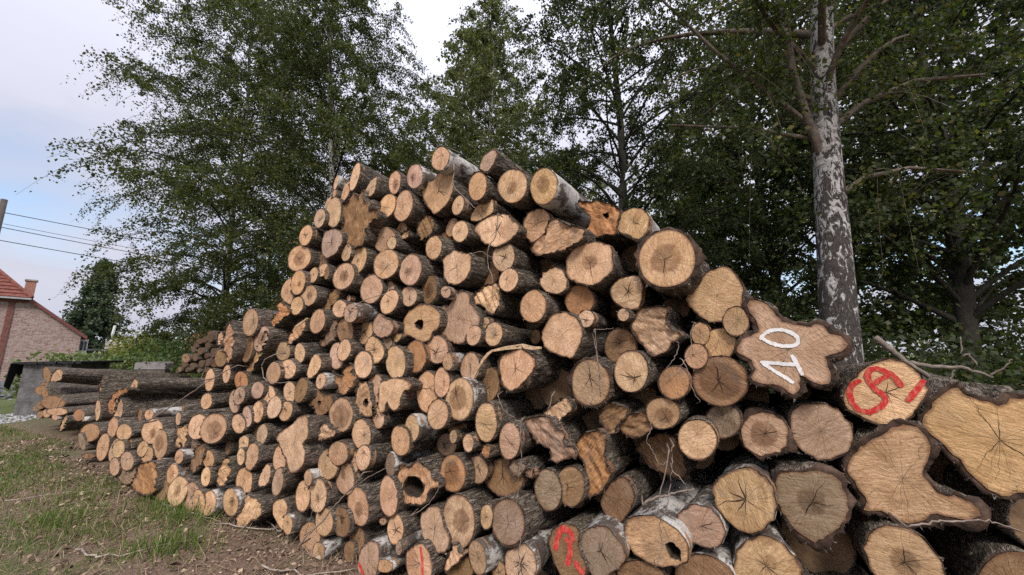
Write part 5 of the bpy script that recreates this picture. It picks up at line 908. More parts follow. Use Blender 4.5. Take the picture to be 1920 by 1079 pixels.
TWIGS = [
(0.006,((-1.284,2.936,1.944),(-1.158,2.876,2.007),(-0.973,2.787,2.042)),'bent dark twig stuck against the white birch log end',0),
(0.007,((-0.411,2.431,2.927),(-0.413,2.432,2.834),(-0.406,2.428,2.749),(-0.316,2.386,2.639),(-0.235,2.347,2.543)),'angled pale twig hanging beside the kite-shaped log',0),
(0.006,((-0.093,2.301,2.5),(-0.106,2.308,2.357),(-0.15,2.329,2.281),(-0.16,2.333,2.178),(-0.126,2.317,2.064),(-0.125,2.316,1.949),(-0.106,2.308,1.891)),'long wavy twig hanging down from the shield-shaped log',0),
(0.004,((-0.291,2.418,2.253),(-0.213,2.38,2.262),(-0.166,2.358,2.237),(-0.121,2.337,2.205)),'short forked twig crossing the many-cracked pale log',0),
(0.01,((-1.539,2.946,0.222),(-1.459,2.908,0.316),(-1.358,2.86,0.405),(-1.243,2.806,0.541),(-1.139,2.756,0.649),(-1.011,2.695,0.797)),'long straight stick leaning across the lower left logs',0),
(0.005,((-1.151,2.784,0.64),(-1.008,2.715,0.745),(-0.86,2.645,0.834)),'thin twig above the long leaning stick',0),
(0.004,((-1.496,2.948,0.298),(-1.465,2.933,0.414),(-1.43,2.917,0.499),(-1.309,2.859,0.614)),'thin upright twig beside the long leaning stick',0),
(0.012,((-3.959,4.178,0.851),(-3.585,4.0,1.022),(-3.27,3.85,1.172),(-2.956,3.7,1.327),(-2.549,3.506,1.486)),'long dark stick leaning diagonally on the left stack',0),
(0.008,((-3.075,3.757,1.329),(-2.997,3.72,1.505),(-2.858,3.653,1.634),(-2.747,3.6,1.786),(-2.491,3.478,1.774)),'bent twig in front of the tall split log',0),
(0.008,((-2.089,3.32,1.585),(-2.211,3.378,1.545),(-2.245,3.394,1.486),(-2.214,3.379,1.389),(-2.136,3.342,1.354),(-1.996,3.276,1.345),(-1.891,3.225,1.358)),'white looping twig in the left half of the pile',0),
(0.005,((0.758,1.851,1.17),(0.753,1.853,1.093),(0.745,1.857,1.033),(0.729,1.865,0.935),(0.716,1.871,0.875)),'thin pale vine hanging straight beside the dark hollow',0),
(0.005,((0.737,1.839,1.148),(0.723,1.845,1.084),(0.698,1.858,0.979),(0.679,1.866,0.908),(0.682,1.865,0.794),(0.683,1.865,0.723),(0.654,1.878,0.636)),'long pale vine hanging down over the rot pocket log',0),
(0.004,((0.761,1.872,1.05),(0.796,1.855,1.012),(0.81,1.848,0.977),(0.808,1.849,0.945)),'short curved vine right of the dark hollow',0),
(0.004,((0.694,1.926,1.227),(0.668,1.938,1.172),(0.688,1.928,1.129),(0.711,1.918,1.075),(0.73,1.909,1.067),(0.752,1.898,1.092),(0.756,1.896,1.131)),'looped vine under the mould-stained log',0),
(0.011,((0.661,2.03,0.844),(0.713,2.005,0.884),(0.766,1.98,0.902),(0.807,1.96,0.923),(0.877,1.927,0.951)),'peeled tan stick lying under the dark hollow',0),
(0.004,((0.463,2.014,1.374),(0.463,2.014,1.505),(0.457,2.017,1.587),(0.443,2.023,1.712),(0.487,2.003,1.723),(0.54,1.977,1.73)),'thin angular twig left of the dark brown round log',0),
(0.004,((0.888,1.789,1.744),(0.864,1.8,1.689),(0.863,1.801,1.63),(0.832,1.816,1.562),(0.808,1.827,1.535)),'thin bent twig left of the small stacked round logs',0),
(0.004,((0.815,1.824,1.647),(0.803,1.83,1.593),(0.778,1.842,1.551),(0.756,1.852,1.526)),'thin curved twig above the orange-rimmed log',0),
(0.004,((0.827,1.818,1.562),(0.844,1.81,1.489),(0.857,1.804,1.423),(0.879,1.793,1.374)),'thin twig running down right of the orange-rimmed log',0),
(0.006,((1.475,1.509,0.96),(1.54,1.478,0.992),(1.596,1.451,1.003),(1.658,1.421,1.018),(1.702,1.401,1.011),(1.746,1.38,0.998)),'thin pale branch lying below the boot-shaped log',0),
(0.006,((0.05,2.277,1.203),(0.052,2.276,1.092),(0.055,2.275,0.984),(0.033,2.286,0.92)),'pale vine hanging beside the torn tongue log',0),
(0.004,((-0.087,2.321,1.35),(-0.059,2.307,1.274),(0.001,2.279,1.228),(0.04,2.26,1.206)),'thin vine draped below the brown oval log',0),
(0.005,((0.234,2.234,1.36),(0.215,2.243,1.283),(0.195,2.253,1.201)),'short pale stick standing on the torn tongue log',0),
(0.005,((0.448,2.021,1.722),(0.455,2.018,1.591),(0.464,2.013,1.486),(0.459,2.016,1.417),(0.414,2.037,1.335)),'thin twig hanging over the thick-barked star log',0),
(0.005,((-1.652,3.0,0.181),(-1.657,3.003,0.278)),'short upright twig below the low white birch log',0),
(0.005,((-0.661,2.616,0.556),(-0.544,2.561,0.64),(-0.481,2.53,0.72),(-0.462,2.521,0.765)),'thin dark twig left of the orange-star log',0),
(0.004,((0.036,2.195,0.438),(0.039,2.194,0.539),(0.043,2.192,0.62),(0.017,2.204,0.679),(0.027,2.2,0.817),(0.047,2.19,1.015)),'thin vine hanging over the straw-tufted log',0),
(0.026,((1.892,1.941,1.677),(1.941,1.918,1.614),(1.987,1.896,1.549),(2.042,1.87,1.494),(2.089,1.848,1.434)),'thick grey branch slanting behind the log with red letters',1),
(0.02,((2.113,2.002,1.547),(2.186,1.968,1.529),(2.267,1.929,1.527),(2.325,1.901,1.507),(2.377,1.876,1.479)),'grey branch lying level behind the huge right-edge log',1),
(0.008,((2.337,1.895,1.532),(2.314,1.907,1.596),(2.296,1.915,1.585),(2.302,1.912,1.68)),'thin upright twig behind the huge right-edge log',1),
(0.008,((2.372,1.879,1.49),(2.412,1.86,1.523),(2.449,1.842,1.568)),'thin twig pointing up right behind the huge right-edge log',1),
(0.008,((2.241,1.941,1.454),(2.255,1.935,1.505),(2.267,1.929,1.527)),'small side twig on the branch behind the right-edge log',1)]
FILL = [(0.915,0.0,0.05,0.05),
(0.39,0.025,0.05,0.05),
(-0.435,0.0,0.05,0.05),
(-0.01,0.025,0.05,0.05),
(0.59,0.325,0.19,0.05),
(1.115,0.35,0.19,0.05),
(-0.785,0.075,0.084,-0.435),
(-1.06,0.05,0.056,-0.284),
(0.14,0.25,0.19,0.05),
(-0.285,0.175,0.175,0.05),
(0.665,0.0,0.05,0.05),
(-4.61,1.175,0.202,-0.399),
(-3.535,0.025,0.056,-0.456),
(-1.31,0.05,0.056,-0.379),
(1.165,0.0,0.05,0.05),
(1.165,0.95,0.151,-0.436),
(-4.585,1.6,0.143,-0.3),
(-0.885,1.35,0.151,-0.183),
(-1.51,0.0,0.056,-0.344),
(-4.21,0.025,0.056,-0.368),
(-1.96,0.025,0.056,-0.239),
(-3.91,1.475,0.14,-0.305),
(-0.56,0.1,0.1,0.05),
(0.865,0.575,0.119,-0.282),
(0.515,0.625,0.163,-0.189),
(0.89,0.175,0.112,0.05),
(-4.26,0.725,0.143,-0.28),
(-3.71,1.8,0.14,-0.303),
(-3.585,0.85,0.115,-0.332),
(-1.66,0.0,0.056,-0.405),
(-4.385,0.5,0.119,-0.308),
(-4.01,0.0,0.056,-0.494),
(-3.285,0.0,0.056,-0.441),
(-0.285,0.85,0.112,-0.476),
(-1.16,1.9,0.119,-0.402),
(-1.185,0.15,0.14,-0.394),
(-0.835,0.25,0.14,-0.352),
(-2.135,2.475,0.115,-0.436),
(-0.535,0.3,0.1,0.05),
(-1.785,2.25,0.115,-0.296),
(-3.26,1.05,0.112,-0.37),
(-1.26,1.55,0.112,-0.397),
(0.24,0.0,0.05,0.05),
(-1.11,1.275,0.115,-0.347),
(-0.685,1.15,0.115,-0.271),
(-3.685,0.0,0.056,-0.205),
(-1.485,2.45,0.125,-0.208),
(-2.31,0.625,0.112,-0.294),
(-3.16,2.25,0.119,-0.366),
(-0.385,1.05,0.101,-0.423),
(-3.235,0.525,0.112,-0.409),
(-1.01,2.225,0.119,-0.278),
(-5.185,0.0,0.056,-0.477),
(-4.685,0.375,0.115,-0.268),
(0.94,0.85,0.119,-0.409),
(-2.235,0.9,0.119,-0.203),
(1.215,0.625,0.119,-0.421),
(-1.885,0.4,0.112,-0.394),
(-0.46,1.775,0.089,-0.486),
(-3.01,2.475,0.101,-0.467),
(-2.585,0.0,0.056,-0.4),
(-4.035,1.3,0.101,-0.448),
(-3.21,1.575,0.101,-0.416),
(-4.86,0.0,0.056,-0.376),
(-2.185,1.05,0.101,-0.247),
(-0.635,0.675,0.101,-0.345),
(-3.26,0.325,0.101,-0.467),
(-3.36,1.975,0.101,-0.257),
(0.34,0.45,0.09,0.05),
(-4.71,0.95,0.089,-0.492),
(0.515,0.0,0.05,0.05),
(-2.935,3.1,0.101,-0.354),
(-4.185,0.15,0.101,-0.306),
(-0.935,0.0,0.056,-0.181),
(-2.385,0.0,0.056,-0.305),
(-2.46,1.975,0.101,-0.237),
(-3.335,2.675,0.112,-0.389),
(-0.635,2.5,0.101,-0.468),
(-1.81,0.025,0.056,-0.471),
(-1.51,3.0,0.101,-0.376),
(-3.51,1.6,0.112,-0.304),
(-0.31,2.25,0.101,-0.215),
(-1.06,2.6,0.089,-0.4),
(-1.435,1.1,0.089,-0.357),
(-0.935,0.95,0.112,-0.409),
(-4.01,1.125,0.101,-0.3),
(-3.11,0.0,0.056,-0.464),
(-2.635,0.125,0.112,-0.248),
(0.14,1.1,0.089,-0.278),
(-3.535,0.325,0.115,-0.266),
(-2.71,2.075,0.101,-0.379),
(1.04,0.075,0.075,0.05),
(-3.41,0.05,0.056,-0.467),
(-2.31,0.275,0.089,-0.234),
(-3.285,1.4,0.089,-0.382),
(-3.36,1.775,0.101,-0.425),
(-0.585,1.6,0.101,-0.252),
(-0.06,1.9,0.089,-0.2),
(-0.76,1.525,0.101,-0.361),
(-1.26,2.7,0.089,-0.446),
(-1.085,1.7,0.089,-0.461),
(0.84,0.4,0.09,0.05),
(-1.51,1.625,0.101,-0.413),
(-2.685,0.4,0.089,-0.313),
(-2.96,2.825,0.089,-0.316),
(-0.01,0.975,0.101,-0.349),
(-2.91,1.275,0.084,-0.47),
(-1.76,2.05,0.089,-0.277),
(0.315,1.35,0.089,-0.27),
(-0.935,0.525,0.089,-0.374),
(-0.76,2.2,0.084,-0.489),
(-2.935,0.8,0.089,-0.24),
(-4.685,1.4,0.089,-0.19),
(-0.31,1.325,0.101,-0.217),
(0.79,0.05,0.05,0.05),
(-3.785,0.475,0.089,-0.36),
(-1.51,0.925,0.089,-0.373),
(-2.035,1.15,0.089,-0.239),
(-3.66,0.65,0.089,-0.241),
(-2.31,1.425,0.101,-0.37),
(-3.01,1.95,0.089,-0.387),
(-1.41,0.0,0.056,-0.401),
(-3.785,2.425,0.115,-0.413),
(0.94,1.075,0.084,-0.2),
(-1.785,1.075,0.089,-0.335),
(-1.26,2.125,0.089,-0.447),
(1.215,0.1,0.079,0.05),
(-4.685,0.65,0.089,-0.486),
(-2.01,2.85,0.089,-0.282),
(-4.385,1.45,0.089,-0.452),
(-3.01,1.675,0.089,-0.386),
(-0.16,1.55,0.084,-0.477),
(-2.535,2.45,0.079,-0.253),
(0.39,0.125,0.079,0.05),
(-1.66,0.6,0.089,-0.403),
(-4.41,0.0,0.056,-0.449),
(-0.16,0.0,0.05,0.05),
(-1.385,0.125,0.084,-0.333),
(-2.16,1.875,0.089,-0.212),
(-3.51,0.15,0.084,-0.242),
(-1.685,2.425,0.089,-0.23),
(-4.31,0.95,0.089,-0.21),
(-2.935,0.25,0.084,-0.229),
(-2.21,2.175,0.084,-0.377),
(-1.26,2.925,0.101,-0.214),
(-1.91,0.125,0.079,-0.423),
(0.64,0.9,0.084,-0.416),
(-3.61,1.25,0.089,-0.441),
(-2.11,0.0,0.056,-0.437),
(-1.885,0.875,0.084,-0.408),
(-3.935,0.75,0.089,-0.476),
(-2.235,0.45,0.089,-0.486),
(-1.61,0.125,0.089,-0.38),
(-3.585,1.925,0.084,-0.489),
(-3.26,0.1,0.079,-0.213),
(-4.085,0.5,0.084,-0.213),
(-1.835,2.7,0.084,-0.201),
(0.515,1.4,0.084,-0.246),
(-1.01,2.05,0.079,-0.3),
(-2.16,2.675,0.079,-0.327),
(-2.935,2.15,0.079,-0.398),
(-3.435,0.925,0.084,-0.418),
(-0.785,0.65,0.084,-0.207),
(-0.935,1.625,0.084,-0.309),
(-0.785,1.9,0.079,-0.354),
(-3.135,1.3,0.079,-0.3),
(-1.86,3.1,0.079,-0.218),
(-0.46,1.925,0.079,-0.371),
(-0.31,2.1,0.084,-0.3),
(-0.06,1.325,0.079,-0.399),
(-0.11,0.35,0.079,0.05),
(0.34,0.775,0.079,-0.339),
(0.315,1.05,0.084,-0.488),
(0.115,0.0,0.05,0.05),
(-2.485,3.075,0.079,-0.482),
(-3.86,0.875,0.079,-0.203),
(-2.61,2.35,0.079,-0.423),
(-0.135,0.8,0.079,-0.411),
(-5.01,0.375,0.084,-0.275),
(-4.135,0.325,0.084,-0.217),
(-4.41,0.325,0.084,-0.333),
(-0.66,0.0,0.056,-0.293),
(-5.035,0.025,0.056,-0.416),
(0.64,1.55,0.084,-0.474),
(-4.16,1.025,0.084,-0.302),
(-2.035,0.8,0.089,-0.273),
(-1.01,0.725,0.079,-0.34),
(-1.46,2.075,0.089,-0.403),
(-0.985,0.15,0.079,-0.432),
(0.59,0.1,0.071,0.05),
(-4.76,0.0,0.056,-0.364),
(-4.26,1.825,0.063,-0.275),
(-3.235,1.725,0.079,-0.288),
(-0.485,2.35,0.079,-0.451),
(-1.36,0.65,0.084,-0.346),
(-2.935,1.05,0.079,-0.196),
(-3.235,2.825,0.089,-0.315),
(-3.335,0.75,0.079,-0.256),
(-2.185,3.1,0.079,-0.393),
(-2.085,1.7,0.079,-0.203),
(-4.21,1.45,0.079,-0.267),
(-0.91,1.775,0.079,-0.211),
(-2.36,2.75,0.063,-0.333),
(-2.66,1.225,0.079,-0.495),
(-1.31,0.9,0.063,-0.353),
(1.218,0.934,0.125,0.1),
(1.387,1.037,0.13,0.1),
(1.236,0.718,0.105,0.08),
(1.402,0.81,0.115,0.08),
(1.052,0.499,0.11,0.05),
(1.208,0.488,0.11,0.06),
(1.375,0.587,0.115,0.06),
(1.572,1.232,0.13,0.05),
(0.858,0.522,0.11,0.05)]

def chaikin(P, it=2):
    P = np.asarray(P, float)
    for _ in range(it):
        Qn = np.roll(P, -1, 0)
        P = np.stack([P * .81 + Qn * .19, P * .19 + Qn * .81], 1).reshape(-1, 2)
    return P
def resample(P, n):
    P = np.vstack([P, P[:1]])
    d = np.r_[0, np.cumsum(np.hypot(*np.diff(P, axis=0).T))]
    s = np.linspace(0, d[-1], n, endpoint=False)
    return np.stack([np.interp(s, d, P[:, 0]), np.interp(s, d, P[:, 1])], 1), d[-1]
def area2(P):
    x, y = P.T
    return (x * np.roll(y, -1) - np.roll(x, -1) * y).sum() / 2
def inside(P, X):
    c = np.zeros(len(X), bool)
    x, y = X.T
    for i in range(len(P)):
        (x1, y1), (x2, y2) = P[i], P[i - 1]
        if y1 == y2:
            continue
        c ^= ((y1 > y) != (y2 > y)) & (x < (x2 - x1) * (y - y1) / (y2 - y1) + x1)
    return c
def dist_to(P, X):
    A, B = P, np.roll(P, -1, 0)
    ab = B - A
    t = np.clip(((X[:, None] - A[None]) * ab).sum(2) / np.maximum((ab * ab).sum(1), 1e-12), 0, 1)
    return np.sqrt((((A[None] + t[..., None] * ab) - X[:, None]) ** 2).sum(2)).min(1)
def cyc_noise(n, k, g):
    a = np.linspace(0, 2 * np.pi, n, endpoint=False)
    r = np.zeros(n)
    for f in k:
        r += g.normal() / f * np.cos(f * a + g.uniform(0, 6.28))
    return r

def make_log(row, idx):
    C, yaw, pit, sh, hole, bark, heart, torn, colr, mark, grp, label = row
    g = np.random.default_rng(100 + idx)
    root = empty('log', C, (R(-pit), 0, R(-yaw)))
    tag(root, label, 'log', ('cut logs of the big pile', 'logs of the far left stack', 'logs of the heap behind the left stack')[grp])
    if sh[0] == 'e':
        a, b, c, d = sh[1]
        rad = math.sqrt(abs(a * d - b * c))
        n = 26 if rad < .09 else 38
        th = np.linspace(0, 2 * np.pi, n, endpoint=False)
        P = np.stack([a * np.cos(th) + b * np.sin(th), c * np.cos(th) + d * np.sin(th)], 1)
        P *= (1 + 0.028 * cyc_noise(n, (2, 3, 4, 5, 7), g))[:, None]
        pith = g.normal(0, .16 * rad, 2)
    else:
        P = chaikin(sh[1], 1 if torn else 2)
        _, per = resample(P, 16)
        n = int(np.clip(per / .021, 30, 110))
        P, per = resample(P, n)
        rad = math.sqrt(abs(area2(P)) / math.pi)
        P = P + g.normal(0, .004 if torn else .0028, P.shape)
        pith = np.array([0., 0.])
        if not inside(P, pith[None])[0]:
            pith = P.mean(0)
    if area2(P) < 0:
        P = P[::-1].copy()
    n = len(P)
    # ---- cut face
    sp = math.sqrt(abs(area2(P)) / ((70 if rad < .09 else 130) * (3 if torn else 1)))
    lo, hi = P.min(0), P.max(0)
    gxs, gys = np.meshgrid(np.arange(lo[0], hi[0], sp), np.arange(lo[1], hi[1], sp * .87))
    X = np.stack([gxs.ravel(), gys.ravel()], 1)
    X[:, 0] += (np.round((X[:, 1] - lo[1]) / (sp * .87)) % 2) * sp * .5
    X += g.normal(0, sp * .12, X.shape)
    X = X[inside(P, X)]
    if len(X):
        X = X[dist_to(P, X) > sp * .4]
    HP = None
    if hole:
        HP, _ = resample(chaikin(hole, 2), 18)
        HP = HP + g.normal(0, .004, HP.shape)
        if area2(HP) < 0:
            HP = HP[::-1].copy()
        if len(X):
            X = X[~inside(HP, X)]
            X = X[dist_to(HP, X) > sp * .3]
        pith = HP.mean(0)
    pts = [P] + ([HP] if hole else []) + [X, pith[None]] if not hole else [P, HP, X]
    pts = np.vstack(pts)
    edges = [(i, (i + 1) % n) for i in range(n)]
    if hole:
        edges += [(n + i, n + (i + 1) % len(HP)) for i in range(len(HP))]
    vv, _, ff, ov, _, _ = delaunay_2d_cdt([Vector(q) for q in pts.tolist()], edges, [], 0, 1e-6)
    vv = np.array([(q.x, q.y) for q in vv])
    ff = np.array(ff)
    cen = vv[ff].mean(1)
    keep = inside(P, cen)
    if hole:
        keep &= ~inside(HP, cen)
    ff = ff[keep]
    db = dist_to(P, vv)
    dp = np.hypot(*(vv - pith).T)
    rho = dp / np.maximum(dp + db, 1e-6)
    def relief(A):
        if torn:
            ca, sa = math.cos(g0), math.sin(g0)
            p1, p2 = A[:, 0] * ca - A[:, 1] * sa + g0, A[:, 0] * sa + A[:, 1] * ca
            q = (vnoise(p1, p2 * .35, 26, 5) - .5) * .022
            q += (np.floor(vnoise(p1, p2 * .25, 55, 6) * 4) / 4 - .4) * .016
            q += (vnoise(p1, p2, 120, 8) - .5) * .010
            return q * min(1, rad / .1)
        return (vnoise(A[:, 0] + g0, A[:, 1], 16, 5) - .5) * .006
    g0 = g.uniform(0, 50)
    zf = -relief(vv)
    nv = len(vv)
    # local frame: X right, Y into the log, Z up
    FV = np.stack([vv[:, 0], zf, vv[:, 1]], 1)
    zP = -relief(P)
    sk = np.stack([P[:, 0] * .985, zP + .05, P[:, 1] * .985], 1)
    FV2 = np.stack([P[:, 0], zP, P[:, 1]], 1)
    Vf = np.vstack([FV, FV2, sk])
    loops = list(ff[:, [0, 1, 2]].ravel())
    sizes = [3] * len(ff)
    for i in range(n):
        j = (i + 1) % n
        loops += [nv + i, nv + n + i, nv + n + j, nv + j]
        sizes.append(4)
    me = mesh_np('cut_face', Vf, loops, sizes, not torn)
    at = me.attributes.new('rho', 'FLOAT', 'POINT')
    at.data.foreach_set('value', np.r_[rho, np.ones(2 * n)].astype(np.float32))
    uvl = me.uv_layers.new(name='cut')
    lp = np.array(loops)
    xy = Vf[lp][:, [0, 2]] - pith
    uvl.data.foreach_set('uv', xy.astype(np.float32).ravel())
    face = obj('cut_face', me, M_WOOD, root)
    face.color = tuple(colr) + (1,)
    face['heart'] = float(heart)
    face['torn'] = float(torn)
    # ---- bark
    th_b = {'D': .0035 + .022 * rad, 'S': .007 + .045 * rad, 'M': .006 + .03 * rad, 'B': .003 + .018 * rad}[bark]
    tn = np.roll(P, -1, 0) - np.roll(P, 1, 0)
    tn /= np.maximum(np.hypot(*tn.T), 1e-9)[:, None]
    nor = np.stack([tn[:, 1], -tn[:, 0]], 1)
    for _ in range(2):
        nor = (nor + np.roll(nor, 1, 0) + np.roll(nor, -1, 0)) / 3
    nor /= np.hypot(*nor.T)[:, None]
    L = g.uniform(1.9, 2.4)
    ax_yaw = R(34 + g.normal(0, 4.5)) - R(yaw)             # log axis against the face normal
    ax = np.array([math.sin(ax_yaw), math.cos(ax_yaw), math.tan(R(pit)) + math.tan(R(g.normal(-2.0, 2.2)))])
    S = [0, .035, .09, .18, .32, .55, .85, 1.25, 1.65, L]
    if rad > .12:
        S = [0, .03, .07, .12, .19, .28, .4, .55, .75, 1.0, 1.3, 1.65, L]
    cen0 = P.mean(0)
    angs = np.arctan2(*(P - cen0).T[::-1])
    circ = cen0 + np.stack([np.cos(angs), np.sin(angs)], 1) * rad * .97
    elong = 1.0 if sh[0] == 'p' else .55
    rows_ = []
    fr = g.normal(.002, .005, n) if not torn else -g.uniform(-.01, .03, n)
    rows_.append(np.stack([P[:, 0], zP + .006, P[:, 1]], 1))
    wob = g.normal(0, .012, (len(S), 2))
    lump = cyc_noise(n, (2, 3, 5, 7, 9), g)
    for k, s in enumerate(S):
        bl = min(1, s / .9) * elong
        O = P * (1 - bl) + circ * bl
        O = cen0 + (O - cen0) * (1 - .05 * s)
        amp = th_b * (1 + .30 * np.clip(g.normal(0, 1, n), -2, 2) * (.8 if bark in 'DS' else .3)) + .012 * rad / .1 * cyc_noise(n, (3, 5, 8), g) * .35
        peel = cyc_noise(n, (2, 3, 4, 6), g)
        amp = np.where((peel < -.75) & (bark in 'DS'), amp * .25, amp)
        amp = np.clip(amp, .002, None)
        if bark == 'S':
            amp *= (1 + .3 * np.abs(g.normal(0, 1, n))) * (1 + .9 * np.clip(lump, 0, 1.5))
        O = O + nor * amp[:, None] + wob[k] * min(1, s)
        y0 = (zP * max(0, 1 - s * 4)) + (fr - .002 if k == 0 else 0)
        rows_.append(np.stack([O[:, 0] + ax[0] * s, y0 + ax[1] * s, O[:, 1] + ax[2] * s], 1))
    B = np.vstack(rows_ + [rows_[-1].mean(0)[None]])
    nr = len(rows_)
    i0 = np.arange(n)
    i1 = (i0 + 1) % n
    lo_, sz_ = [], []
    for k in range(nr - 1):
        lo_.append(np.stack([k * n + i0, (k + 1) * n + i0, (k + 1) * n + i1, k * n + i1], 1).ravel())
        sz_ += [4] * n
    nb = len(sz_)
    lo_.append(np.stack([(nr - 1) * n + i0, np.full(n, nr * n), (nr - 1) * n + i1], 1).ravel())
    sz_ += [3] * n
    nfl = int(np.clip(rad * 260, 8, 60)) * (2 if bark == 'S' else 1) if bark != 'B' else 6
    if grp == 0:
        FL = []
        for q in range(nfl):
            ii = g.integers(0, n)
            if bark == 'S' and q % 2:
                ii = int(np.argmin(np.abs(angs + math.pi / 2 - g.normal(0, .9))))
            kk = 1 + int(min(nr - 3, g.integers(0, 3) if q % 3 else g.integers(0, 6)))
            b0 = rows_[kk][ii]
            dn = np.array([nor[ii, 0], 0, nor[ii, 1]])
            ln_ = min(g.gamma(2, .004) + .004, .016)
            dirf = dn * g.uniform(.2, 1) + g.normal(0, .45, 3) + np.array([0, 0, -.5 if bark == 'S' else -.1])
            dirf /= np.linalg.norm(dirf)
            sd = np.cross(dirf, g.normal(0, 1, 3))
            sd /= np.linalg.norm(sd)
            wq = ln_ * g.uniform(.25, .7)
            FL.append(np.stack([b0 - sd * wq - dn * .004, b0 + sd * wq - dn * .004, b0 + dirf * ln_ * (1.1 if bark == 'S' else .8)]))
        FLv = np.vstack(FL)
        base_i = len(B)
        B = np.vstack([B, FLv])
        lo_.append(base_i + np.arange(len(FLv)))
        sz_ += [3] * len(FL)
    mb = mesh_np('bark', B, np.concatenate(lo_), sz_, True)
    mb.materials.append(M_BARK[bark])
    mb.materials.append(M_BACK)
    mb.materials.append(M_INNER)
    mi = np.zeros(len(sz_), np.int32)
    mi[nb:nb + n] = 1
    mi[:n] = 2
    mb.polygons.foreach_set('material_index', mi)
    obj('bark', mb, None, root)
    # ---- hollow
    if hole:
        m = MB()
        k = len(HP)
        dep = .35 + rad
        rings = []
        for s, q in ((-.004, 1.0), (.04, 1.02), (.12, .95), (dep, .6)):
            c_ = HP.mean(0)
            rings.append([(c_[0] + (x - c_[0]) * q + ax[0] * s, s, c_[1] + (y - c_[1]) * q) for x, y in HP])
        vvs = sum(rings, [])
        fs = []
        for r_ in range(3):
            fs += [(r_ * k + i, (r_ + 1) * k + i, (r_ + 1) * k + (i + 1) % k, r_ * k + (i + 1) % k) for i in range(k)]
        fs.append(tuple(3 * k + i for i in range(k)))
        m.add(vvs, fs).build('hollow', M_HOLLOW, root)
    # ---- painted marks
    if mark:
        ck, wdt, pls = mark
        for pl in pls:
            A = np.array(pl)
            d_ = np.r_[0, np.cumsum(np.hypot(*np.diff(A, axis=0).T))]
            m_ = max(6, int(d_[-1] / .008))
            s_ = np.linspace(0, d_[-1], m_)
            A = np.stack([np.interp(s_, d_, A[:, 0]), np.interp(s_, d_, A[:, 1])], 1)
            if m_ > 8:
                A[1:-1] = (A[:-2] + 2 * A[1:-1] + A[2:]) / 4
                A[1:-1] = (A[:-2] + 2 * A[1:-1] + A[2:]) / 4
            tg = np.gradient(A, axis=0)
            tg /= np.hypot(*tg.T)[:, None]
            nn = np.stack([-tg[:, 1], tg[:, 0]], 1)
            hw = wdt / 2 * (1 + g.normal(0, .13, (m_, 1)))
            hw[0] *= .6; hw[-1] *= .6
            A[0] -= tg[0] * wdt * .25; A[-1] += tg[-1] * wdt * .25
            hw2 = wdt / 2 * (1 + g.normal(0, .13, (m_, 1)))
            hw2[0] *= .6; hw2[-1] *= .6
            W = np.vstack([A + nn * hw, A, A - nn * hw2])
            yy = -relief(W) - .0035
            VV = np.stack([W[:, 0], yy, W[:, 1]], 1)
            fs = []
            for i in range(m_ - 1):
                fs += [(i, i + 1, m_ + i + 1, m_ + i), (m_ + i, m_ + i + 1, 2 * m_ + i + 1, 2 * m_ + i)]
            MB().add(VV, fs).build('paint_stroke', M_WHITE if ck == 'w' else M_RED, root)
    return root

for i_, row_ in enumerate(LOGS):
    make_log(row_, i_)

# logs packed deep in the gaps and below the frame: one mass
def fill_logs():
    V_, L_, S_, MI = [], [], [], []
    k0 = 0
    for u, z, r, d in FILL:
        c = U0 * u + N0 * (C0 - d) + np.array([0, 0, z])
        yw = R(34 + rng.normal(0, 3))
        ax = np.array([math.sin(yw), math.cos(yw), 0])
        rt = np.array([math.cos(yw), -math.sin(yw), 0])
        n = 14
        a = np.linspace(0, 2 * np.pi, n, endpoint=False)
        rr = r * (1 + .04 * cyc_noise(n, (2, 3, 4), rng))
        ring = rt[None] * (np.cos(a) * rr)[:, None] + np.array([0, 0, 1.])[None] * (np.sin(a) * rr)[:, None]
        seg = [c + ring * q + ax * s for s, q in ((0, .93), (0.004, 1), (.5, 1), (1.2, .97), (2.0, .93))]
        v = np.vstack(seg + [c[None]])
        i0 = np.arange(n); i1 = (i0 + 1) % n
        for q in range(4):
            L_.append((k0 + np.stack([q * n + i0, q * n + i1, (q + 1) * n + i1, (q + 1) * n + i0], 1)).ravel())
            S_ += [4] * n; MI += [0] * n
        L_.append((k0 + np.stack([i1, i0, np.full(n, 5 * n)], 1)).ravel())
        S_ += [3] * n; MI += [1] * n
        V_.append(v)
        k0 += len(v)
    me = mesh_np('packed_logs', np.vstack(V_), np.concatenate(L_), S_, False)
    me.materials.append(M_BARK['D'])
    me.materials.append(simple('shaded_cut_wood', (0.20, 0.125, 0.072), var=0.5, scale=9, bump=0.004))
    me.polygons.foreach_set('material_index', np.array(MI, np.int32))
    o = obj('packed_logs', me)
    tag(o, 'small log ends packed deep in the gaps between the pile logs', 'logs', kind='stuff')
if FILL:
    fill_logs()

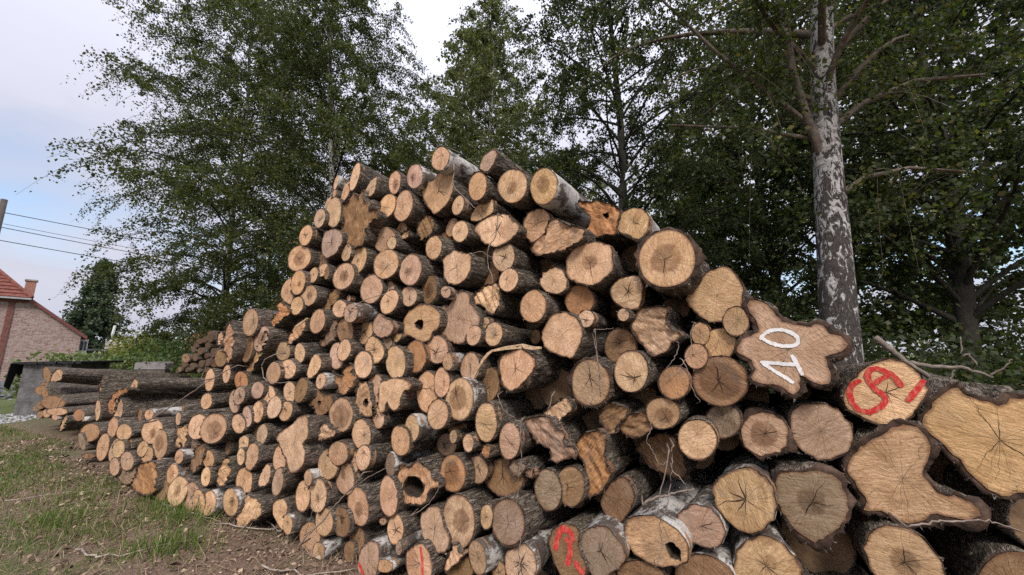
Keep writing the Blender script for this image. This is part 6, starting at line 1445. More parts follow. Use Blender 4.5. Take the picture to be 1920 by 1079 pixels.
for rad_, pts_, lab_, ty_ in TWIGS:
    P_ = [Vector(p) for p in pts_]
    Qs = []
    PP = [P_[0]] + P_ + [P_[-1]]
    for k0_ in range(1, len(PP) - 2):
        p0, p1, p2, p3 = PP[k0_ - 1:k0_ + 3]
        for k_ in range(5):
            t_ = k_ / 5
            Qs.append(((2 * p1) + (p2 - p0) * t_ + (2 * p0 - 5 * p1 + 4 * p2 - p3) * t_ ** 2 + (3 * p1 - p0 - 3 * p2 + p3) * t_ ** 3) * .5 + Vector(rng.normal(0, .0022, 3).tolist()))
    Qs.append(P_[-1])
    if not ty_:
        Qs.append(P_[-1] + Vector((0.03, 0.10, -0.02)))
        Qs.insert(0, P_[0] + Vector((0.03, 0.10, 0.01)))
    rr_ = np.linspace(rad_ * .65, rad_ * .32, len(Qs))
    o_ = MB().tube(Qs, list(rr_), 6).build('branch' if ty_ else 'twig', M_BRANCH if ty_ else M_TWIG, smooth=True)
    tag(o_, lab_, 'branch' if ty_ else 'twig', 'branches behind the pile' if ty_ else 'twigs among the logs')

def splinter(pts, wid, thick, lab):
    m = MB()
    P_ = [Vector(p) for p in pts]
    n_ = len(P_)
    v, f = [], []
    for i, p in enumerate(P_):
        tg = (P_[min(i + 1, n_ - 1)] - P_[max(i - 1, 0)]).normalized()
        sd = tg.cross(Vector((-.5, -.85, .1))).normalized()
        w_ = wid * (.35 + .65 * math.sin(math.pi * (i + .6) / (n_ + .2))) * (1 + random.uniform(-.25, .25))
        dp_ = Vector((.5, .85, 0)) * thick
        v += [p - sd * w_, p + sd * w_, p + sd * w_ + dp_, p - sd * w_ + dp_]
    for i in range(n_ - 1):
        for k in range(4):
            f.append((i * 4 + k, i * 4 + (k + 1) % 4, i * 4 + 4 + (k + 1) % 4, i * 4 + 4 + k))
    f += [(3, 2, 1, 0), tuple((n_ - 1) * 4 + k for k in range(4))]
    o = m.add(v, f).build('wood_splinter', simple('fresh_splinter', (0.42, 0.29, 0.175), var=0.4, scale=40, bump=0.003))
    tag(o, lab, 'splinter', 'torn splinters')
for q_ in SPLINTERS:
    splinter(*q_)

# ------------------------------------------------------------------ trees
def leaf_mesh(name, pos, size, g, down=0.35, fold=True):
    """one leaf blade (two triangles folded on the midrib) per position"""
    n = len(pos)
    d = g.normal(0, 1, (n, 3))
    d[:, 2] -= down * 2
    d /= np.linalg.norm(d, axis=1)[:, None]
    t = g.normal(0, 1, (n, 3))
    s = np.cross(d, t)
    s /= np.maximum(np.linalg.norm(s, axis=1), 1e-6)[:, None]
    nn = np.cross(d, s)
    ln = size * g.uniform(.55, 1.35, n)[:, None]
    wd = ln * .40
    a = pos
    b = pos + d * ln * .42 + s * wd + nn * ln * .10
    c = pos + d * ln
    e = pos + d * ln * .42 - s * wd + nn * ln * .10
    V = np.stack([a, b, c, e], 1).reshape(-1, 3)
    k = np.arange(n)[:, None] * 4
    T = np.concatenate([k + 0, k + 1, k + 2, k + 3], 1)
    me = mesh_np(name, V, T, np.full(n, 4))
    at = me.attributes.new('tint', 'FLOAT', 'POINT')
    at.data.foreach_set('value', np.repeat(g.uniform(0, 1, n), 4).astype(np.float32))
    return me
def grow(seed, Hh, r0, lean, cbase, crad, nbr, leaf, ltot, droop=.5, up=(35, 60), prof=None, extra=(), twl=(.5, 1.2), az_bias=None, stems=1):
    """returns (trunk MB, branch MB, leaf positions)"""
    g = np.random.default_rng(seed)
    tr, br = MB(), MB()
    anchors, weights = [], []
    twigs = []
    stem_list = []
    for sidx in range(stems):
        ph = g.uniform(0, 6.28, 4)
        zz = np.linspace(-.2, Hh, 26)
        sx = (sidx * .35) if stems > 1 else 0
        lx, ly = lean[0] + (g.uniform(-.06, .06) if sidx else 0), lean[1] + (g.uniform(-.05, .05) if sidx else 0)
        px = sx + lx * zz + .05 * np.sin(zz * .9 + ph[0]) + .10 * np.sin(zz * .33 + ph[1]) - .10 * math.sin(ph[1]) - .05 * math.sin(ph[0])
        py = ly * zz + .05 * np.sin(zz * .8 + ph[2]) + .10 * np.sin(zz * .3 + ph[3]) - .10 * math.sin(ph[3])
        q = np.clip(zz / Hh, 0, 1)
        rad = r0 * (1 - .86 * q ** .9) * (1 + .35 * np.exp(-np.clip(zz, 0, 9) / .25)) * (1 if sidx == 0 else .75)
        pts = np.stack([px, py, zz], 1)
        tr.tube(pts.tolist(), list(rad), 12)
        stem_list.append((pts, rad))
    for k in range(nbr):
        pts, rad = stem_list[k % stems]
        h = cbase + (Hh * .98 - cbase) * ((k + g.uniform(0, 1)) / nbr)
        q = (h - cbase) / (Hh - cbase)
        f = (prof(q) if prof else (math.sin(math.pi * min(1, .22 + .78 * q)) ** .7 * (1 - .25 * q)))
        Lb = crad * f * g.uniform(.65, 1.1)
        if Lb < .3:
            continue
        a = k * 2.399963 + g.uniform(-.4, .4)
        if az_bias is not None and g.uniform() < az_bias[1]:
            a = az_bias[0] + g.normal(0, .5)
        b0 = np.array([np.interp(h, pts[:, 2], pts[:, i]) for i in range(3)])
        rb = np.interp(h, pts[:, 2], rad) * g.uniform(.28, .45)
        ua = math.radians(g.uniform(*up)) * (1 - .3 * q * 0)
        m = 9
        t = np.linspace(0, 1, m)
        hor = Lb * (t * math.cos(ua) * 1.15)
        ver = Lb * (t * math.sin(ua) - droop * t ** 2.2)
        sw = .12 * Lb * np.sin(t * 3 + g.uniform(0, 6)) * t
        bx = b0[0] + hor * math.cos(a) - sw * math.sin(a)
        by = b0[1] + hor * math.sin(a) + sw * math.cos(a)
        bp = np.stack([bx, by, b0[2] + ver], 1)
        far_ = np.hypot(bp[:, 0] - lean[0] * bp[:, 2], bp[:, 1] - lean[1] * bp[:, 2]) > crad * .98
        cut_ = int(np.argmax(far_)) if far_.any() else m
        if cut_ < 3:
            continue
        br.tube(bp[:cut_].tolist(), list(np.linspace(rb, max(rb * .15, .004), cut_)), 6, False)
        nt = int(5 + Lb * 5)
        for _ in range(nt):
            tt = g.uniform(.15, 1) ** .8 * (cut_ - 1) / (m - 1)
            o = np.array([np.interp(tt, t, bp[:, i]) for i in range(3)])
            dirn = np.array([math.cos(a), math.sin(a), 0]) * g.uniform(-.1, .9) + g.normal(0, .55, 3)
            dirn[2] = dirn[2] * .6 + .15
            dirn /= np.linalg.norm(dirn)
            tl = g.uniform(*twl) * (.6 + .4 * Lb / crad)
            mm = 5
            ts = np.linspace(0, 1, mm)
            tp = o + dirn * (ts * tl)[:, None] + np.array([0, 0, -1.]) * (droop * 1.1 * tl * ts ** 1.8)[:, None]
            twigs.append(tp)
    for e in extra:
        E = np.array(e[0])
        pts = stem_list[0][0]
        E = E + (np.array([np.interp(E[0, 2], pts[:, 2], pts[:, i]) for i in range(3)]) - E[0])
        br.tube(E.tolist(), e[1], 8, False)
        for _ in range(e[2]):
            tt = g.uniform(.35, 1)
            o = np.array([np.interp(tt * (len(E) - 1), np.arange(len(E)), E[:, i]) for i in range(3)])
            dirn = g.normal(0, .8, 3)
            dirn /= np.linalg.norm(dirn)
            tl = g.uniform(*twl)
            ts = np.linspace(0, 1, 5)
            twigs.append(o + dirn * (ts * tl)[:, None] + np.array([0, 0, -1.]) * (droop * 1.1 * tl * ts ** 1.8)[:, None])
    TW = np.array(twigs)
    TW = TW[np.hypot(TW[:, -1, 0] - lean[0] * TW[:, -1, 2], TW[:, -1, 1] - lean[1] * TW[:, -1, 2]) < crad * 1.18]
    for tp in TW[::2]:
        br.tube(tp.tolist(), [.006, .005, .004, .003, .002], 3, False)
    per = max(1, ltot // len(TW))
    pos = []
    w = g.gamma(1.6, .62, len(TW))
    for tp, ww in zip(TW, w):
        k = int(per * ww)
        s = g.uniform(.1, 1, k) * 4
        i = np.minimum(s.astype(int), 3)
        f = (s - i)[:, None]
        pos.append(tp[i] * (1 - f) + tp[i + 1] * f + g.normal(0, .055, (k, 3)))
    return tr, br, np.vstack(pos)
def tree(name, label, x, y, mats, leafsize, group, seed, *a, rot=0, scale=1, **k):
    root = empty(name, (x, y, 0), (0, 0, rot))
    root.scale = (scale,) * 3
    tr, br, pos = grow(seed, *a, **k)
    t_ = tr.build('trunk', mats[0], root, True)
    br.build('branches', mats[1], t_, True)
    obj('crown', leaf_mesh('crown', pos, leafsize, np.random.default_rng(seed + 1)), mats[2], root)
    tag(root, label, 'tree', group)
    return root
def copy_tree(o, parent=None):
    c = o.copy()
    col.objects.link(c)
    c.parent = parent
    for ch in o.children:
        copy_tree(ch, c)
    return c
TB = (M_BIRCH, M_DARKTRUNK, M_LEAF)
G_TREES = 'trees behind the pile'
# near birch, right of the pile
near_extra = [
    ([(.33, .02, 3.9), (.12, -.05, 4.5), (-.02, -.08, 5.2), (-.06, -.1, 6.3), (.0, -.1, 8.0)], [.056, .052, .048, .044, .03], 30),
    ([(.20, -.06, 4.35), (-.5, -.15, 4.9), (-1.2, -.2, 5.5), (-1.9, -.3, 6.2)], [.036, .03, .024, .015], 26),
    ([(.30, .0, 4.3), (-.6, .1, 4.55), (-1.6, .25, 4.7)], [.03, .02, .012], 22),
    ([(.42, .0, 4.4), (.9, -.05, 4.8), (1.6, -.1, 5.1), (2.6, -.1, 5.2)], [.05, .04, .03, .015], 26),
    ([(.40, -.05, 3.5), (.8, -.15, 3.75), (1.3, -.2, 3.85), (2.0, -.2, 3.8)], [.04, .03, .022, .012], 20),
]
tree('birch_tree', 'big near birch with black and white flaky trunk, right of the pile', 3.60, 4.3, (M_BIRCH, M_LIMB, M_LEAF), .055, G_TREES, 21,
     13.0, .215, (.098, .0), 4.6, 3.8, 60, .055, 50000, droop=.55, extra=near_extra)
# left birches
tree('birch_tree', 'twin-stemmed pale birch rising behind the left half of the pile', -4.75, 10.4, TB, .058, G_TREES, 22,
     15.5, .13, (-.085, .0), 2.0, 5.2, 130, .06, 185000, droop=.7, stems=2, twl=(.6, 1.5))
tree('birch_tree', 'leftmost birch with drooping branches beside the open sky', -9.8, 12.5, TB, .060, G_TREES, 23,
     15.5, .14, (-.03, .0), 1.7, 5.2, 130, .06, 190000, droop=.7, twl=(.6, 1.6), prof=lambda q: (.42 + .58 * min(1, q / .35)) * (1 - .30 * q))
tree('birch_tree', 'dense dark birch standing behind the middle of the pile', 2.75, 9.3, (M_DARKTRUNK, M_DARKTRUNK, M_LEAF_DARK), .07, G_TREES, 25,
     15.0, .17, (.02, .0), 2.4, 4.6, 100, .07, 84000, droop=.45)
tree('birch_tree', 'slim pale birch with sparse light crown in the gap', -.55, 14.0, (M_BIRCH, M_BIRCH, M_LEAF_LIGHT), .08, G_TREES, 24,
     17.5, .11, (-.02, .0), 3.2, 4.2, 90, .08, 80000, droop=.5)
tree('lime_tree', 'dark leaning broadleaf tree at the right edge', 9.6, 7.9, (M_DARKTRUNK, M_DARKTRUNK, M_LEAF_DARK), .10, G_TREES, 26,
     14.0, .20, (.10, .0), 2.0, 5.4, 100, .10, 62000, droop=.35)
proto_a = tree('woodland_tree', 'dark woodland tree right of the near birch trunk', 9.0, 12.5, (M_DARKTRUNK, M_DARKTRUNK, M_LEAF_DARK), .13, G_TREES, 27,
     15.0, .2, (.0, .0), 1.0, 4.8, 80, .12, 42000, droop=.35)
proto_b = tree('woodland_tree', 'light green tree behind the pile between bullseye log and near birch', 8.3, 16.0, (M_DARKTRUNK, M_DARKTRUNK, M_LEAF_LIGHT), .13, G_TREES, 28,
     14.0, .16, (.0, .0), .8, 4.4, 80, .12, 27000, droop=.4)
for src, x, y, s, r, lab in (
        (proto_a, 14.5, 12.0, 1.05, 1.0, 'far woodland tree behind the right edge of the pile'),
        (proto_a, 15.5, 18.0, 1.1, 3.1, 'far dark tree between the near birch and the leaning tree'),
        (proto_b, 12.5, 22.0, 1.1, 1.4, 'pale far tree seen beside the near birch trunk'),
        (proto_b, -2.0, 18.0, 1.4, 2.6, 'small light tree low behind the crest of the pile'),
        (proto_b, 3.5, 20.0, .95, 5.0, 'light far tree behind the dark middle birch'),
        (proto_a, -5.5, 17.0, .8, .4, 'dark tree behind the twin-stemmed birch'),
        (proto_b, -11.5, 17.5, .62, .9, 'low light tree below the leftmost birch'),
        (proto_b, -16.0, 30.0, .55, 3.9, 'round olive green tree above the hedge'),
        (proto_b, -19.5, 44.0, .6, 5.9, 'small pale tree on the horizon beside the conifer')):
    c_ = copy_tree(src)
    c_.location = (x, y, 0)
    c_.rotation_euler[2] = r
    c_.scale = (s, s, s)
    tag(c_, lab, 'tree', G_TREES)

def bush(name, label, x, y, rx, rz, n, leaf, mat, seed, cat='shrub', group=None, z0=0.0, ry=None):
    g = np.random.default_rng(seed)
    root = empty(name, (x, y, 0))
    ry = ry or rx
    m = MB()
    P_ = []
    for k in range(16):
        a = k * 2.4
        e = np.array([math.cos(a) * rx * g.uniform(.2, .8), math.sin(a) * ry * g.uniform(.2, .8), rz * g.uniform(.5, .95)])
        m.tube([(0, 0, -.05), (e * .45 * np.array([.7, .7, 1.2])).tolist(), e.tolist()], [.03, .02, .006], 5, False)
        P_.append(e)
    c = g.normal(0, 1, (60, 3))
    c /= np.linalg.norm(c, axis=1)[:, None]
    c = c * g.uniform(.35, .95, (60, 1)) * np.array([rx, ry, rz * .55]) + np.array([0, 0, rz * .5])
    i = g.integers(0, 60, n)
    pos = c[i] + g.normal(0, .16, (n, 3)) * np.array([rx, ry, rz])
    pos = pos[pos[:, 2] > z0]
    m.build('stems', M_DARKTRUNK, root)
    obj('foliage', leaf_mesh('foliage', pos, leaf, g, .1), mat, root)
    tag(root, label, cat, group)
    return root
G_BUSH = 'shrubs of the wood edge'
for k_, (x, y, rx, rz, n_, lab) in enumerate((
        (5.6, 6.6, 1.6, 2.0, 7000, 'dark shrub right of the near birch base'),
        (8.0, 6.4, 1.5, 1.7, 7000, 'dark shrub behind the branches at the right edge'),
        (11.5, 8.6, 1.9, 2.6, 7000, 'dark shrub beyond the leaning tree'),
        (7.5, 10.0, 2.2, 3.4, 9000, 'tall dark shrub between the near birch and leaning tree'),
        (3.2, 8.0, 1.6, 2.6, 8000, 'dark shrub left of the near birch base'))):
    bush('wood_shrub', lab, x, y, rx, rz, n_, .085, M_LEAF_DARK, 60 + k_, 'shrub', G_BUSH)

# ------------------------------------------------------------------ far left: house, conifer, hedge, shed
M_ROOF = simple('red_roof_tile', (0.16, 0.055, 0.042), var=0.4, scale=6)
def mat_brick():
    t = NT('mottled_brick')
    p = t.objco()
    b = t.n('ShaderNodeTexBrick')
    rx = t.n('ShaderNodeVectorRotate', rotation_type='X_AXIS')
    t.l(p, rx.inputs['Vector'])
    rx.inputs['Angle'].default_value = R(90)
    t.l(rx.outputs[0], b.inputs['Vector'])
    b.inputs['Scale'].default_value = 1.0
    b.inputs['Brick Width'].default_value = 0.24
    b.inputs['Row Height'].default_value = 0.085
    b.inputs['Mortar Size'].default_value = 0.010
    b.inputs['Color1'].default_value = (0.22, 0.085, 0.072, 1)
    b.inputs['Color2'].default_value = (0.37, 0.245, 0.215, 1)
    b.inputs['Mortar'].default_value = (0.38, 0.34, 0.31, 1)
    v = t.noise(p, 7, 5, 0.8)
    t.color(t.mix(t.mapr(v, 0.48, 0.56, 0, 0.7), b.outputs['Color'], (0.42, 0.345, 0.325)))
    t.bump(b.outputs['Fac'], -0.01)
    return t.m
M_BRICK = mat_brick()
M_ZINC = simple('zinc', (0.35, 0.36, 0.38), rough=0.5, var=0.15)
M_WPAINT = simple('white_wood', (0.62, 0.62, 0.60), var=0.08)
M_GLASS = simple('window_glass', (0.05, 0.06, 0.075), rough=0.08, var=0.2, spec=0.6)
house = empty('brick_house', (-28, 22.4, 0), (0, 0, R(51.45)))
w_ = MB().prism([(-12, 0, -.1), (1.36, 0, -.1), (1.36, 0, 2.70), (-.93, 0, 4.70), (-12, 0, 4.70)], (0, 7, 0)).build('wall', M_BRICK, house)
MB().box(-12, -.98, -.06, -.003, 4.50, 4.64).build('brick_band', simple('band_brick', (0.15, 0.055, 0.045)), w_)
MB().box(-1.62, -1.40, -.05, -.003, 0, 4.48).build('brick_pier', simple('pier_brick', (0.17, 0.07, 0.058), var=.4, scale=12), w_)
RE, RI = (-.85, -.25, 4.74), (-4.0, 3.0, 8.3)
rf = MB()
rf.add([(-12, RE[1], RE[2]), RE, RI, (-12, 3.0, 8.3), (-.85, 6.3, 4.74), (-12, 6.3, 4.74)],
       [(0, 1, 2, 3), (1, 4, 2), (4, 5, 3, 2), (0, 3, 5), (0, 5, 4, 1)])
roof = rf.build('roof', M_ROOF, house)
for k in range(16):                      # tile courses on the front slope
    f0, f1 = k / 16, (k + 1) / 16
    def rp(f, side):
        return Vector((-12 if side else RE[0] + (RI[0] - RE[0]) * f, RE[1] + (RI[1] - RE[1]) * f, RE[2] + (RI[2] - RE[2]) * f))
    u_ = Vector((0, -.02, .05))
    MB().add([rp(f0, 1) + u_ * 1.4, rp(f0, 0) + u_ * 1.4, rp(f1, 0) + u_ * .3, rp(f1, 1) + u_ * .3, rp(f0, 1), rp(f0, 0)], [(0, 1, 2, 3), (4, 5, 1, 0)]).build('tile_course', M_ROOF, roof)
MB().tube([(RE[0], RE[1], RE[2] + .06), RI], .10, 7).build('hip_tiles', M_ROOF, roof)
MB().box(-12, -.85, -.38, -.26, 4.66, 4.75).build('gutter', M_ZINC, roof)
ls = MB().prism([(-.95, -.12, 4.70), (1.62, -.12, 2.47), (1.62, -.12, 2.56), (-.95, -.12, 4.80)], (0, 6.9, 0)).build('lean_to_roof', M_ROOF, house)
MB().prism([(-.95, -.20, 4.62), (1.62, -.20, 2.40), (1.62, -.20, 2.60), (-.95, -.20, 4.84)], (0, .075, 0)).build('verge_board', simple('verge', (0.16, 0.062, 0.055)), ls)
ch = MB().box(-1.22, -.82, .5, 1.0, 4.2, 5.86).build('chimney', simple('chimney_brick', (0.33, 0.16, 0.12), var=0.4, scale=12), house)
MB().box(-1.27, -.77, .45, 1.05, 5.86, 5.95).build('chimney_cap', simple('cap', (0.3, 0.26, 0.23)), ch)
wd = MB().box(1.37, 1.72, .25, .6, 1.5, 2.42).build('window', M_WPAINT, house)
MB().box(1.42, 1.52, .21, .246, 1.75, 2.3).build('pane', M_GLASS, wd)
MB().box(1.57, 1.67, .21, .246, 1.75, 2.3).build('pane', M_GLASS, wd)
tag(house, 'brick house with red tiled roof and chimney at the left edge', 'house')

shed = empty('dark_shed', (-27.0, 23.9, 0), (0, 0, R(51.45)))
MB().box(.0, 6.2, 0, 2.4, -.05, 1.72).build('wall', simple('dark_wall', (0.06, 0.065, 0.075), var=0.2), shed)
sr_ = MB().box(-.1, 6.4, -.2, 2.6, 1.722, 1.84).build('roof', simple('roof_felt', (0.07, 0.075, 0.09)), shed)
MB().box(.70, 1.25, .1, .5, 1.84, 2.35).build('chimney_block', simple('block', (0.46, 0.41, 0.385)), sr_)
MB().tube([(.92, .3, 2.35), (.94, .3, 2.8), (.98, .3, 3.4)], .075, 10).build('flue_pipe', M_WPAINT, sr_)
tag(shed, 'low dark flat-roofed shed with a flue pipe beside the house', 'shed')
fh = empty('far_house', (-38, 46, 0))
MB().box(-2.5, 3.5, 0, 5, -.05, 2.6).build('wall', simple('ochre_wall', (0.42, 0.26, 0.14)), fh)
MB().prism([(-2.9, -.3, 2.55), (3.9, -.3, 2.55), (.5, -.3, 5.2)], (0, 5.6, 0)).build('roof', simple('brown_tile', (0.16, 0.075, 0.05)), fh)
tag(fh, 'far ochre house with brown roof behind the conifer', 'house')

# conifer: stacked sprays of fine foliage
def conifer(x, y, Hh, rr):
    g = np.random.default_rng(77)
    root = empty('conifer_tree', (x, y, 0))
    MB().tube([(0, 0, -.1), (0, 0, Hh * .5), (.1, 0, Hh * .96)], [.28, .18, .03], 9).build('trunk', M_DARKTRUNK, root)
    pos = []
    for k in range(300):
        q = g.uniform(0, 1) ** .8
        z = .6 + (Hh - .6) * q
        r = rr * 1.1 * (1 - q) ** .8 * g.uniform(.62, 1.22) + .1
        a = g.uniform(0, 6.28)
        t = g.uniform(.25, 1, 90)[:, None]
        tip = np.array([math.cos(a) * r, math.sin(a) * r, g.uniform(-.2, .5)])
        pos.append(np.array([0, 0, z]) + tip * t + np.array([0, 0, -.5]) * t ** 2 + g.normal(0, .12, (90, 3)))
    obj('crown', leaf_mesh('crown', np.vstack(pos), .20, g, .5), mat_leaf('conifer_leaf', (0.022, 0.036, 0.02), (0.07, 0.10, 0.055), (0.09, 0.11, 0.07), .25), root)
    tag(root, 'tall dense conifer standing beside the brick house', 'tree')
conifer(-36.2, 32.0, 9.6, 2.75)
bush('yellow_shrub', 'yellow green shrub right of the conifer', -22.8, 22.6, 1.5, 2.6, 7000, .13, mat_leaf('yellow_leaf', (0.10, 0.11, 0.025), (0.22, 0.21, 0.055), (0.30, 0.26, 0.07)), 81)
bush('green_shrub', 'mid green shrub between the yellow shrub and the heap', -17.2, 19.0, 1.6, 2.3, 6000, .12, mat_leaf('green_leaf', (0.04, 0.075, 0.02), (0.09, 0.14, 0.04), (0.1, 0.14, 0.05)), 82)
def hedge():
    g = np.random.default_rng(83)
    root = empty('clipped_hedge', (-16.2, 17.2, 0))
    n = 16000
    pos = np.stack([g.uniform(-2.2, 2.4, n), g.uniform(-.35, .35, n), g.uniform(0, 1.32, n)], 1)
    f = g.integers(0, 2, n)
    pos[f == 0, 1] = -.35 + g.normal(0, .03, (f == 0).sum())
    pos[f == 1, 2] = 1.32 + g.normal(0, .03, (f == 1).sum())
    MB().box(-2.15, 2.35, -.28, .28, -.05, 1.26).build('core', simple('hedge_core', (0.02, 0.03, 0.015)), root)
    obj('foliage', leaf_mesh('foliage', pos, .07, g, .1), mat_leaf('hedge_leaf', (0.025, 0.06, 0.025), (0.06, 0.12, 0.05), (0.07, 0.12, 0.05)), root)
    tag(root, 'clipped dark green hedge left of the background heap', 'hedge')
hedge()

# small hut with concrete side and torn roofing felt
hut = empty('concrete_hut', (-12.1, 10.1, 0), (0, 0, R(14)))
MB().box(-.75, .25, 0, 1.3, -.05, 1.30).build('wall', simple('grey_concrete', (0.115, 0.11, 0.11), var=0.55, scale=5, bump=0.02), hut)
hr = MB()
for k in range(11):
    x0, x1 = -.9 + k * .13, -.9 + (k + 1) * .13
    hr.box(x0, x1 - .012, -.13 + random.uniform(-.03, .03), 1.4, 1.302 + random.uniform(0, .015), 1.335 + random.uniform(0, .03))
hrf = hr.build('roof_sheet', simple('roofing_felt', (0.022, 0.022, 0.024), var=0.3), hut)
fl_ = MB()
for k in range(5):
    z1 = 1.32 - random.uniform(.25, .75)
    y0 = -.12 + k * .24
    fl_.prism([(-.92, y0, 1.33), (-.92, y0 + .25, 1.33), (-1.02 - .05 * random.random(), y0 + .22, z1), (-1.0, y0 + .05, z1 + .1)], (-.015, 0, 0))
fl_.build('felt_flaps', simple('felt_flap', (0.018, 0.018, 0.02)), hut)
tag(hut, 'low grey concrete hut with black roofing felt at the far left', 'hut')
sheet = MB()
for k in range(10):
    x0 = -11.0 + k * .09
    sheet.prism([(x0, 11.0, 1.28), (x0 + .045, 11.0, 1.325), (x0 + .09, 11.0, 1.28), (x0 + .09, 11.0, 1.12), (x0, 11.0, 1.12)], (.03, .22, .02))
so_ = empty('low_shelter', (0, 0, 0))
sheet.build('corrugated_sheet', simple('fibre_cement', (0.22, 0.20, 0.195), var=0.2), so_)
MB().box(-10.95, -10.12, 11.03, 11.2, -.05, 1.118).build('wall', simple('weathered_boards', (0.12, 0.10, 0.085), var=.4), so_)
tag(so_, 'low shelter with grey corrugated sheet roof behind the left stack', 'shelter')

# pole and wires
pole = MB().tube([(-24.9, 17.1, -.3), (-24.9, 17.1, 9.0)], [.16, .11], 10).build('utility_pole', simple('pole_wood', (0.085, 0.07, 0.06), var=0.2), smooth=True)
tag(pole, 'wooden utility pole at the left edge carrying wires', 'pole')
for k_, (z0, zf, off_, lab) in enumerate(((8.35, 9.4, 0, 'uppermost overhead wire from the pole'), (7.75, 8.3, .25, 'thin second overhead wire, just under the uppermost'), (7.65, 7.9, -.2, 'third overhead wire, below the thin one'), (6.95, 7.2, .1, 'lowest overhead wire from the pole'))):
    a_, b_ = Vector((-24.9 + off_, 17.1, z0)), Vector((-14 + off_, 36.0, zf))
    pts = [a_.lerp(b_, t_ / 12) - Vector((0, 0, .35 * math.sin(math.pi * t_ / 12))) for t_ in range(13)]
    w__ = MB().tube(pts, .012 if k_ == 1 else .02, 5).build('overhead_wire', simple('wire', (0.08, 0.075, 0.09)))
    tag(w__, lab, 'wire', 'overhead wires')

# ------------------------------------------------------------------ grass, weeds, litter
def blades(name, X, Y, hmin, hmax, wid, mat, label, cat, seed, lean=.6, z=None):
    g = np.random.default_rng(seed)
    n = len(X)
    Z = gz(X, Y) if z is None else z
    a = g.uniform(0, 6.28, n)
    h = g.uniform(hmin, hmax, n)
    l = np.abs(g.normal(0, lean, n)) * h
    la = g.uniform(0, 6.28, n)
    dx, dy = np.cos(la) * l, np.sin(la) * l
    wx, wy = np.cos(a) * wid, np.sin(a) * wid
    b0 = np.stack([X - wx, Y - wy, Z - .01], 1)
    b1 = np.stack([X + wx, Y + wy, Z - .01], 1)
    m0 = np.stack([X - wx * .7 + dx * .35, Y - wy * .7 + dy * .35, Z + h * .6], 1)
    m1 = np.stack([X + wx * .7 + dx * .35, Y + wy * .7 + dy * .35, Z + h * .6], 1)
    tp = np.stack([X + dx, Y + dy, Z + h * np.clip(1 - l / h * .35, .2, 1)], 1)
    V = np.stack([b0, b1, m1, m0, tp], 1).reshape(-1, 3)
    k = np.arange(n)[:, None] * 5
    loops = np.concatenate([k, k + 1, k + 2, k + 3, k + 3, k + 2, k + 4], 1)
    me = mesh_np(name, V, loops, np.tile([4, 3], n))
    at = me.attributes.new('tint', 'FLOAT', 'POINT')
    at.data.foreach_set('value', np.repeat(g.uniform(0, 1, n), 5).astype(np.float32))
    o = obj(name, me, mat)
    tag(o, label, cat, kind='stuff')
M_GRASS = mat_leaf('grass_blade', (0.050, 0.090, 0.018), (0.14, 0.20, 0.048), (0.30, 0.26, 0.12), .35)
M_SEED = simple('seedling_leaf', (0.17, 0.22, 0.05), var=0.3, scale=20)
M_STRAW = mat_leaf('dry_straw', (0.19, 0.13, 0.085), (0.38, 0.28, 0.18), (0.10, 0.06, 0.04), .1)
g_ = np.random.default_rng(5)
X_ = g_.uniform(-13, 3, 260000)
Y_ = g_.uniform(.6, 12, 260000)
dpl = C0 - (X_ * N0[0] + Y_ * N0[1])
dens = vnoise(X_, Y_, .8, 21) * .35 + vnoise(X_, Y_, 2.4, 22) * .45 + vnoise(X_, Y_, 6, 23) * .2
left = np.clip((-1.2 - X_) / 2.5, 0, 1)
edge = np.where(X_ < -7.2, -.45, .12)
ok = (dpl > edge) & (dens * (.5 + .5 * left) + g_.uniform(-.12, .12, len(X_)) > .54)
blades('grass', X_[ok], Y_[ok], 0.02, .10, .0028, M_GRASS, 'short rough grass in patches on the soil before the pile', 'grass', 31, .7)
xf, yf = g_.uniform(-18, -4.5, 60000), g_.uniform(4.2, 11.5, 60000)
ok = (C0 - (xf * N0[0] + yf * N0[1]) > np.where(xf < -7.2, -.45, .3)) & (vnoise(xf, yf, 1.6, 26) + g_.uniform(-.15, .15, len(xf)) > .50) & ((xf > -11.4) | (yf < 8.0))
blades('rough_grass', xf[ok], yf[ok], .03, .10, .005, M_GRASS, 'rough grass strip between the left stack and the open ground', 'grass', 34, .7)
tx, ty = [], []
for cx_, cy_, sp_, n_ in ((-4.75, 5.15, .28, 900), (-5.0, 5.3, .22, 500), (-6.1, 3.6, .35, 500), (-5.2, 3.1, .3, 400), (-3.1, 3.95, .25, 450), (-3.6, 4.25, .25, 300), (-5.9, 5.6, .3, 400), (-2.8, 3.3, .18, 260), (-4.4, 3.9, .22, 220), (-6.4, 4.6, .3, 250)):
    tx.append(g_.normal(cx_, sp_, n_)); ty.append(g_.normal(cy_, sp_ * .6, n_))
tx, ty = np.concatenate(tx), np.concatenate(ty)
ok = C0 - (tx * N0[0] + ty * N0[1]) > .1
blades('grass_tufts', tx[ok], ty[ok], .06, .22, .0035, M_GRASS, 'taller grass tufts along the foot of the pile', 'grass', 32, .8)
ok = (dpl > edge - .1) & (g_.uniform(0, 1, len(X_)) < .20)
blades('dry_straw', X_[ok], Y_[ok], .03, .14, .0022, M_STRAW, 'dry straw and dead stalks lying on the soil', 'straw', 33, 2.6)
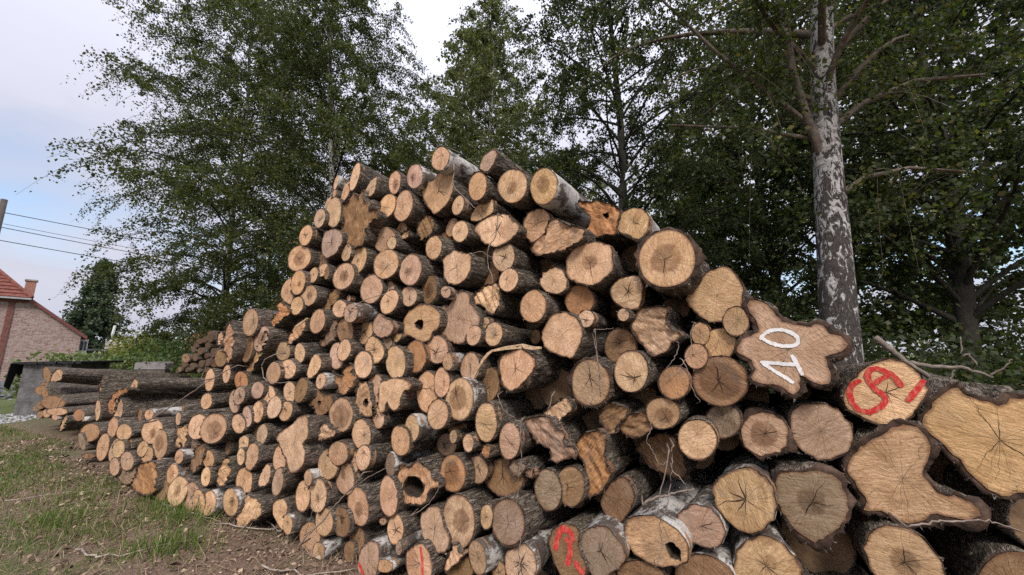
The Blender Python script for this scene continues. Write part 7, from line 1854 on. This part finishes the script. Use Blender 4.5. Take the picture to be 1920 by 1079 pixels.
def litter():
    g = np.random.default_rng(41)
    n = 120000
    X = g.uniform(-9, 3, n); Y = g.uniform(.8, 9, n)
    d = C0 - (X * N0[0] + Y * N0[1])
    ok = (d > np.where(X < -7.2, -.5, -.15)) & (d < 3.2) & (g.uniform(0, 1, n) < np.exp(-np.clip(d, 0, 9) / .7) + .10)
    X, Y = X[ok], Y[ok]
    n = len(X)
    s = g.gamma(2, .0048, n) + .003
    a = g.uniform(0, 6.28, n)
    el = g.uniform(.25, .8, n)
    ux = np.stack([np.cos(a) * s, np.sin(a) * s, g.normal(0, .35, n) * s], 1)
    uy = np.stack([-np.sin(a) * s * el, np.cos(a) * s * el, g.normal(0, .35, n) * s], 1)
    c = np.stack([X, Y, gz(X, Y) + s * .35 + .003], 1)
    up = np.array([0, 0, 1.]) * (s * .25)[:, None]
    V = np.stack([c - ux, c - uy + up, c + ux, c + uy + up * .3, c - ux * .2 + up * 2], 1).reshape(-1, 3)
    k = np.arange(n)[:, None] * 5
    loops = np.concatenate([k, k + 1, k + 4, k + 1, k + 2, k + 4, k + 2, k + 3, k + 4, k + 3, k, k + 4], 1)
    me = mesh_np('wood_chips', V, loops, np.full(4 * n, 3))
    at = me.attributes.new('tint', 'FLOAT', 'POINT')
    at.data.foreach_set('value', np.repeat(g.uniform(0, 1, n) ** 1.6, 5).astype(np.float32))
    t = NT('chips')
    f = t.attr('tint')['Fac']
    t.color(t.mix(t.mapr(f, .5, 1.0), t.mix(t.mapr(f, 0, .5), (0.06, 0.038, 0.027), (0.19, 0.125, 0.085)), (0.42, 0.32, 0.22)))
    o = obj('wood_chips', me, t.m)
    tag(o, 'wood chips and bark crumbs scattered at the foot of the pile', 'wood chips', kind='stuff')
litter()
def dead_leaves():
    g = np.random.default_rng(43)
    n = 9000
    X = g.uniform(-9, 2, n); Y = g.uniform(.8, 9, n)
    d = C0 - (X * N0[0] + Y * N0[1])
    ok = (d > -.05) & (g.uniform(0, 1, n) < .25 + .6 * np.exp(-np.clip(d, 0, 9) / 1.2))
    X, Y = X[ok], Y[ok]
    pos = np.stack([X, Y, gz(X, Y) + .012], 1)
    me = leaf_mesh('dead_leaves', pos, .034, g, 0.0)
    co = np.empty(len(me.vertices) * 3, np.float32)
    me.vertices.foreach_get('co', co)
    co = co.reshape(-1, 4, 3)
    co[:, :, 2] = pos[:, None, 2] + (co[:, :, 2] - pos[:, None, 2]) * .22
    me.vertices.foreach_set('co', co.ravel())
    o = obj('dead_leaves', me, mat_leaf('dead_leaf', (0.11, 0.06, 0.035), (0.30, 0.19, 0.11), (0.45, 0.36, 0.16), .1))
    tag(o, 'brown dead leaves lying on the soil before the pile', 'leaves', kind='stuff')
dead_leaves()
def weeds():
    g = np.random.default_rng(47)
    pos = []
    for k in range(420):
        x = g.uniform(-15.5, -9.5); y = 11.6 + g.uniform(0, 1.8)
        h = g.uniform(.8, 1.62) * (1 if x < -11 else .82)
        l = g.normal(0, .12, 2)
        t = g.uniform(.25, 1, 40)[:, None]
        pos.append(np.array([x, y, 0]) + t * np.array([l[0], l[1], h]) + g.normal(0, .06, (40, 3)))
    o = obj('weeds', leaf_mesh('weeds', np.vstack(pos), .10, g, -.2), mat_leaf('weed_leaf', (0.07, 0.10, 0.03), (0.16, 0.20, 0.07), (0.34, 0.32, 0.22), .3))
    tag(o, 'tall green weeds growing behind the hut and left stack', 'weeds', kind='stuff')
weeds()
def gravel():
    g = np.random.default_rng(51)
    V, Fc = [], []
    m = MB()
    for k in range(2200):
        if k < 1200:
            x, y = g.normal(-19.5, 1.6), g.normal(14.6, .7)
            z = .45 * math.exp(-((x + 19.5) / 2.2) ** 2 - ((y - 14.6) / .9) ** 2)
            s = g.uniform(.05, .13)
        else:
            x, y = g.uniform(-16.5, -11.6), g.uniform(8.2, 10.2)
            z = 0
            s = g.uniform(.02, .055)
        a = g.uniform(0, 6.28)
        r = [s * g.uniform(.6, 1.2) for _ in range(5)]
        m.add([(x + r[i] * math.cos(a + i * 1.257), y + r[i] * math.sin(a + i * 1.257), z) for i in range(5)] + [(x + s * .1, y, z + s * g.uniform(.4, .9))],
              [(i, (i + 1) % 5, 5) for i in range(5)])
    t = NT('gravel')
    p = t.n('ShaderNodeNewGeometry').outputs['Position']
    dk = t.mapr(t.sep(p)[0], -17.5, -16.5, 0.35, 1.0)
    t.color(t.mix(1.0, t.mix(t.mapr(t.noise(p, 9, 2), .35, .65), (0.18, 0.19, 0.21), (0.42, 0.41, 0.41)), t.comb(dk, dk, dk), 'MULTIPLY'))
    o = m.build('gravel', t.m)
    tag(o, 'pale and grey gravel heap beside the road at the far left', 'gravel', kind='stuff')
gravel()

# fallen sticks on the ground
for rad_, pts_, lab_ in (
        (.011, [(-3.75, 4.3), (-3.45, 4.1), (-3.05, 3.95), (-2.7, 3.75)], 'pale crooked stick on the grass by the lowest logs'),
        (.012, [(-3.55, 3.35), (-3.25, 3.2), (-3.0, 3.25), (-2.6, 3.45)], 'bent whitish stick lying in the grass, nearest the camera'),
        (.009, [(-2.75, 3.75), (-2.3, 3.65), (-1.9, 3.75)], 'thin reddish stick below the torn twin-lobed log'),
        (.010, [(-2.5, 3.95), (-2.15, 3.7), (-1.75, 3.55)], 'thin dark stick under the lowest logs'),
        (.008, [(-5.5, 4.35), (-5.2, 4.5), (-4.9, 4.58), (-4.6, 4.82)], 'long straw-coloured stick in the open grass'),
        (.010, [(-1.9, 3.1), (-1.5, 3.0), (-1.0, 3.05)], 'short brown stick on the wood chips')):
    P3 = []
    for (x0, y0), (x1, y1) in zip(pts_[:-1], pts_[1:]):
        for k_ in range(4):
            x, y = x0 + (x1 - x0) * k_ / 4 + rng.normal(0, .016), y0 + (y1 - y0) * k_ / 4 + rng.normal(0, .016)
            P3.append((x, y, float(gz(x, y)) + .02 + rad_))
    o_ = MB().tube(P3, list(np.linspace(rad_ * .75, rad_ * .25, len(P3)) * rng.uniform(.8, 1.2, len(P3))), 6).build('fallen_stick', simple('pale_stick', (0.27, 0.225, 0.185), var=0.5, scale=14), smooth=True)
    tag(o_, lab_, 'stick', 'sticks on the ground')

# seedlings and a stone on the chips, bottom left
g_ = np.random.default_rng(91)
for k_, (x, y, lab) in enumerate(((-2.05, 2.55, 'small yellow green seedling on the wood chips, leftmost'), (-1.78, 2.62, 'small broad-leaved seedling on the wood chips, middle one'), (-1.55, 2.48, 'small pale green seedling on the wood chips, nearest the pile'))):
    root_ = empty('seedling', (x, y, float(gz(x, y))))
    for q_ in range(7):
        a_ = q_ * .9 + k_
        r_, h_ = g_.uniform(.03, .10), g_.uniform(.03, .11)
        d_ = np.array([math.cos(a_), math.sin(a_), 0])
        s_ = np.array([-math.sin(a_), math.cos(a_), 0])
        b_ = np.array([0, 0, h_]) + d_ * r_
        L_ = g_.uniform(.04, .07)
        MB().add([b_, b_ + d_ * L_ * .5 + s_ * L_ * .35 + [0, 0, .012], b_ + d_ * L_ - [0, 0, .01], b_ + d_ * L_ * .5 - s_ * L_ * .35 + [0, 0, .012]], [(0, 1, 2), (0, 2, 3)]).build('leaf', M_SEED, root_)
        MB().tube([(0, 0, -.01), (b_ * .6).tolist(), b_.tolist()], [.003, .002, .0015], 4, False).build('stalk', M_SEED, root_)
    tag(root_, lab, 'seedling', 'seedlings on the chips')
st_ = MB()
ang_ = np.linspace(0, 2 * np.pi, 9, endpoint=False)
rows__ = [(.0, .05), (.025, .062), (.055, .05), (.072, .022)]
vv_ = [(float(math.cos(a) * r * g_.uniform(.88, 1.1)), float(math.sin(a) * r * g_.uniform(.88, 1.1)), z) for z, r in rows__ for a in ang_]
ff_ = [(q * 9 + i, q * 9 + (i + 1) % 9, q * 9 + 9 + (i + 1) % 9, q * 9 + 9 + i) for q in range(3) for i in range(9)] + [tuple(27 + i for i in range(9))]
so = st_.add(vv_, ff_).build('stone', simple('grey_stone', (0.33, 0.31, 0.32), var=0.3, scale=30, bump=0.004))
so.location = (-1.93, 2.42, float(gz(-1.93, 2.42)) - .005)
tag(so, 'small rounded grey stone at the bottom edge beside the seedlings', 'stone')
